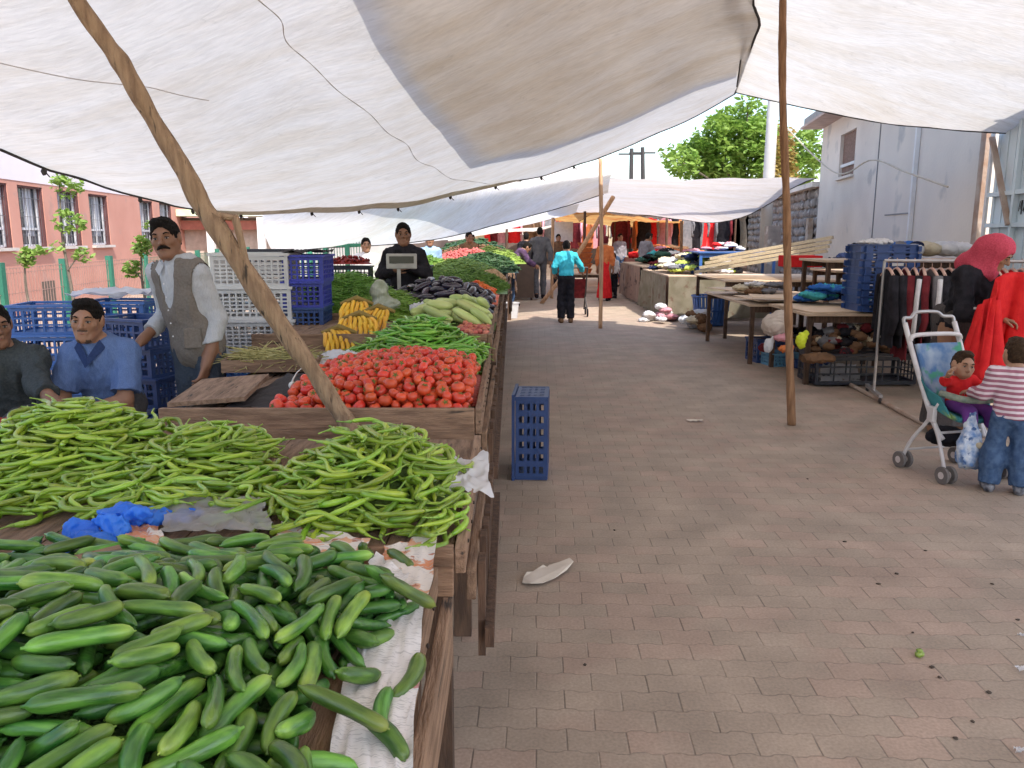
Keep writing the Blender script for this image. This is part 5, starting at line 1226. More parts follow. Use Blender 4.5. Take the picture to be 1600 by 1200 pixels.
MB().box((-1.5,(s0+s3)/2,4.28), (3.8,s3-s0+.5,.14)).build('roof', M('roof_sheet', (.22,.21,.21,1), (.3,.28,.27,1), 3, .7), sh_)
MB().box((.25,(s1+s3)/2,4.12), (.5,s3-s1+.3,.05)).build('eave_board', M('eave_pink', (.42,.30,.26,1)), sh_)
MB().box((-3.2,s3-.12,2.05), (6,.22,4.1)).build('side_wall', M_SHEDP, sh_)
cb = [at(1240,195,A0.y+s3-.5)+V(-.5,-.6,0), at(1320,262,A0.y+sw0)+V(-.3,-.2,-.1), at(1390,250,13.6)+V(-.3,0,0), at(1440,268,12.1)+V(-.25,0,0), at(1505,292,10.7)+V(-.2,0,0)]
tag(MB().tube(catmull(cb,30), .014, 6).build('cable', M('cable_pale', (.55,.48,.38,1))), 'pale slack cable looping across the grey shed wall', 'cable')
# gate
gt = empty('metal_gate', A0, 0, 'light blue rusty metal gate with angle rails at the right edge', 'gate'); gt.matrix_basis = Matrix.Translation(A0) @ RF.to_4x4()
MB().box((.03,-.10,1.65), (.10,.16,3.3)).build('gate_post', M_RUST, gt); MB().box((.05,-.30,1.65), (.03,.06,3.3)).build('gate_frame', M_WTRIM, gt)
gl = 3.4
m = MB(); m.box((0,-.35-gl/2,1.65), (.012,gl,3.25))
for k in range(16): m.box((.010,-.42-k*gl/16,1.65), (.012,.05,3.22))
m.build('leaf', M_GATE, gt)
for z in (.7, 1.72, 2.08): MB().box((.04,-.35-gl/2,z), (.05,gl,.05)).build('rail', M_GATE, gt)
MB().box((.045,-1.05,1.65), (.05,.06,3.24)).build('stile', M_GATE, gt); MB().box((.045,-2.35,1.65), (.05,.06,3.24)).build('stile', M_GATE, gt)
MB().beam((.08,-.35,2.75), (.08,-1.05,1.72), .035, .06, (1,0,0)).build('brace', M_RUST, gt)
m = MB(); rs = random.Random(5)
for k in range(7):
    y = -1.12-.035*k; m.beam((.022,y,1.86+rs.uniform(-.03,.03)), (.022,y-rs.uniform(-.02,.04),1.96+rs.uniform(-.03,.03)), .004, .012)
m.build('painted_marks', M('black_paint', (.03,.03,.035,1)), gt)
# rough stone wall going on beyond the shed
M_STONE = M('rubble_stone', (.30,.26,.23,1), (.20,.17,.155,1), 3.2, .95, .9, 9, spots=((.42,.39,.36,1), 4.5, .56))
B0 = A0+FD*(s3+.1); stw = empty('stone_wall', B0, 0, 'rough rubble stone wall running on past the grey shed', 'wall'); stw.matrix_basis = Matrix.Translation(B0) @ RF.to_4x4()
m = MB(); rs = random.Random(3); y = 0
m.box((-.35,6.5,1.35), (.5,13,2.7)).build('core', M_STONE, stw)
m = MB(); z = .1
while z < 2.75:
    y = 0
    while y < 13:
        w_ = rs.uniform(.25,.55); h_ = .24
        m.ell((-.10+rs.uniform(-.03,.03), y+w_/2, z), (.09, w_*.53, h_*.52), 8, 5, jit=.5); y += w_
    z += .23
m.build('stones', M_STONE, stw, smooth=True)
MB().box((-.2,6.5,2.82), (.7,13,.12)).build('coping', M_SHEDP, stw)
q = Vector((.10,.9,.9)); MB().box((.05,.5,1.75), (.12,.28,.55)).build('meter_box', M('rust_box', (.35,.22,.14,1), (.5,.42,.34,1), 6), stw)
o = MB().box((0,0,.9), (.30,.30,1.8), taper=.12).build('gatepost', M_STONE, bevel=.02, loc=at(1205,400,17.2)*V(1,1,0).length*0+V(at(1205,400,16.8).x,16.8,0)); tag(o, 'leaning stone gatepost in front of the rubble wall', 'post')

# ================= clothes rack =================
M_CHROME = M('rack_white_metal', (.45,.43,.43,1), (.34,.32,.32,1), 8, .35, metal=.5)
rk = empty('clothes_rack', (3.62,7.86,0), math.radians(-12), 'white metal clothes rack on castors full of dark tracksuits', 'rack')
RL = 3.0; RH = 1.36
MB().tube([V(0,0,RH), V(RL,0,RH)], .016, 8).build('rail', M_CHROME, rk); MB().tube([V(0,0,.62), V(RL,0,.62)], .012, 8).build('lower_rail', M_CHROME, rk)
for x in (0, RL):
    MB().tube([V(x,0,.08), V(x,0,RH)], .014, 8).build('upright', M_CHROME, rk); MB().box((x,0,.075), (.035,.62,.03)).build('foot', M_CHROME, rk)
    for s in (-.28,.28): MB().ell((x,s,.03), (.016,.03,.03), 10, 7).build('castor', M_DKM, rk)
o = MB().tube([gp(1312,592,.02), gp(1455,668,.02)], .022, 8).build('pipe', M_RUST); tag(o, 'rusty pipe lying on the paving below the clothes rack', 'pipe')

# clothes
def cloth(name, c, c2=None, sc=12): return M(name, c, c2, sc, .95, .25, 60, spec=.1)
CL_BLACK = cloth('cloth_black', (.014,.013,.016,1), (.028,.026,.032,1)); CL_NAVY = cloth('cloth_navy', (.012,.018,.05,1), (.02,.03,.075,1))
CL_MAR = cloth('cloth_maroon', (.10,.015,.02,1), (.16,.025,.03,1)); CL_RED = cloth('cloth_red', (.55,.018,.022,1), (.66,.03,.03,1)); CL_GREY = cloth('cloth_grey', (.14,.14,.15,1), (.20,.19,.20,1))
CL_BRN = cloth('cloth_brown', (.13,.075,.045,1), (.20,.11,.06,1)); CL_WHT = cloth('cloth_white', (.66,.64,.64,1), (.56,.54,.55,1)); CL_GRN = cloth('cloth_green', (.03,.08,.06,1), (.05,.12,.09,1))
CL_PNK = cloth('cloth_pink', (.60,.30,.33,1), (.5,.22,.27,1)); CL_ORG = cloth('cloth_orange', (.60,.20,.07,1), (.5,.14,.05,1)); CL_TEAL = cloth('cloth_teal', (.05,.32,.36,1), (.08,.42,.46,1)); CL_BLU = cloth('cloth_blue', (.03,.11,.38,1), (.05,.17,.5,1))
CL_CRM = cloth('cloth_cream', (.62,.53,.38,1), (.5,.42,.3,1)); CL_DEN = cloth('cloth_denim', (.045,.08,.16,1), (.08,.13,.23,1), 30)
M_HANG = M('hanger', (.62,.42,.34,1), (.5,.25,.18,1), 8, .6)
def garment_mesh(seed, mat, stripe=None, w_=.50, h_=.80, t_=.05, flare=.04, long_sleeve=True):
    rs = random.Random(seed); mb = MB(); n = 16; m_ = 30
    rows = []
    for j in range(n+1):
        v = j/n; z = -v*h_; half = (.055+(w_/2-.055)*min(1, v/.13)**.7) if v < .13 else w_/2+flare*(v-.13)
        dz = -.0
        row = []
        for i in range(m_):
            a = 2*math.pi*i/m_; fold = 1+.35*math.sin(a*5+seed+v*2)*v+.2*math.sin(a*9+seed*2)*v
            row.append(V(math.cos(a)*t_/2*fold*(.6+.6*v), math.sin(a)*half, z+.012*math.sin(a*7+seed)*(v > .95)))
        rows.append(row)
    vs = [p for r in rows for p in r]
    mb.add(vs, [(j*m_+i, (j+1)*m_+i, (j+1)*m_+(i+1)%m_, j*m_+(i+1)%m_) for j in range(n) for i in range(m_)])
    if long_sleeve:
        for s in (-1,1): mb.tube([V(0,s*(w_/2-.05),-.07), V(.02*s,s*(w_/2+.03),-.25), V(.01,s*(w_/2+.02),-.48), V(-.01,s*(w_/2),-.62)], [.045,.05,.042,.035], 8)
    if stripe is not None:
        mb.cur = 1
        mb.tube([V(0,-(w_/2+.01),-.09), V(-.02,-(w_/2+.065),-.25), V(-.02,-(w_/2+.05),-.48), V(-.02,-(w_/2+.03),-.64)], .024, 6); mb.cur = 0
    return mb.mesh('garment', [mat]+([stripe] if stripe is not None else []), True)
hg_ = MB(); hg_.tube(catmull([V(0,-.2,-.085), V(0,-.12,-.035), V(0,0,.0), V(0,.12,-.035), V(0,.2,-.085)], 14), .016, 6); hg_.tube(catmull([V(0,0,0), V(0,0,.05), V(0,.025,.07), V(0,.02,.10), V(0,-.01,.085)], 10), .003, 5)
HM = hg_.mesh('hanger', M_HANG, True)
gl_ = [(CL_BLACK,None,'black'),(CL_BLACK,None,'plain black'),(CL_MAR,None,'maroon'),(CL_BLACK,CL_WHT,'black white-piped'),(CL_MAR,None,'dark maroon'),(CL_GREY,CL_WHT,'grey white-piped'),(CL_BLACK,None,'matt black'),(CL_BLACK,None,'deep black'),(CL_BLACK,CL_WHT,'second black white-piped'),(CL_NAVY,None,'navy'),(CL_BRN,None,'brown'),(CL_ORG,None,'rust orange'),(CL_MAR,None,'wine red'),(CL_RED,None,'bright red'),(CL_RED,None,'crimson'),(CL_GREY,None,'mid grey'),(CL_BLACK,None,'black zipped'),(CL_GRN,None,'dark green'),(CL_GREY,CL_WHT,'grey striped'),(CL_BLACK,None,'black soft'),(CL_NAVY,None,'dark navy'),(CL_WHT,None,'white'),(CL_GREY,None,'pale grey'),(CL_BLACK,None,'last black')]
Rk = Matrix.Rotation(math.radians(-12), 3, 'Z'); rs = random.Random(6); gcache = {}
for k, (mt, stp, nm) in enumerate(gl_):
    x = .06+k*.118; p = Vector((3.62,7.86,0))+Rk @ V(.04+k*.078,0,RH-.075)
    key = (mt.name, stp is not None)
    if key not in gcache: gcache[key] = garment_mesh(k, mt, stp, h_=.74+.06*(k % 3))
    e = inst(gcache[key], 'hanging_jacket', p, Matrix.Rotation(math.radians(-12)+rs.uniform(-.12,.12), 3, 'Z'))
    tag(e, '%s jacket hanging on the rack, number %d from its left end' % (nm, k+1), 'jacket', 'jackets hanging on the white rack')
    inst(HM, 'hanger', (0,0,.0), parent=e)
# things on top of / behind the rack : pile table
def piece(rs, c, r, mat, name, label, group, cat='clothes', fs=16, fold=.014, parent=None, res=.02):
    lo = [c[i]-max(r)*1.25-.05 for i in range(3)]; hi = [c[i]+max(r)*1.25+.05 for i in range(3)]
    vol = Vol(lo, hi, res); a = rs.uniform(0, 3.14); ca, sa = math.cos(a), math.sin(a)
    vol.ell(c, r, R=[[ca,sa,0],[-sa,ca,0],[0,0,1]], k=.02); vol.ell((c[0]+rs.uniform(-.5,.5)*r[0], c[1]+rs.uniform(-.5,.5)*r[1], c[2]+r[2]*.3), (r[0]*.55, r[1]*.5, r[2]*.9), k=.03)
    o = bpy.data.objects.new(name, vol.mesh(name, mat, fold=fold, fs=fs, seed=rs.random()*9+1)); COL.objects.link(o)
    return tag(o, label, cat, group)
def heap_of(name, cx, cy, rx, ry, z0, h, mats, n, size, label, group, cat='clothes', seed=1, flat=.26):
    rs = random.Random(seed); cols = {}
    for k in range(n):
        a = rs.uniform(0, 6.283); q = rs.random()**.6; x, y = cx+rx*q*math.cos(a), cy+ry*q*math.sin(a); z = z0+h*max(0, 1-q*q)*rs.uniform(.5,1)+size*flat*.5
        mt, cn = mats[k % len(mats)]
        piece(rs, (x,y,z), (size*rs.uniform(.7,1.1), size*rs.uniform(.6,1), size*flat*rs.uniform(.7,1.2)), mt, name, label % cn, group, cat, res=max(.016, size/11), fold=size*.14, fs=3.0/size)
tabs = M('table_board', (.62,.47,.34,1), (.52,.38,.27,1), 6, .85, .3, 30, stretch=(.6,5,1)); CARD = M('cardboard', (.70,.53,.38,1), (.62,.46,.32,1), 4, .9, .2, 30)
def table(x0, x1, y0, y1, z, label, mat=tabs, rz=0, tilt=0, legs=4):
    cx, cy = (x0+x1)/2, (y0+y1)/2; r = empty('table', (cx, cy, 0), rz, label, 'table')
    MB().box((0,0,z-.015), (x1-x0, y1-y0, .03)).build('tabletop', mat, r, bevel=.004)
    for sx in (-1,1):
        for sy in (-1,1): MB().box((sx*((x1-x0)/2-.06), sy*((y1-y0)/2-.06), (z-.03)/2), (.05,.05,z-.03)).build('leg', W_DK, r)
    for sy in (-1,1): MB().box((0, sy*((y1-y0)/2-.06), z-.07), (x1-x0-.17,.03,.07)).build('apron', W_DK, r)
    return r
table(3.15, 4.55, 8.55, 9.85, .78, 'wooden table with cardboard behind the lone brown pole')
table(2.95, 4.5, 9.95, 12.3, .76, 'low wooden table covered with cardboard sheets beyond the first')
o = MB().box((0,0,0), (1.25,.95,.012)).build('cardboard_sheet', CARD, loc=(3.78,9.1,.80)); o.rotation_euler = (.012,-.01,.12); tag(o, 'large flat cardboard sheet nearest the brown pole', 'cardboard')
for k, (x, y, w_, d_, a_, t_) in enumerate(((3.45,10.4,.9,.7,.2,.03),(3.9,10.9,.8,.9,-.3,-.02),(3.4,11.5,.8,.9,.5,.035),(3.35,9.98,.75,.35,-.15,.05))):
    o = MB().box((0,0,0), (w_,d_,.01)).build('cardboard_sheet', CARD, loc=(x,y,.80+.016*k)); o.rotation_euler = (t_, t_*.6, a_)
    tag(o, ('cardboard sheet lying on the low table, '+('nearest', 'middle right', 'farthest', 'front left')[k]+' of the four'), 'cardboard')
heap_of('folded_shirt', 3.72, 9.35, .42, .30, .80, .20, [(CL_BLU,'blue'),(CL_TEAL,'turquoise'),(cloth('cloth_cyan', (.12,.5,.62,1), (.2,.6,.7,1)),'pale cyan'),(CL_BLU,'royal blue'),(CL_TEAL,'bright turquoise'),(CL_NAVY,'dark blue')], 20, .17, '%s shirt thrown on the table beside the blue tray stack', 'blue shirts thrown on the table', seed=4)
stack(3.98, 8.72, .80, 9, (.56,.40,.085), .02, plastic('tray_blue', (.025,.06,.20,1), (.03,.075,.24,1)), 'the flat navy tray stack on the table', 'flat navy trays on the table', jit=.02, nb=3, nr=2, dz=.078, bw=.13)
heap_of('garment', 3.5, 11.2, .45, .5, .80, .14, [(CL_CRM,'cream'),(CL_WHT,'white'),(CL_GREY,'grey'),(CL_BRN,'brown')], 12, .16, '%s cloth scattered on the cardboard of the low table', 'cloths on the low cardboard table', seed=61)
heap_of('bundle', 3.9, 11.0, .5, .9, .02, .3, [(CL_BLACK,'black'),(CL_BRN,'brown'),(CL_GREY,'grey'),(CL_NAVY,'navy')], 22, .22, '%s bundle stored on the ground under the low table', 'bundles under the low table', seed=62)
crate((3.35,10.3,.0), (.5,.38,.3), .1, C_NAVY, 'navy crate on the ground beneath the low cardboard table')
heap_of('folded_shirt', 3.9, 8.72, .05, .05, 1.50, .03, [(CL_WHT,'white')], 2, .16, '%s cloth on top of the flat navy trays', 'white cloths on the navy trays', seed=14)
# small price-label plates on the trays
for (z, t) in ((1.30,'a'), (1.03,'b')):
    o = MB().box((4.06,8.505,z), (.12,.006,.03)).build('label_plate', CL_WHT); tag(o, 'small white label plate on the %s navy tray' % ('upper' if t == 'a' else 'lower'), 'label')
# under the table: a heap of shoes and rags, sacks, crates
heap_of('shoe', 3.78, 8.72, .55, .22, .34, .36, [(CL_BRN,'brown'),(CL_BLACK,'black'),(CL_CRM,'beige'),(CL_BRN,'tan'),(CL_GREY,'grey'),(CL_MAR,'reddish')], 90, .085, '%s used shoe in the heap under the cardboard table', 'used shoes heaped under the table', 'shoe', seed=8, flat=.5)
crate((3.80,8.72,.02), (1.1,.5,.34), .03, C_BLK, 'wide black box holding the heap of used shoes')
M_SACK = M('pale_sack', (.45,.36,.30,1), (.56,.48,.42,1), 9, .8, .3, 40)
def sack(px, py, Y, r, mat, label, seed):
    q = at(px, py, Y); blob_bag('sack', [(q.x,Y,q.z,*r),(q.x+.04,Y-.02,q.z+r[2]*.8,r[0]*.5,r[1]*.5,r[2]*.5)], mat, label, seed=seed)
sack(1212,508,8.5,(.15,.13,.13), M_SACK, 'beige sack hanging under the cardboard table, left of the brown pole', 31)
sack(1200,540,8.35,(.05,.05,.08), M_WHPL, 'small white bag at the left end of the goods under the table', 32)
sack(1222,528,8.3,(.09,.08,.04), CL_PNK, 'pink cloth bundle behind the foot of the brown pole', 33)
sack(1228,545,8.2,(.08,.07,.04), CL_ORG, 'orange bundle lying on the light blue crate', 34)
sack(1252,532,8.2,(.055,.06,.09), M('neon_yellow', (.62,.72,.02,1), (.7,.8,.05,1), 6, .5), 'neon yellow bundle just right of the brown pole', 35)
sack(1196,543,8.5,(.08,.06,.05), CL_MAR, 'dark red bundle at the table leg', 36)
sack(1275,560,8.2,(.22,.12,.05), CL_BRN, 'flat brown bundle right of the neon yellow one', 37)
q = gp(1215,572,0); crate((q.x+.05,q.y+.1,0), (.34,.30,.17), .2, C_SKY, 'small light blue crate on the ground behind the brown pole')
q = gp(1268,575,0); crate((q.x,q.y+.15,0), (.46,.32,.12), .1, C_NAVY, 'low navy crate on the ground right of the brown pole')
crumple('plastic_bag', [gp(1280,602,.01), gp(1345,600,.01), gp(1338,575,.02), gp(1283,572,.02)], 18, .05, M_WHPL, 'thin white plastic bag lying on the paving near the pipe', 'plastic bag', 4, 51)
# blue round basket farther
q = gp(1116,511,0); r = empty('round_basket', (q.x,q.y+.3,0), 0, 'large ribbed blue plastic basket standing on the ground under the far table', 'basket')
m = MB(); rr0 = .33
for k in range(28):
    a = 2*math.pi*k/28; ca, sa = math.cos(a), math.sin(a); m.beam((rr0*.8*ca,rr0*.8*sa,.02), (rr0*ca,rr0*sa,.52), .045, .02, (ca,sa,0))
m.build('ribs', C_BLUE, r)
m = MB()
for z, q_ in ((.03,.82),(.28,.92),(.53,1.04)): m.tube([V(math.cos(a)*rr0*q_, math.sin(a)*rr0*q_, z) for a in [2*math.pi*k/28 for k in range(29)]], .018, 6)
m.build('hoops', C_BLUE, r); MB().tube([V(0,0,.01), V(0,0,.03)], .27, 20).build('bottom', C_BLUE, r)
# long pale slatted boards behind the cardboard
tb_ = table(3.3, 5.2, 12.5, 14.6, .92, 'far table with long cream slatted boards, behind the blue shirts', CARD)
for k in range(4):
    a = at(1088+8*k, 425-7*k, 13.2+.3*k); b = at(1292+3*k, 392-7*k, 12.2+.3*k); o = MB().beam(a, b, .22, .05).build('long_board', M('cream_slats', (.62,.52,.36,1), (.50,.40,.27,1), 9, .85, .3, 30, stretch=(.8,6,6)))
    tag(o, 'long cream board sloping up to the right, %s of four' % ('first', 'second', 'third', 'highest')[k], 'board', 'long cream boards')
q = at(1250,408,11.6); o = MB().box((q.x,11.6,q.z), (.50,.4,.16)).build('box', CL_RED, bevel=.01); tag(o, 'red box under the cream boards, right of the brown pole', 'box')
# stalls of clothes further down on the right
def far_stall(x0, x1, y0, y1, z, label, skirt=None):
    r = table(x0, x1, y0, y1, z, label)
    if skirt: 
        P_ = [[V(x0-.05-(x0+x1)/2+(.05*math.sin(k*1.7)+.03*math.sin(k*3.1+y0))*j/4, y0+(y1-y0)*k/30-(y0+y1)/2, z-.02-(z-.08)*j/4) for k in range(31)] for j in range(5)]
        MB().grid(P_).build('table_cloth', skirt, r, smooth=True)
        P_ = [[V(x0+(x1-x0)*k/20-(x0+x1)/2, y0-.05-(y0+y1)/2+(.05*math.sin(k*1.7)+.03*math.sin(k*2.9))*j/4, z-.02-(z-.08)*j/4) for k in range(21)] for j in range(5)]
        MB().grid(P_).build('table_cloth', skirt, r, smooth=True)
far_stall(2.95, 4.9, 15.2, 18.2, .86, 'far stall of mixed white clothes with a greenish skirt', M('skirt_olive', (.15,.13,.085,1), (.22,.19,.14,1), 5, .9, spots=((.14,.09,.06,1), 7, .58)))
heap_of('garment', 3.7, 16.5, .8, 1.3, .88, .34, [(CL_WHT,'white'),(CL_CRM,'cream'),(CL_NAVY,'navy'),(CL_WHT,'off-white'),(cloth('cloth_lime', (.45,.55,.12,1)),'lime'),(CL_GREY,'grey')], 60, .22, '%s garment in the far pale clothes heap', 'garments of the far pale heap', seed=21)
far_stall(3.0, 5.4, 18.6, 22, .9, 'far stall of dark and teal clothes', M('skirt_brown', (.24,.16,.12,1), (.32,.2,.15,1), 5, .9, spots=((.10,.06,.05,1), 6, .56)))
heap_of('garment', 4.0, 20, .9, 1.3, .92, .30, [(CL_NAVY,'navy'),(CL_GRN,'dark green'),(CL_WHT,'white'),(CL_MAR,'maroon'),(CL_BLACK,'black'),(CL_TEAL,'teal')], 48, .25, '%s garment in the farther dark clothes heap', 'garments of the farther dark heap', seed=22)
far_stall(3.6, 6.5, 22.4, 27, .95, 'distant stall of orange and red cloths', M('skirt_red', (.38,.14,.10,1), (.3,.1,.08,1), 2, .9))
heap_of('garment', 4.8, 24.5, 1.2, 1.8, .95, .35, [(CL_ORG,'orange'),(CL_RED,'red'),(CL_PNK,'pink'),(CL_BRN,'brown'),(CL_ORG,'rust')], 26, .28, '%s cloth in the distant orange and red heap', 'cloths of the distant orange heap', seed=23)
heap_of('bag', 2.78, 15.05, .30, .35, .0, .30, [(M_WHPL,'white plastic'),(CL_PNK,'coral'),(CL_WHT,'white cloth'),(CL_PNK,'pinkish')], 14, .13, '%s bag dumped on the ground at the corner of the far pale stall', 'bags at the far stall corner', 'bag', seed=71, flat=.4)
heap_of('bag', 3.1, 13.6, .3, .5, .0, .35, [(M_WHPL,'white'),(CL_CRM,'cream'),(CL_BRN,'brown')], 12, .17, '%s bag on the ground beneath the long cream boards', 'bags under the cream boards', 'bag', seed=72, flat=.45)
# blue table frames with pink goods
q = at(1147,398,15.5); r = table(q.x-.75, q.x+.75, 15.2, 16.0, 1.30, 'blue painted table in front of the stone wall with pink goods on top', C_BLUE)
for c_ in r.children: c_.data.materials[0] = C_BLUE
heap_of('garment', q.x-.2, 15.6, .42, .2, 1.32, .16, [(CL_PNK,'pink'),(CL_WHT,'white'),(CL_RED,'rosy red'),(CL_WHT,'cream white')], 16, .12, '%s cloth on the blue table by the stone wall', 'pink and white cloths on the blue table', seed=24)
heap_of('garment', 5.0, 11.8, .5, .3, 1.15, .15, [(CL_BLACK,'black'),(CL_NAVY,'dark navy')], 5, .2, '%s cloth piled before the grey shed', 'dark cloths before the shed', seed=25)
table(4.5, 7.0, 11.2, 12.2, 1.12, 'high shelf table before the grey shed', CARD)
# shelf behind the rack with caps and bundles
rt = table(3.9, 7.2, 8.75+1.3, 9.6+1.4, 1.30, 'high display table behind the clothes rack')
for k, (px, py, mt, nm) in enumerate(((1385,380,CL_BLU,'blue'),(1420,386,CL_BLU,'denim blue'),(1500,380,CL_WHT,'white'),(1478,384,CL_WHT,'creamy white'),(1400,388,CL_GREY,'grey blue'),(1452,385,CL_CRM,'cream'),(1590,365,CL_PNK,'lilac'),(1345,385,CL_BLACK,'black'))):
    q = at(px, py, 10.2); piece(random.Random(60+k), (q.x,10.2,1.43), (.20,.15,.09), mt, 'bundle', '%s bundle of cloth lying behind the rack rail' % nm, 'cloth bundles behind the rack rail')
q = at(1452,372,9.6); r = empty('baseball_cap', (q.x,9.9,1.40), .6, 'dark and white cap propped on the goods behind the rack', 'cap')
MB().ell((0,0,.03), (.10,.10,.09), 14, 8).build('crown', CL_WHT, r, smooth=True); MB().ell((-.12,-.02,.05), (.09,.08,.012), 12, 6).build('visor', CL_NAVY, r, smooth=True)
MB().ell((.02,0,.08), (.085,.085,.055), 14, 8).build('front_panel', CL_NAVY, r, smooth=True)

# ================= far end of the lane =================
rs = random.Random(91)
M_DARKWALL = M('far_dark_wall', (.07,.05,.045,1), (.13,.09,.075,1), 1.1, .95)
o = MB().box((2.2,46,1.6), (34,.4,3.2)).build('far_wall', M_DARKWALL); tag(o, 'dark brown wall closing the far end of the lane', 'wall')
o = MB().box((-19,50,2.2), (12,.4,4.4)).build('far_building', M_LILAC); tag(o, 'pale distant building front left of the lane', 'building')
o = MB().box((24,46,1.4), (26,.4,2.8)).build('far_wall', M_STONE); tag(o, 'distant stone wall right of the lane behind the tree', 'wall')
cols = [(CL_MAR,'maroon'),(CL_BRN,'brown'),(CL_ORG,'orange'),(CL_RED,'red'),(CL_BLACK,'black'),(CL_GREY,'grey'),(CL_PNK,'pink'),(CL_CRM,'cream')]
gm = {}
for row, (y, x0, x1, n, z) in enumerate(((30,1.9,6.8,24,2.15),(27,3.6,7.2,16,2.2),(36,-1.5,6.5,26,2.3))):
    ra = MB().tube([V(x0-.2,y,z+.05), V(x1+.2,y,z+.05)], .03, 6); rr = empty('hanging_rail', (0,0,0), 0, ('hanging rail of red brown clothes under the yellow awning','short hanging rail at the right under the yellow awning','last hanging rail at the very end of the lane')[row], 'rail')
    ra.build('bar', W_DK, rr)
    for x in (x0-.2, (x0+x1)/2, x1+.2): MB().tube([V(x,y,0), V(x,y,z+.1)], .035, 6).build('post', W_DK, rr)
    for k in range(n):
        mt, cn = cols[int(rs.random()**1.5*8)]
        if mt.name not in gm: gm[mt.name] = garment_mesh(50+len(gm), mt, None, h_=1.0, long_sleeve=True)
        e = inst(gm[mt.name], 'hanging_garment', (x0+(x1-x0)*k/(n-1), y, z-.02), Matrix.Rotation(math.pi/2*rs.choice((1,.6,0)), 3, 'Z'))
        tag(e, '%s garment hanging on the %s' % (cn, ('rail under the yellow awning','short right-hand rail','last far rail')[row]), 'garment', 'garments on the %s rail' % ('yellow awning','short right','last far')[row])
far_stall(-2.6, .55, 20.2, 26, .95, 'distant vegetable stall past the grey jacketed man', M('skirt_dark', (.12,.08,.06,1)))
leafy_heap('vegetables', -1.0, 22, 1.2, 1.6, .97, .35, CL_BRN, 'brownish produce heap on the distant stall', 500, .12, .03, 'vegetables', 41)
leafy_heap('vegetables', -1.2, 25, 1.2, 1.2, .97, .5, P_DARKG, 'dark produce heap at the end of the distant stall', 400, .2, .03, 'vegetables', 42)
for k, (px, py, ty_) in enumerate(((862,470-4,340),(912,455,330),(1040,450,340),(1063,460,345),(790,452,350))):
    pole(px, py, px+2, ty_, .045, (W_PALE, W_DK, W_DK, W_POLE2, W_DK)[k], ('thin pole behind the boy in turquoise','dark thin post beneath the yellow awning','dark post right of the man in the grey shirt','brown post at the right end of the yellow awning','dark post over the vegetable row')[k], 6, 0)
o = MB().box((at(880,365,26).x,26,at(880,362,26).z), (.62,.03,.62)).build('signboard', CL_WHT); tag(o, 'blank white board hanging beneath the tarps beyond the grey jacketed man', 'board')
# orange stacked tubs by the woman in red
q = gp(925,462,0)
for k in range(6):
    m = MB().tube([V(0,0,0), V(0,0,.13)], [.16,.22], 14); e = m.build('tub', CL_ORG, loc=(q.x-.1,q.y+1.2,.55+k*.145)); tag(e, 'orange plastic tub, %s of the stack beside the woman in red' % ('lowest','second','third','fourth','fifth','topmost')[k], 'tub', 'orange tubs')
r = table(q.x-.5, q.x+.4, q.y+.9, q.y+1.6, .54, 'small low table under the orange tubs')
# white bucket by the aisle edge
q = gp(799,497,0); r = empty('bucket', (q.x,q.y,0), 0, 'white plastic bucket at the end of the aisle side of the stalls', 'bucket')
MB().tube([V(0,0,.005), V(0,0,.30)], [.12,.15], 18).build('pail', M_WHPL, r, smooth=False); MB().tube([V(.155*math.cos(a),.155*math.sin(a),.30) for a in [k*.3491 for k in range(19)]], .010, 6).build('rim', M_WHPL, r)

# ================= litter =================
M_PAPER = M('paper_scrap', (.66,.58,.50,1), (.56,.48,.40,1), 12, .8)
fp = [(0,0),(.04,-.02),(.10,-.015),(.17,.02),(.24,.075),(.285,.12),(.27,.145),(.21,.12),(.155,.115),(.14,.09),(.12,.10),(.08,.085),(.06,.06),(.03,.055),(.01,.03)]
c = gp(816,914,0); R2 = Matrix.Rotation(.05, 3, 'Z'); m = MB()
vs = [R2 @ V(x*.92, y*1.5, .012+.012*abs(math.sin(x*40))+.01*y/.1)+c for x, y in fp]; lo_ = [v-V(0,0,.003) for v in vs]; n = len(fp)
m.add(vs+lo_, [tuple(range(n)), tuple(range(2*n-1, n-1, -1))]+[(i, n+i, n+(i+1)%n, (i+1)%n) for i in range(n)])
tag(m.build('paper_scrap', M_PAPER), 'torn cream paper scrap lying on the pavers in the near aisle', 'paper')
for k, (px, py, w_, d_, mt, lab) in enumerate(((1086,658,.14,.05,M_PAPER,'small pale scrap in the middle of the aisle'),(1596,1048,.035,.03,M_WHPL,'white scrap at the right edge of the near paving'),(1594,1175,.03,.022,M_WHPL,'white scrap near the bottom right corner'),(1596,995,.022,.016,M_WHPL,'tiny whitish scrap at the right edge above the others'))):
    q = gp(px, py, .006); crumple('plastic_scrap', [q+V(-w_/2,-d_/2,0), q+V(w_/2,-d_/2,0), q+V(w_/2,d_/2,0), q+V(-w_/2,d_/2,0)], 6, .012, mt, lab, 'litter', 3, 60+k)
q = gp(1437,1022,.012); g_ = MB().ell(q, (.018,.016,.014), 10, 7, jit=.3); g_.ell(q+V(0,.004,.014), (.014,.012,.006), 8, 5)
tag(g_.build('cucumber_end', P_CUKE, smooth=True), 'cut green cucumber end lying on the paving', 'litter')
M_DIRT = M('dark_litter', (.05,.035,.025,1), (.08,.055,.04,1), 20, .9)
rs = random.Random(14)
spots_ = [(914,1038),(1401,896),(1468,1058),(1545,1081),(1520,1127),(1493,1153),(1426,988),(1373,912),(1550,912),(1590,968),(1456,1042),(1262,748),(960,828),(968,536),(1446,860),(1320,846)]
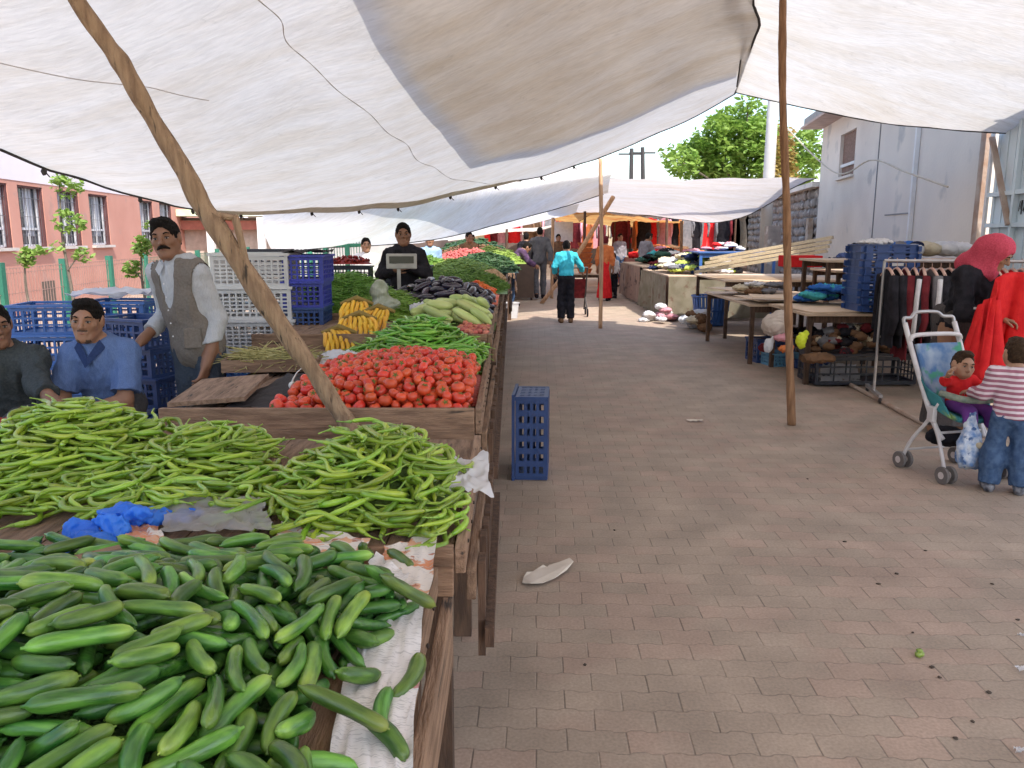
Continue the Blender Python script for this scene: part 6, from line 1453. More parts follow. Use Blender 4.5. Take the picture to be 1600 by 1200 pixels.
for (px, py) in spots_:
    q = gp(px, py, .004); g_ = MB().ell(q, (rs.uniform(.005,.012), rs.uniform(.005,.010), .003), 9, 4, jit=.7)
    tag(g_.build('dark_crumb', M_DIRT, smooth=True), 'small dark crumb trodden on the paving of the aisle', 'litter', 'dark crumbs on the paving')
# ================= people =================
def skin(name, c):
    m = M(name, c, tuple(x*.82 for x in c[:3])+(1,), 9, .55, .12, 70, detail=4)
    b = m.node_tree.nodes['Principled BSDF']; b.inputs['Subsurface Weight'].default_value = .08; b.inputs['Subsurface Radius'].default_value = (.02,.008,.004); b.inputs['Subsurface Scale'].default_value = .3
    return m
SK_TAN = skin('skin_tan', (.33,.165,.095,1)); SK_BROWN = skin('skin_brown', (.24,.115,.065,1)); SK_LIGHT = skin('skin_light', (.42,.23,.14,1))
HAIR = M('hair_black', (.006,.005,.0045,1), (.014,.010,.008,1), 60, .8, .6, 160, stretch=(1,1,.3), spec=.15); HAIR_B = M('hair_dark_brown', (.035,.02,.012,1), (.06,.035,.02,1), 60, .8, .5, 160, spec=.15)
M_EYEW = M('eye_white', (.30,.25,.22,1), rough=.3); M_EYED = M('eye_dark', (.015,.01,.008,1), rough=.2); M_LIP = M('lips', (.26,.09,.07,1), rough=.5)
def nrm(v): v = np.array(v, float); return v/np.linalg.norm(v)
def vv(v): return np.array(v, float)
STAND = dict(pel=(0,0,.95), neck=(0,.01,1.46), head=(0,-.02,1.61), f=(0,-1,0), u=(0,0,1),
    sR=(-.162,0,1.385), sL=(.162,0,1.385), eR=(-.215,.02,1.12), eL=(.215,.02,1.12), wR=(-.215,-.05,.86), wL=(.215,-.05,.86),
    hR=(-.09,0,.93), hL=(.09,0,.93), kR=(-.10,-.02,.50), kL=(.10,-.02,.50), aR=(-.10,.03,.09), aL=(.10,.03,.09), tR=(-.12,-.14,.03), tL=(.12,-.14,.03))
def pose(s=1.0, **kw):
    J = dict(STAND); J.update(kw); out = {}
    for k, v in J.items():
        v = vv(v); out[k] = v if k in ('f','u') else v*s
    out['s'] = s; out['f'] = nrm(out['f']); u = out['u']-out['f']*float(np.dot(out['u'], out['f'])); out['u'] = nrm(u); out['r'] = np.cross(out['u'], -out['f'])  # r: person's left... +X when facing -Y
    return out
def vol_for(J, h, pad=.16):
    P = np.array([v for k, v in J.items() if k not in ('f','u','r','s') and np.shape(v) == (3,)])
    return Vol(P.min(0)-pad, P.max(0)+pad+np.array([0,0,.03]), h)
def torso(V_, J, o=0.0, part='all', k=.05, belly=0.0):
    s = J['s']; up = nrm(J['neck']-J['pel']); lat = nrm(J['sL']-J['sR']); fw = np.cross(lat, up); fw = nrm(fw); R = [lat, fw, up]   # fw points back for -Y facing; symmetric enough
    L = np.linalg.norm(J['neck']-J['pel']); P = lambda t, d=0: J['pel']*(1-t)+J['neck']*t-fw*0*d
    if part in ('all','top'):
        V_.ell(P(.66), (.146*s+o,.104*s+o,.21*L/.51*1.0+o), R, k); V_.ell(P(.36), (.132*s+o,.100*s+o+belly,.19*L/.51+o), R, k)
        for q in ('sR','sL'): V_.cone(P(.86), J[q], .056*s+o*.8, .050*s+o*.8, k)
        V_.cone(P(.86), J['neck'], .072*s+o*.7, .053*s+o*.3, k)
    if part in ('all','bot'):
        V_.ell(P(.02), (.148*s+o,.112*s+o,.135*s+o), R, k)
def arm(V_, J, q, o=0.0, upto=1.0, k=.03, cutn=True, puff=0.0):
    s = J['s']; S, E, W = J['s'+q], J['e'+q], J['w'+q]
    if upto <= .5:
        e = S+(E-S)*upto*2; V_.cone(S, e, .050*s+o, .046*s+o+puff, k, cut=cutn); return
    V_.cone(S, E, .049*s+o, .039*s+o, k); w = E+(W-E)*(upto-.5)*2; V_.cone(E, w, .040*s+o, (.040-.012*(upto-.5)*2)*s+o+puff, k, cut=cutn and upto < 1)
def leg(V_, J, q, o=0.0, upto=1.0, k=.04, loose=0.0):
    s = J['s']; H, K, A = J['h'+q], J['k'+q], J['a'+q]
    V_.cone(H, K, .084*s+o, .055*s+o+loose*.5, k)
    a = K+(A-K)*upto
    m = K+(A-K)*.35; V_.cone(K, m, .052*s+o+loose*.5, .052*s+o+loose*.8, k); V_.cone(m, a, .052*s+o+loose*.8, .036*s+o+loose, k, cut=upto < 1.2)
def foot(V_, J, q, o=0.0, k=.02):
    s = J['s']; A, T = J['a'+q], J['t'+q]; d = nrm((T-A)*np.array([1,1,0])); heel = A-d*.04*s+np.array([0,0,-.05*s]); toe = A+d*.17*s+np.array([0,0,-.055*s])
    heel[2] = max(heel[2], .03*s+(A[2]-.09*s)); toe[2] = heel[2]-.002
    V_.cone(A, heel, .038*s+o, .034*s+o, k); V_.cone(heel, toe, .036*s+o, .031*s+o, k); V_.cone(A+np.array([0,0,-.01]), toe-d*.05*s, .036*s+o, .026*s+o, k)
def hand(V_, W, E, n, thumb, s=1.0, curl=.5, d=None, spread=.012):
    """palm and five bent fingers. n = way the palm faces, thumb = sign of the thumb side along cross(n,d)"""
    d = nrm(W-E) if d is None else nrm(d); n = vv(n); n = nrm(n-d*np.dot(n, d)); w = np.cross(n, d)*thumb
    V_.cone(W-d*.02*s, W+d*.02*s, .027*s, .026*s, .02)
    for q in (-1,-.33,.33,1): V_.cone(W+d*.015*s+w*q*.016*s, W+d*.085*s+w*q*.027*s, .0145*s, .0125*s, .012)
    for i, (q, L) in enumerate(((1.05,.068),(.37,.078),(-.33,.073),(-1.0,.057))):
        p = W+d*.085*s+w*q*.028*s; dr = nrm(d+w*q*spread*8); c = curl*(.85+.12*i)
        for sg in range(3):
            dr = nrm(dr*math.cos(c*.75)+n*math.sin(c*.75)); l = L*s*(.44,.32,.24)[sg]; p2 = p+dr*l
            V_.cone(p, p2, (.0098-.0010*sg)*s, (.0090-.0012*sg)*s, .003); p = p2
            nn = n-dr*np.dot(n, dr); n_ = nrm(nn) if np.linalg.norm(nn) > .1 else -d; n = n_ if sg < 2 else n
        n = vv(n); n = nrm(np.cross(w*thumb, -d)) if False else n
        n = nrm(np.cross(d, w*thumb)); 
    t0 = W+d*.022*s+w*.022*s; td = nrm(d*.62+w*.75+n*.25); t1 = t0+td*.038*s; td = nrm(d*.85+w*.35+n*.45); t2 = t1+td*.032*s; t3 = t2+nrm(d*.85+w*.05+n*.6)*.024*s
    V_.cone(t0, t1, .0145*s, .0115*s, .012); V_.cone(t1, t2, .0112*s, .0100*s, .004); V_.cone(t2, t3, .0100*s, .0082*s, .003)
def head(V_, J, hs=1.0, child=False):
    c, f, u, r = J['head'], J['f'], J['u'], J['r']; P = lambda a, b, q: c+r*a*hs+f*b*hs+u*q*hs; R = [r, f, u]
    V_.cone(J['neck']-np.array([0,0,.03*J['s']]), P(0,-.012,-.055), .056*J['s'] if not child else .036*hs, .051*hs if not child else .034*hs, .025)
    V_.ell(P(0,-.012,.0), (.074*hs,.096*hs,.086*hs), R, .02)
    ch = .75 if child else 1.0
    V_.ell(P(0,.026,-.052), (.060*hs,.060*hs,.068*hs*(.9 if child else 1)), R, .03)
    if child:
        for sg in (-1,1): V_.ell(P(sg*.034,.045,-.058), (.026*hs,)*3, R, .02)
    V_.cone(P(-.012,.066,-.108*ch), P(.012,.066,-.108*ch), .020*hs, .020*hs, .03)
    for sg in (-1,1):
        V_.cone(P(sg*.052,.0,-.065*ch), P(sg*.016,.06,-.108*ch), .018*hs, .018*hs, .028)
        V_.ell(P(sg*.042,.056,-.036), (.020*hs,.018*hs,.015*hs), R, .022)
    V_.cone(P(-.034,.078,.012), P(.034,.078,.012), .0125*hs, .0125*hs, .018)
    for sg in (-1,1):
        V_.ell(P(sg*.031,.098,-.012), (.019*hs,.015*hs,.012*hs), R, .010, sub=True)
        V_.ell(P(sg*.031,.074,-.014), (.0150*hs,.0135*hs,.0125*hs), R, .004)
        V_.ell(P(sg*.077,-.006,-.020), (.010*hs,.021*hs,.032*hs), R, .008)
    nl = .6 if child else 1.0
    V_.cone(P(0,.086,.0), P(0,.086+.023*nl,-.040), .0085*hs, .0125*hs, .010)
    for sg in (-1,1): V_.ell(P(sg*.012,.094,-.044), (.009*hs,.010*hs,.008*hs), R, .008)
    V_.cone(P(-.020,.082,-.071*(.9 if child else 1)), P(.020,.082,-.071*(.9 if child else 1)), .0085*hs, .0085*hs, .008)
    V_.cone(P(-.016,.080,-.083*(.9 if child else 1)), P(.016,.080,-.083*(.9 if child else 1)), .0092*hs, .0092*hs, .008)
def face_bits(root, J, hs, mouth=True, brow=HAIR, child=False):
    c, f, u, r = [Vector(J[q]) for q in ('head','f','u','r')]; P = lambda a, b, q: c+r*(a*hs)+f*(b*hs)+u*(q*hs)
    RR = Matrix((r, f, u)).transposed(); k = .9 if child else 1
    for sg in (-1,1):
        e = MB().ell(P(sg*.031,.0825,-.014), (.0118*hs,.0062*hs,.0058*hs), 12, 8, RR).build('eye', M_EYEW, root, smooth=True)
        MB().ell(P(sg*.031,.0875,-.014), (.0056*hs,.0026*hs,.0056*hs), 10, 6, RR).build('iris', M_EYED, e, smooth=True)
        MB().tube([P(sg*.018,.0925,.010), P(sg*.032,.0925,.016), P(sg*.048,.080,.011)], [.0042*hs,.0045*hs,.0025*hs], 6).build('eyebrow', brow, root)
        MB().tube([P(sg*.019,.0865,-.008), P(sg*.031,.0885,-.0065), P(sg*.044,.080,-.010)], [.0018*hs]*3, 5).build('eyelid', brow, root)
    if mouth: MB().tube([P(-.022,.0845,-.077*k), P(0,.0915,-.0765*k), P(.022,.0845,-.077*k)], [.002*hs,.0042*hs,.002*hs], 6).build('mouth', M_LIP, root)
def hair_mesh(J, hs, thick=.012, front=.0, res=.006, sides=-.05, mat=HAIR, vol=None, fold=.004):
    c, f, u, r = J['head'], J['f'], J['u'], J['r']; P = lambda a, b, q: c+r*a*hs+f*b*hs+u*q*hs; R = [r, f, u]
    V_ = Vol(c-.17*hs, c+.17*hs, res)
    V_.ell(P(0,-.014,.006), ((.074+thick*.5)*hs,(.096+thick*.6)*hs,(.086+thick)*hs), R, .01)
    V_.ell(P(0,-.032,-.035), ((.068+thick*.3)*hs,(.070+thick*.6)*hs,(.065)*hs), R, .02)
    V_.ell(P(.01*hs,.035,.074+front*.3), (.052*hs,.045*hs,.022*hs+thick*.5), R, .02)
    V_.ell(P(0,.125,-.038+front), (.076*hs,.085*hs,.098*hs), R, .008, sub=True)
    for sg in (-1,1):
        V_.ell(P(sg*.10,.030,-.070), (.040*hs,.055*hs,.055*hs), R, .006, sub=True)
        V_.ell(P(sg*.085,-.008,-.030), (.020*hs,.026*hs,.036*hs), R, .006, sub=True)
    V_.cone(P(-.04,-.06,-.13), P(.04,-.06,-.13), .04*hs, .04*hs, .01, sub=True)
    V_.plane(P(0,0,sides-.045), -u)
    return V_.mesh('hair', mat, fold=fold*1.3, fs=34, seed=2.3, stretch=(1,1,1))
def obj_of(me, name, parent): 
    o = bpy.data.objects.new(name, me); COL.objects.link(o); o.parent = parent; return o
def begin(J, label, loc, rz, res, hs=1.0, skin_=SK_TAN, hands=None, group=None, feet=True, child=False, build_head=True):
    V_ = vol_for(J, res); torso(V_, J, -.004)
    for q in ('R','L'):
        arm(V_, J, q); leg(V_, J, q, 0); 
        if feet: foot(V_, J, q)
        h_ = (hands or {}).get(q, {}); hand(V_, J['w'+q], J['e'+q], h_.get('n', (0,1,0)), h_.get('t', 1), J['s']*h_.get('k', 1), h_.get('c', .5), h_.get('d'))
    head(V_, J, hs, child)
    me = V_.mesh('person', skin_); o = bpy.data.objects.new('person', me); COL.objects.link(o); o.location = loc; o.rotation_euler = (0,0,rz)
    tag(o, label, 'person', group); return o
def garment(J, res, fn, name, mat, parent, fold=.006, fs=13, seed=1.0, cuts=(), pad=.2):
    V_ = vol_for(J, res, pad); fn(V_)
    for p, n in cuts: V_.plane(p, n)
    return obj_of(V_.mesh(name, mat, fold=fold, fs=fs, seed=seed), name, parent)
def simple_trousers(J, res, mat, parent, loose=.018, upto=1.0, waist=.10, fold=.008, seed=3.0):
    s = J['s']; up = nrm(J['neck']-J['pel'])
    def fn(V_):
        torso(V_, J, .008, 'bot', .04)
        for q in ('R','L'): leg(V_, J, q, .008, upto, loose=loose)
    return garment(J, res, fn, 'trousers', mat, parent, fold, 11, seed, cuts=[(J['pel']+up*waist*s, up)])
def simple_top(J, res, mat, parent, name='shirt', o=.014, sleeve=1.0, low=-.10, fold=.007, seed=2.0, k=.05, neckcut=.0, puff=.004, sleeveR=None):
    s = J['s']; up = nrm(J['neck']-J['pel'])
    def fn(V_):
        torso(V_, J, o, 'all', k); 
        for q in ('R','L'): arm(V_, J, q, o, (sleeveR if q == 'R' and sleeveR else sleeve), puff=puff)
    return garment(J, res, fn, name, mat, parent, fold, 13, seed, cuts=[(J['pel']+up*low*s, -up), (J['neck']+up*(.026*s+neckcut), up)])
def shoes(J, res, mat, parent, o=.008, name='shoe'):
    for q in ('R','L'):
        V_ = vol_for({k: J[k] for k in ('a'+q, 't'+q)} | {'s': J['s']}, res, .14); foot(V_, J, q, o); V_.plane(J['a'+q]+np.array([0,0,.005]), (0,0,1)); V_.plane((0,0,.001), (0,0,-1))
        obj_of(V_.mesh(name, mat), name, parent)
def cloth_fine(name, c, c2=None, stretch=(1,1,1), sc=90): return M(name, c, c2, sc, .92, .3, 120, stretch=stretch, spec=.15)

# --- 1. standing man with moustache and vest ---
J = pose(1.0, pel=(.05,0,.95), neck=(-.05,-.015,1.462), head=(-.085,-.05,1.60), f=(.12,-1,-.03), u=(-.12,-.10,1), sR=(-.185,.045,1.385), sL=(.10,-.065,1.38), eR=(-.19,.14,1.13), wR=(-.255,-.07,1.0), eL=(.185,-.04,1.12), wL=(.14,-.15,.87), hR=(-.03,.02,.93), hL=(.12,-.03,.93), kR=(-.02,.0,.5), kL=(.13,-.05,.5), aR=(-.01,.03,.09), aL=(.14,-.02,.09), tR=(-.05,-.13,.03), tL=(.11,-.17,.03))
px_ = at(290,372,4.75)
pv = begin(J, 'standing man with moustache in grey brown vest over pale shirt, holding an orange', (px_.x,4.72,.0), 0, .0068, 1.0, SK_BROWN, dict(R=dict(n=(.2,0,-1), t=1, c=.75), L=dict(n=(-1,.2,0), t=-1, c=.55)))
face_bits(pv, J, 1.0)
obj_of(hair_mesh(J, 1.0, .015, .012), 'hair', pv)
c_, f_, u_, r_ = [Vector(J[q]) for q in ('head','f','u','r')]; PH = lambda a, b, q: c_+r_*a+f_*b+u_*q
MB().tube([PH(-.036,.080,-.074), PH(-.018,.096,-.063), PH(0,.102,-.060), PH(.018,.096,-.063), PH(.036,.080,-.074)], [.004,.009,.009,.009,.004], 8).build('moustache', HAIR, pv, smooth=True)
SH_PALE = cloth_fine('shirt_pale_grey', (.47,.475,.49,1), (.38,.385,.40,1), (3,3,.4)); VEST = cloth_fine('vest_taupe', (.185,.160,.138,1), (.145,.125,.108,1)); TR_SLATE = cloth_fine('trousers_slate', (.045,.06,.085,1), (.06,.075,.10,1))
simple_top(J, .009, SH_PALE, pv, 'shirt', .013, .84, .02, .007, 2.0, puff=.008)
simple_trousers(J, .012, TR_SLATE, pv, .028, fold=.009); shoes(J, .012, CL_BLACK, pv)
def vest_fn(V_):
    torso(V_, J, .026, 'all', .05)
    V_.cone((-.075,-.07,1.49), (-.075,-.155,1.16), .075, .026, .012, sub=True); V_.cone((-.075,-.09,1.46), (-.075,-.16,1.30), .065, .045, .01, sub=True)
    V_.cone((-.07,-.15,1.18), (-.035,-.145,.96), .026, .008, .008, sub=True); V_.cone((-.035,-.145,.97), (-.02,-.16,.78), .010, .03, .01, sub=True)
    for q in ('R','L'): V_.cone(J['s'+q]+(J['s'+q]-J['neck'])*.10, J['s'+q]+(J['s'+q]-J['neck'])*.8+np.array([0,0,-.1]), .072, .12, .012, sub=True)
vv_ = garment(J, .008, vest_fn, 'vest', VEST, pv, .009, 10, 5.0, cuts=[((0,0,.80), (0,0,-1)), ((0,0,1.475), (0,0,1))])
MB().box((.07,-.150,1.02), (.10,.02,.12), Matrix.Rotation(.25,3,'Z')).build('vest_pocket', VEST, pv, bevel=.008)
for sg in (-1,1): MB().grid([[V(-.072+sg*.012,-.105,1.43), V(-.065+sg*.05,-.080,1.465)], [V(-.07+sg*.035,-.125,1.375), V(-.06+sg*.075,-.10,1.41)]]).build('collar', SH_PALE, pv)
m = MB()
for k in range(5): m.ell((-.075+.008*k,-.142-.001*k,1.33-.075*k), (.005,.004,.005), 8, 5)
m.build('shirt_buttons', CL_WHT, pv)
oq = Vector((px_.x,4.72,0))+V(-.285,-.145,.945)
tag(MB().ell(oq, .040, 18, 12).build('orange', prod_mat('orange_peel', (.80,.26,.02,1), (.82,.30,.03,1), rough=.45, rnd=0, streak=30, bump=.5), smooth=True), 'orange held in the right hand of the man in the vest', 'orange')

# --- 2. seated man in light blue shirt ---
SH_BLUE = cloth_fine('shirt_sky_blue', (.13,.195,.37,1), (.09,.14,.29,1), (4,4,.6)); TR_GREY = cloth_fine('trousers_dark_grey', (.10,.10,.105,1), (.075,.075,.08,1))
J = pose(1.0, pel=(.02,.03,.66), neck=(.0,-.10,1.03), head=(-.01,-.145,1.165), f=(.14,-1,-.05), u=(.08,-.18,1), sR=(-.142,-.09,.955), sL=(.155,-.06,.965), eR=(-.175,-.17,.715), wR=(-.17,-.36,.66), eL=(.165,-.17,.71), wL=(-.06,-.37,.665),
         hR=(-.07,.02,.64), hL=(.11,.02,.64), kR=(-.14,-.40,.60), kL=(.17,-.38,.60), aR=(-.14,-.36,.16), aL=(.17,-.34,.16), tR=(-.15,-.5,.1), tL=(.19,-.5,.1))
px_ = at(140,500,4.35)
pb = begin(J, 'young seated man with short beard in sky blue shirt and dark trousers', (px_.x,4.48,0), math.radians(2), .0068, 1.0, SK_TAN, dict(R=dict(n=(.6,0,-1), t=1, c=.5), L=dict(n=(0,0,-1), t=-1, c=.55)))
face_bits(pb, J, 1.0); obj_of(hair_mesh(J, 1.0, .012, .016), 'hair', pb)
c_, f_, u_, r_ = J['head'], J['f'], J['u'], J['r']; PH = lambda a, b, q: c_+r_*a+f_*b+u_*q
V_ = Vol(c_-.17, c_+.17, .005); Rm = [r_, f_, u_]
V_.cone(PH(-.014,.0665,-.110), PH(.014,.0665,-.110), .0215, .0215, .02)
for sg in (-1,1): V_.cone(PH(sg*.055,.0,-.066), PH(sg*.018,.06,-.110), .0185, .0190, .02)
V_.cone(PH(-.022,.086,-.062), PH(.022,.086,-.062), .006, .006, .004)
obj_of(V_.mesh('beard', M('stubble', (.055,.032,.022,1), (.11,.06,.04,1), 120, .7), fold=.0012, fs=60), 'beard', pb)
simple_top(J, .008, SH_BLUE, pb, 'shirt', .017, .42, -.10, .010, 4.0, puff=.016)
MB().grid([[V(-.055,-.165,1.045), V(0,-.205,.955), V(.055,-.165,1.045)],[V(-.085,-.165,1.00), V(-.012,-.215,.895), V(.085,-.165,1.00)]]).build('collar', cloth_fine('collar_navy', (.03,.05,.13,1)), pb)
simple_trousers(J, .011, TR_GREY, pb, .028, .95, fold=.010); shoes(J, .012, CL_BLACK, pb)
# --- 3. man at the left edge in dark clothes ---
J2 = pose(1.0, pel=(-.02,.03,.64), neck=(.02,-.08,1.02), head=(.03,-.12,1.155), f=(.75,-.8,-.1), u=(.05,-.1,1), sR=(-.16,-.10,.955), sL=(.19,-.06,.955), eR=(-.15,-.25,.74), wR=(-.02,-.42,.74), eL=(.27,-.20,.84), wL=(.40,-.33,.80),
         hR=(-.08,.02,.62), hL=(.09,.02,.62), kR=(-.16,-.40,.60), kL=(.16,-.38,.60), aR=(-.16,-.36,.16), aL=(.16,-.34,.16), tR=(-.15,-.5,.1), tL=(.19,-.5,.1))
px_ = at(-8,512,4.2)
pd = begin(J2, 'man in dark grey jacket sitting half out of frame at the left edge', (px_.x-.02,4.3,0), 0, .008, 1.0, SK_BROWN, dict(R=dict(n=(0,0,-1), t=1, c=.5), L=dict(n=(0,0,-1), t=-1, c=.6)))
face_bits(pd, J2, 1.0); obj_of(hair_mesh(J2, 1.0, .012, .01), 'hair', pd)
JK = cloth_fine('jacket_charcoal', (.035,.042,.045,1), (.055,.06,.06,1)); simple_top(J2, .010, JK, pd, 'jacket', .026, .94, -.08, .012, 5.0, puff=.006); simple_trousers(J2, .013, TR_GREY, pd, .028, .95)

# --- 4. man behind the scale ---
J = pose(1.0, neck=(0,-.01,1.47), head=(0,-.03,1.61), f=(.25,-1,-.05), eR=(-.25,-.02,1.17), eL=(.25,-.04,1.17), wR=(-.04,-.22,1.24), wL=(.07,-.22,1.27))
px_ = at(632,368,8.6)
pm = begin(J, 'man in dark clothes standing with hands at chest behind the scale', (px_.x,8.55,0.02), math.radians(-5), .009, 1.0, SK_BROWN, dict(R=dict(n=(0,1,0), t=1, c=.9), L=dict(n=(0,1,0), t=-1, c=.9)))
face_bits(pm, J, 1.0); obj_of(hair_mesh(J, 1.0, .014, .014, .008), 'hair', pm)
simple_top(J, .012, CL_BLACK, pm, 'sweater', .022, .97, -.04, .01); simple_trousers(J, .014, CL_BLACK, pm)
# --- far people: quick builder ---
def far_person(px, pyf, H, rz, label, top, bottom, hairm=HAIR, sk=SK_TAN, res=.013, kw=None, jacket=.016, skirt=None, sleeve=.96, group=None, Y=None, loose=.02, low=-.10, shoe=CL_BLACK, loc=None, hs=None):
    s = H/1.75; g_ = gp(px, pyf, 0) if loc is None else Vector(loc)
    J = pose(s, **(kw or {})); hs = hs or min(1.0, .35+.65*s)
    p = begin(J, label, (g_.x, g_.y, 0), rz, res, hs, sk, dict(R=dict(n=(.5,.5,0), t=1), L=dict(n=(-.5,.5,0), t=-1)), group)
    obj_of(hair_mesh(J, hs, .014, .012, .009, mat=hairm), 'hair', p); face_bits(p, J, hs)
    simple_top(J, res, top, p, 'jacket' if jacket > .02 else 'shirt', jacket, sleeve, low, .010, 3.0, puff=.005)
    if skirt:
        V_ = vol_for(J, res*1.2, .25); pe = J['pel']; V_.ell(pe+np.array([0,0,.02]), (.17*s,.13*s,.14*s), k=.04)
        V_.cone(pe, (pe[0],pe[1],.08), .13*s, .22*s, .05); V_.plane((0,0,skirt[1]*s), (0,0,-1)); V_.plane(pe+np.array([0,0,.1*s]), (0,0,1))
        obj_of(V_.mesh('skirt', skirt[0], fold=.02, fs=7, seed=4, stretch=(1,1,.15)), 'skirt', p)
    else: simple_trousers(J, res, bottom, p, loose)
    shoes(J, res, shoe, p); return p
WALK = dict(kR=(-.10,-.10,.50), aR=(-.10,-.12,.09), tR=(-.11,-.3,.03), kL=(.10,.0,.50), aL=(.10,.22,.13), tL=(.10,.05,.08), eR=(-.25,.08,1.14), wR=(-.25,.10,.88), eL=(.25,-.04,1.14), wL=(.25,-.16,.90))
CL_CYAN = cloth('cloth_turquoise', (.05,.42,.52,1), (.07,.50,.60,1)); CL_SLATE = cloth('cloth_slate', (.10,.10,.115,1), (.14,.14,.15,1)); CL_GRT = cloth('cloth_grey_tee', (.22,.21,.24,1), (.27,.26,.29,1)); CL_PURP = cloth('cloth_purple', (.07,.04,.09,1), (.12,.07,.13,1))
far_person(884, 504, 1.56, math.pi, 'boy in turquoise long-sleeved top pushing a dark cart, seen from behind', CL_CYAN, CL_BLACK, kw=dict(head=(0,-.09,1.59), neck=(0,-.03,1.46), f=(0,-1,-.3), u=(0,-.3,1), eL=(.25,-.02,1.16), wL=(.23,-.15,1.02), eR=(-.30,-.10,1.18), wR=(-.36,-.32,1.06), kR=(-.09,-.04,.5), kL=(.10,-.04,.5)), low=.02, shoe=CL_BRN, res=.011, jacket=.02, loose=.03)
far_person(843, 467, 1.86, math.pi+.1, 'man in dark grey jacket walking away down the lane', CL_SLATE, CL_SLATE, kw=WALK, jacket=.03, low=-.12)
far_person(800, 478, 1.66, math.radians(100), 'person in purple black top and jeans leaning over the vegetable row', CL_PURP, CL_DEN, kw=dict(neck=(0,-.26,1.34), head=(0,-.38,1.42), f=(0,-.8,-.6), u=(0,-.6,.8), sR=(-.18,-.24,1.30), sL=(.18,-.24,1.30), eR=(-.2,-.36,1.08), eL=(.2,-.36,1.08), wR=(-.15,-.55,.98), wL=(.15,-.55,.98)), jacket=.03)
far_person(944, 470, 1.62, math.pi-.3, 'woman in long red skirt beside the stacked orange tubs', CL_ORG, CL_RED, skirt=(CL_RED, .08), hairm=CL_MAR, low=-.02)
far_person(957, 466, 1.18, math.pi+.4, 'child in white top and black trousers beside the woman in red', CL_WHT, CL_BLACK, hs=.85, low=-.02)
far_person(1003, 462, 1.74, math.radians(115), 'man in grey shirt and dark trousers standing with legs apart by the clothes stall', CL_GRT, CL_SLATE, kw=dict(neck=(0,-.10,1.44), head=(0,-.18,1.58), f=(0,-1,-.4), u=(0,-.4,1), sR=(-.18,-.08,1.39), sL=(.18,-.08,1.39), eL=(.24,-.05,1.1), wL=(.24,-.14,.86), eR=(-.22,-.2,1.14), wR=(-.2,-.38,1.0), kR=(-.13,.10,.50), aR=(-.14,.26,.09), tR=(-.14,.08,.03), kL=(.13,-.14,.5), aL=(.14,-.24,.09), tL=(.14,-.4,.03)), sleeve=.45, shoe=CL_GREY)
far_person(822, 458, 1.72, math.pi, 'person in black behind the grey jacketed man', CL_BLACK, CL_BLACK, jacket=.03)
far_person(868, 447, 1.68, .2, 'person in brown top facing the camera beyond the turquoise boy', CL_BRN, CL_BLACK, loc=(1.45,25.5,0))
far_person(968, 445, 1.70, .4, 'person in pale top among the red clothes in the distance', CL_GRT, CL_DEN, loc=(3.4,25.6,0))
far_person(1032, 440, 1.74, -.5, 'person in grey standing by the right end of the yellow awning', CL_GREY, CL_BLACK, loc=(5.25,28.2,0))
far_person(990, 440, 1.72, .1, 'person in orange brown top deep among the hanging clothes', CL_ORG, CL_BRN, loc=(4.6,29,0))
far_person(775, 440, 1.70, -.6, 'vendor in maroon top behind the far vegetable stall', CL_MAR, CL_BLACK, loc=(-1.0,20.0,0))
far_person(740, 440, 1.66, .2, 'vendor in pale blue shirt behind the salad heap', M('cloth_paleblue', (.25,.38,.55,1), (.3,.45,.6,1)), CL_BLACK, loc=(-1.55,15.3,0))
far_person(757, 440, 1.72, .5, 'vendor in brown top far behind the dark greens', CL_BRN, CL_BLACK, loc=(-.95,17.9,0), sk=SK_BROWN)
far_person(545, 440, 1.6, .3, 'person in white shirt standing far back by the green gate', CL_WHT, CL_BLACK, loc=(-2.25,12.5,0))
# cart pushed by the boy, and his leaning stick
q = gp(896,497,0); r = empty('cart', (q.x+.10,q.y+.55,0), math.pi, 'dark folding cart pushed by the boy in turquoise', 'cart')
for s in (-1,1):
    MB().tube([V(s*.17,.42,.98), V(s*.17,.20,.55), V(s*.17,-.15,.12)], .016, 6).build('frame', M_DKM, r); MB().tube([V(s*.2,.3,.10), V(s*.16,.0,.45)], .014, 6).build('strut', M_DKM, r)
    MB().tube([V(s*.20-.012,.30,.08), V(s*.20+.012,.30,.08)], .08, 14).build('wheel', CL_BLACK, r); MB().tube([V(s*.20-.012,-.18,.08), V(s*.20+.012,-.18,.08)], .08, 14).build('wheel', CL_BLACK, r)
MB().tube([V(-.18,.42,.98), V(.18,.42,.98)], .018, 8).build('handle', M_DKM, r); MB().grid([[V(-.16,.25,.75), V(.16,.25,.75)],[V(-.16,.0,.35), V(.16,.0,.35)],[V(-.16,-.2,.4), V(.16,-.2,.4)]]).build('seat', CL_MAR, r)

# --- woman with the rose headscarf ---
J = pose(1.0, pel=(0,-.03,.93), neck=(.0,-.22,1.35), head=(-.02,-.315,1.475), f=(.12,-.80,-.50), u=(.0,-.50,.86), sR=(-.175,-.15,1.30), sL=(.175,-.15,1.30), eR=(-.24,-.20,1.02), wR=(-.13,-.42,.98), eL=(.20,-.34,1.06), wL=(.05,-.50,1.06),
         hR=(-.09,-.03,.91), hL=(.09,-.03,.91), kR=(-.1,-.05,.5), kL=(.1,-.05,.5), aR=(-.1,-.02,.09), aL=(.1,-.02,.09))
wl = Vector((3.55,6.46,0)); wrz = math.radians(36)
pw_ = begin(J, 'woman in rose headscarf and black jumper bending over a red garment', wl, wrz, .008, 1.0, SK_TAN, dict(R=dict(n=(0,0,-1), t=1, c=.8), L=dict(n=(-.3,.6,-.6), t=-1, c=.8)))
face_bits(pw_, J, 1.0)
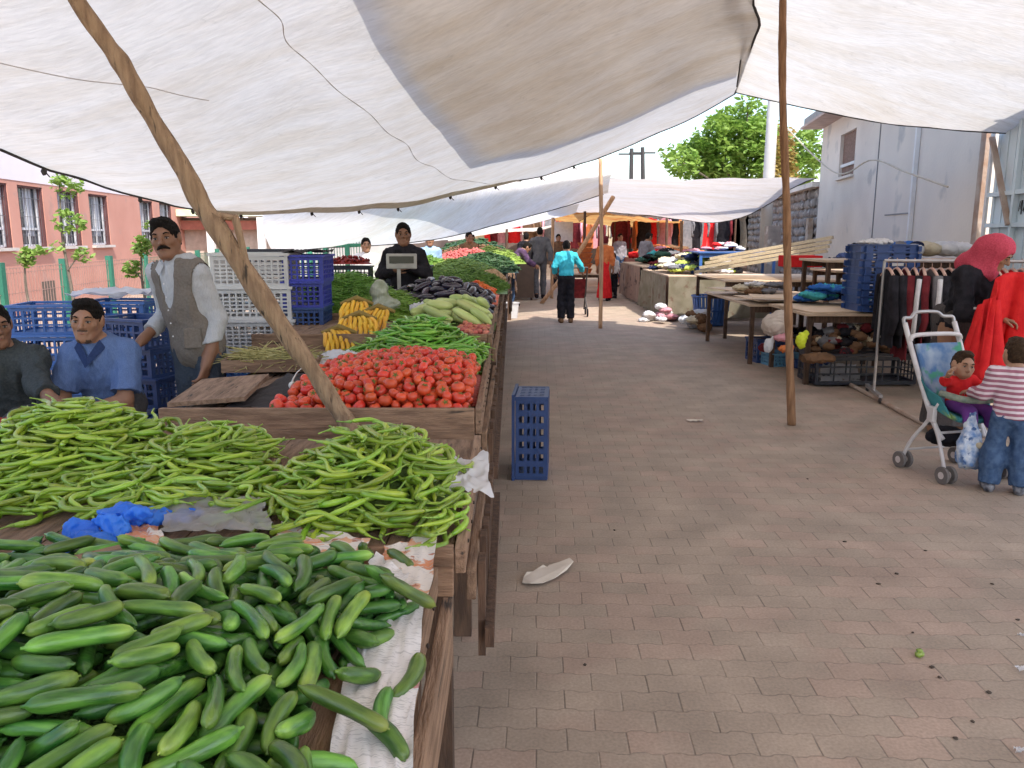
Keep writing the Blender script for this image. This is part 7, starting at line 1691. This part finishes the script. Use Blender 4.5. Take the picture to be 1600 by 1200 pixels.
simple_top(J, .011, CL_BLACK, pw_, 'jumper', .032, .95, -.06, .012, 6.0, puff=.008)
SKIRT = cloth_fine('skirt_taupe', (.09,.078,.075,1), (.065,.057,.06,1))
V_ = vol_for(J, .014, .32); pe = J['pel']; V_.ell(pe+np.array([0,0,.02]), (.19,.17,.16), k=.05); V_.cone(pe+np.array([0,0,-.08]), (0,-.02,.06), .14, .17, .06); V_.plane((0,0,.07), (0,0,-1)); V_.plane(pe+np.array([0,0,.13]), (0,0,1))
obj_of(V_.mesh('skirt', SKIRT, fold=.022, fs=6, seed=4, stretch=(1,1,.15)), 'skirt', pw_)
c_, f_, u_, r_ = J['head'], J['f'], J['u'], J['r']; PH = lambda a, b, q: c_+r_*a+f_*b+u_*q
SCARF = cloth_fine('scarf_rose', (.58,.085,.13,1), (.46,.055,.09,1))
V_ = Vol(c_-.36, c_+.32, .009); Rm = [r_, f_, u_]
V_.ell(PH(0,-.022,.018), (.104,.128,.112), Rm, .03); V_.ell(PH(0,-.10,-.02), (.085,.085,.09), Rm, .04); V_.ell(PH(0,-.005,-.10), (.095,.095,.09), Rm, .05)
V_.ell(PH(0,-.02,-.17), (.125,.115,.06), Rm, .05); V_.cone(PH(0,-.09,-.06), PH(-.03,-.15,-.20), .07, .085, .05); V_.cone(PH(.02,.05,-.14), PH(.03,.07,-.22), .04, .025, .04)
V_.ell(PH(0,.135,-.040), (.066,.105,.090), Rm, .012, sub=True)
obj_of(V_.mesh('headscarf', SCARF, fold=.007, fs=9, seed=3), 'headscarf', pw_)
for k in range(3):
    q = Vector((-.23+.03*k,-.27-.035*k,1.06-.004*k)); MB().box(q+V(-.045,-.03,0), (.016,.016,.016)).build('button', CL_WHT, pw_)
# red garments she holds
def drape(name, top_pts, h, mat, label, amp, seed, flare=1.25, parent=None, nb=24):
    top_ = catmull([Vector(p) for p in top_pts], nb); cx = sum((p for p in top_), Vector())/nb; rows = []
    for j in range(15):
        v = j/14; rows.append([cx+(p-cx)*(1+(flare-1)*v)+V(amp*(.2+v)*math.sin(i*1.15+seed+v*1.5), amp*(.2+v)*math.cos(i*.9+seed*2+v), -h*v+.03*math.sin(i*.8+seed)*v) for i, p in enumerate(top_)])
    o = MB().grid(rows).build(name, mat, parent, smooth=True); s = o.modifiers.new('thick', 'SOLIDIFY'); s.thickness = .006
    return tag(o, label, 'garment')
def W_(x, y, z): return wl+Matrix.Rotation(wrz, 3, 'Z') @ V(x, y, z)
a1 = at(1560,432,5.95); a2 = at(1585,425,6.0); a3 = at(1625,432,6.0); a4 = at(1660,470,6.1)
drape('red_garment', [at(1556,445,5.9), a1, a2, a3, a4], .72, CL_RED, 'bright red garment spread out in the right hand of the woman', .05, 1.0, 1.35)
drape('red_garment', [at(1530,478,5.92), at(1545,466,5.9), at(1562,470,5.9)], .62, CL_RED, 'second red garment hanging lower left beneath the woman\'s hands', .05, 2.4, 2.3)

# --- stroller ---
sx, sy, srz = 3.02, 5.28, math.radians(14)
M_TUBE = M('stroller_white_tube', (.62,.58,.58,1), (.5,.46,.46,1), 9, .35, spots=((.35,.30,.28,1), 14, .66)); M_TYRE = M('tyre_grey', (.16,.14,.135,1), rough=.8); M_HUB = M('hub_pink_white', (.62,.55,.54,1), rough=.5)
STF = M('stroller_fabric', (.02,.13,.15,1), (.04,.22,.24,1), 7, .85, .2, 60, spots=((.22,.34,.10,1), 9, .60)); STP = M('stroller_print', (.06,.14,.30,1), (.28,.34,.42,1), 9, .8, spots=((.05,.25,.15,1), 8, .58))
st = empty('stroller', (sx, sy, 0), srz, 'white framed child stroller with teal patterned seat', 'stroller')
W2 = .205
def ST(x, y, z): return Vector((x, y, z))
for s in (-1,1):
    MB().tube(catmull([ST(s*W2,.34,1.00), ST(s*W2,.27,.86), ST(s*W2*.95,.12,.56), ST(s*W2*.88,.0,.34), ST(s*W2*.8,-.06,.26)], 14), .017, 10).build('side_tube', M_TUBE, st, smooth=True)
    MB().tube(catmull([ST(s*W2*.9,-.02,.50), ST(s*W2*.95,.06,.36), ST(s*W2*1.05,.17,.20), ST(s*W2*1.15,.21,.07)], 12), .0125, 8).build('rear_leg', M_TUBE, st, smooth=True)
    MB().tube(catmull([ST(s*W2*.88,.04,.40), ST(s*W2*.95,-.06,.26), ST(s*W2*1.1,-.17,.07)], 10), .0125, 8).build('front_leg', M_TUBE, st, smooth=True)
    MB().box(ST(s*W2*.96,.02,.42), (.035,.06,.11)).build('hinge', M_TUBE, st, bevel=.008)
    for (y, nm) in ((.21,'rear'), (-.19,'front')):
        for dx in (-.030, .030):
            c = ST(s*W2*1.13+dx, y, .058); wh = MB().tube([c-V(.011,0,0), c+V(.011,0,0)], .058, 22).build('wheel', M_TYRE, st, bevel=.005); MB().tube([c-V(.013,0,0), c+V(.013,0,0)], .024, 14).build('hub', M_HUB, wh)
        MB().tube([ST(s*W2*1.13-.035,y,.058), ST(s*W2*1.13+.035,y,.058)], .007, 6).build('axle', M_DKM, st)
MB().tube(catmull([ST(-W2,.27,.885), ST(-W2*.93,.27,.915), ST(-W2*.5,.275,.925), ST(W2*.5,.275,.925), ST(W2*.93,.27,.915), ST(W2,.27,.885)], 26), .0155, 10).build('crossbar', M_TUBE, st, smooth=True)
MB().tube(catmull([ST(-W2,.33,.96), ST(-W2*1.02,.35,1.03), ST(-W2*.7,.36,1.035), ST(-W2*.45,.37,1.07), ST(W2*.35,.37,1.07), ST(W2*.6,.36,1.04), ST(W2*.95,.35,1.035), ST(W2*1.0,.34,.99)], 32), .012, 10).build('handle', M_CHROME, st, smooth=True)
MB().tube([ST(-W2*1.1,.2,.13), ST(W2*1.1,.2,.13)], .008, 6).build('rear_bar', M_TUBE, st); MB().tube([ST(-W2*.8,-.03,.30), ST(W2*.8,-.03,.30)], .009, 6).build('seat_bar', M_TUBE, st)
def pad_(rows, name, mat, th=.02):
    P_ = [[Vector(p) for p in catmull([Vector(q) for q in r_], 12)] for r_ in rows]; cols = [catmull([P_[j][i] for j in range(len(P_))], 14) for i in range(12)]
    o = MB().grid([[cols[i][j] for i in range(12)] for j in range(14)]).build(name, mat, st, smooth=True); s_ = o.modifiers.new('thick','SOLIDIFY'); s_.thickness = th; return o
pad_([[(-.185,.255,.86),(0,.285,.86),(.185,.255,.86)],[(-.18,.17,.66),(0,.22,.65),(.18,.17,.66)],[(-.165,.07,.45),(0,.12,.42),(.165,.07,.45)]], 'backrest', STP, .02)
pad_([[(-.165,.08,.46),(0,.10,.40),(.165,.08,.46)],[(-.16,-.06,.42),(0,-.06,.39),(.16,-.06,.42)],[(-.15,-.16,.40),(0,-.17,.385),(.15,-.16,.40)]], 'seat', STF, .03)
for s in (-1,1): pad_([[(s*.195,.20,.74),(s*.195,.10,.60),(s*.185,-.03,.55)],[(s*.18,.13,.56),(s*.18,.0,.46),(s*.165,-.12,.42)]], 'side_panel', STF, .012)
MB().tube(catmull([ST(-.18,-.02,.57), ST(-.14,-.17,.555), ST(.0,-.21,.55), ST(.14,-.17,.555), ST(.18,-.02,.57)], 20), .022, 10).build('bumper_bar', M('bumper_green', (.10,.16,.13,1), (.35,.36,.28,1), 14, .7), st, smooth=True)
# blue checked carrier bag hanging low on the front
V_ = Vol((-.25,-.40,.0), (.15,.05,.6), .009); V_.cone((-.09,-.20,.45), (-.10,-.21,.34), .035, .05, .03); V_.ell((-.10,-.22,.24), (.085,.07,.13), k=.04); V_.ell((-.08,-.22,.17), (.095,.075,.075), k=.04)
o = bpy.data.objects.new('carrier_bag', V_.mesh('carrier_bag', M('bag_check', (.12,.24,.50,1), (.66,.70,.76,1), 22, .45, spots=((.05,.12,.30,1), 26, .58)), fold=.012, fs=16)); COL.objects.link(o); o.location = (sx, sy, 0); o.rotation_euler = (0,0,srz); tag(o, 'blue and white checked carrier bag hanging from the front of the stroller', 'bag')
V_ = Vol((-.2,-.1,.05), (.25,.25,.4), .012); V_.ell((.0,.08,.24), (.15,.12,.07), k=.03); o = bpy.data.objects.new('dark_bag', V_.mesh('dark_bag', CL_BLACK, fold=.01, fs=14)); COL.objects.link(o); o.location = (sx, sy, 0); o.rotation_euler = (0,0,srz); tag(o, 'black bag stowed beneath the stroller seat', 'bag')
# --- child sitting in it ---
s = .46
J = pose(1.0, pel=(0,.02,.49), neck=(-.0,.03,.665), head=(-.005,.0,.765), f=(-.28,-1,-.10), u=(.10,-.1,1), sR=(-.085,.02,.645), sL=(.085,.02,.645), eR=(-.165,-.03,.655), wR=(-.20,-.10,.72), eL=(.13,-.08,.59), wL=(.06,-.17,.58),
         hR=(-.05,.0,.48), hL=(.05,.0,.48), kR=(-.08,-.17,.47), kL=(.085,-.17,.46), aR=(-.09,-.22,.30), aL=(.085,-.22,.29), tR=(-.09,-.32,.26), tL=(.09,-.32,.25)); J['s'] = s
bl_ = begin(J, 'toddler with short dark hair in red top sitting in the stroller', (sx, sy, 0), srz, .006, .82, SK_LIGHT, dict(R=dict(n=(.3,-1,0), t=1, k=1.15, c=.4), L=dict(n=(0,0,-1), t=-1, k=1.15, c=.5)), child=True)
face_bits(bl_, J, .82, brow=HAIR_B, child=True); obj_of(hair_mesh(J, .82, .008, .028, .006, mat=HAIR_B, fold=.003), 'hair', bl_)
simple_top(J, .007, CL_RED, bl_, 'top', .014, .92, -.15, .004, 2.0, k=.03, puff=.004)
STRIPE = None
def stripe_mat(name, a, b, freq, b2=None):
    m = bpy.data.materials.new(name); m.use_nodes = True; nt = m.node_tree; N = nt.nodes; L = nt.links; bs = N['Principled BSDF']; tc = N.new('ShaderNodeTexCoord'); wv = N.new('ShaderNodeTexWave')
    wv.bands_direction = 'Z'; wv.inputs['Scale'].default_value = freq; wv.inputs['Distortion'].default_value = .6; wv.inputs['Detail'].default_value = 1; L.new(tc.outputs['Object'], wv.inputs[0])
    r = N.new('ShaderNodeValToRGB'); r.color_ramp.interpolation = 'LINEAR'; e = r.color_ramp.elements; e[0].position = .38; e[0].color = a; e[1].position = .50; e[1].color = b
    L.new(wv.outputs['Fac'], r.inputs[0]); L.new(r.outputs[0], bs.inputs['Base Color']); bs.inputs['Roughness'].default_value = .9; return m
simple_trousers(J, .008, M('tights_purple', (.12,.03,.20,1), (.16,.04,.25,1), 12, .9), bl_, .006, .55, .05, .003)
for q in ('R','L'):
    V_ = vol_for({k: J[k] for k in ('k'+q,'a'+q,'t'+q)} | {'s': s}, .007, .08); a_ = J['k'+q]*.45+J['a'+q]*.55; V_.cone(a_, J['a'+q], .027, .024, .01)
    obj_of(V_.mesh('sock', stripe_mat('sock_stripes_'+q, (.62,.55,.62,1), (.40,.06,.22,1), 9)), 'sock', bl_)
shoes(J, .007, CL_CRM, bl_, .006)
# --- boy in striped top, seen from behind ---
s = .575
T_ = at(1572,770,4.78); brz = math.radians(158)
J = pose(1.0, pel=(0,.0,.50), neck=(.0,-.035,.785), head=(.0,-.055,.895), f=(.25,-1,-.15), u=(0,-.1,1), sR=(-.105,-.02,.755), sL=(.105,-.02,.755), eR=(-.16,-.10,.64), wR=(-.12,-.22,.60), eL=(.155,-.03,.62), wL=(.21,-.17,.60),
         hR=(-.055,0,.48), hL=(.055,0,.48), kR=(-.075,-.01,.27), kL=(.075,-.02,.27), aR=(-.085,.02,.06), aL=(.085,.01,.06), tR=(-.10,-.14,.03), tL=(.10,-.14,.03)); J['s'] = s
g0 = gp(1566,768,0)
by = begin(J, 'small boy in striped pink top and jeans standing with his back to us', (g0.x,g0.y,0), brz, .007, .86, SK_LIGHT, dict(R=dict(n=(0,0,-1), t=1, k=1.1, c=.5), L=dict(n=(0,0,-1), t=-1, k=1.1, c=.5)), child=True)
face_bits(by, J, .86, brow=HAIR_B, child=True); obj_of(hair_mesh(J, .86, .011, .02, .006, mat=HAIR_B, fold=.003), 'hair', by)
simple_top(J, .008, stripe_mat('top_stripes', (.66,.56,.60,1), (.32,.12,.17,1), 9.5), by, 'top', .022, .95, -.05, .007, 2.0, k=.04, puff=.004)
simple_trousers(J, .009, CL_DEN, by, .035, 1.05, .09, .009); shoes(J, .008, M('shoe_dark', (.03,.03,.045,1), (.3,.3,.33,1), 30, .6), by, .010)
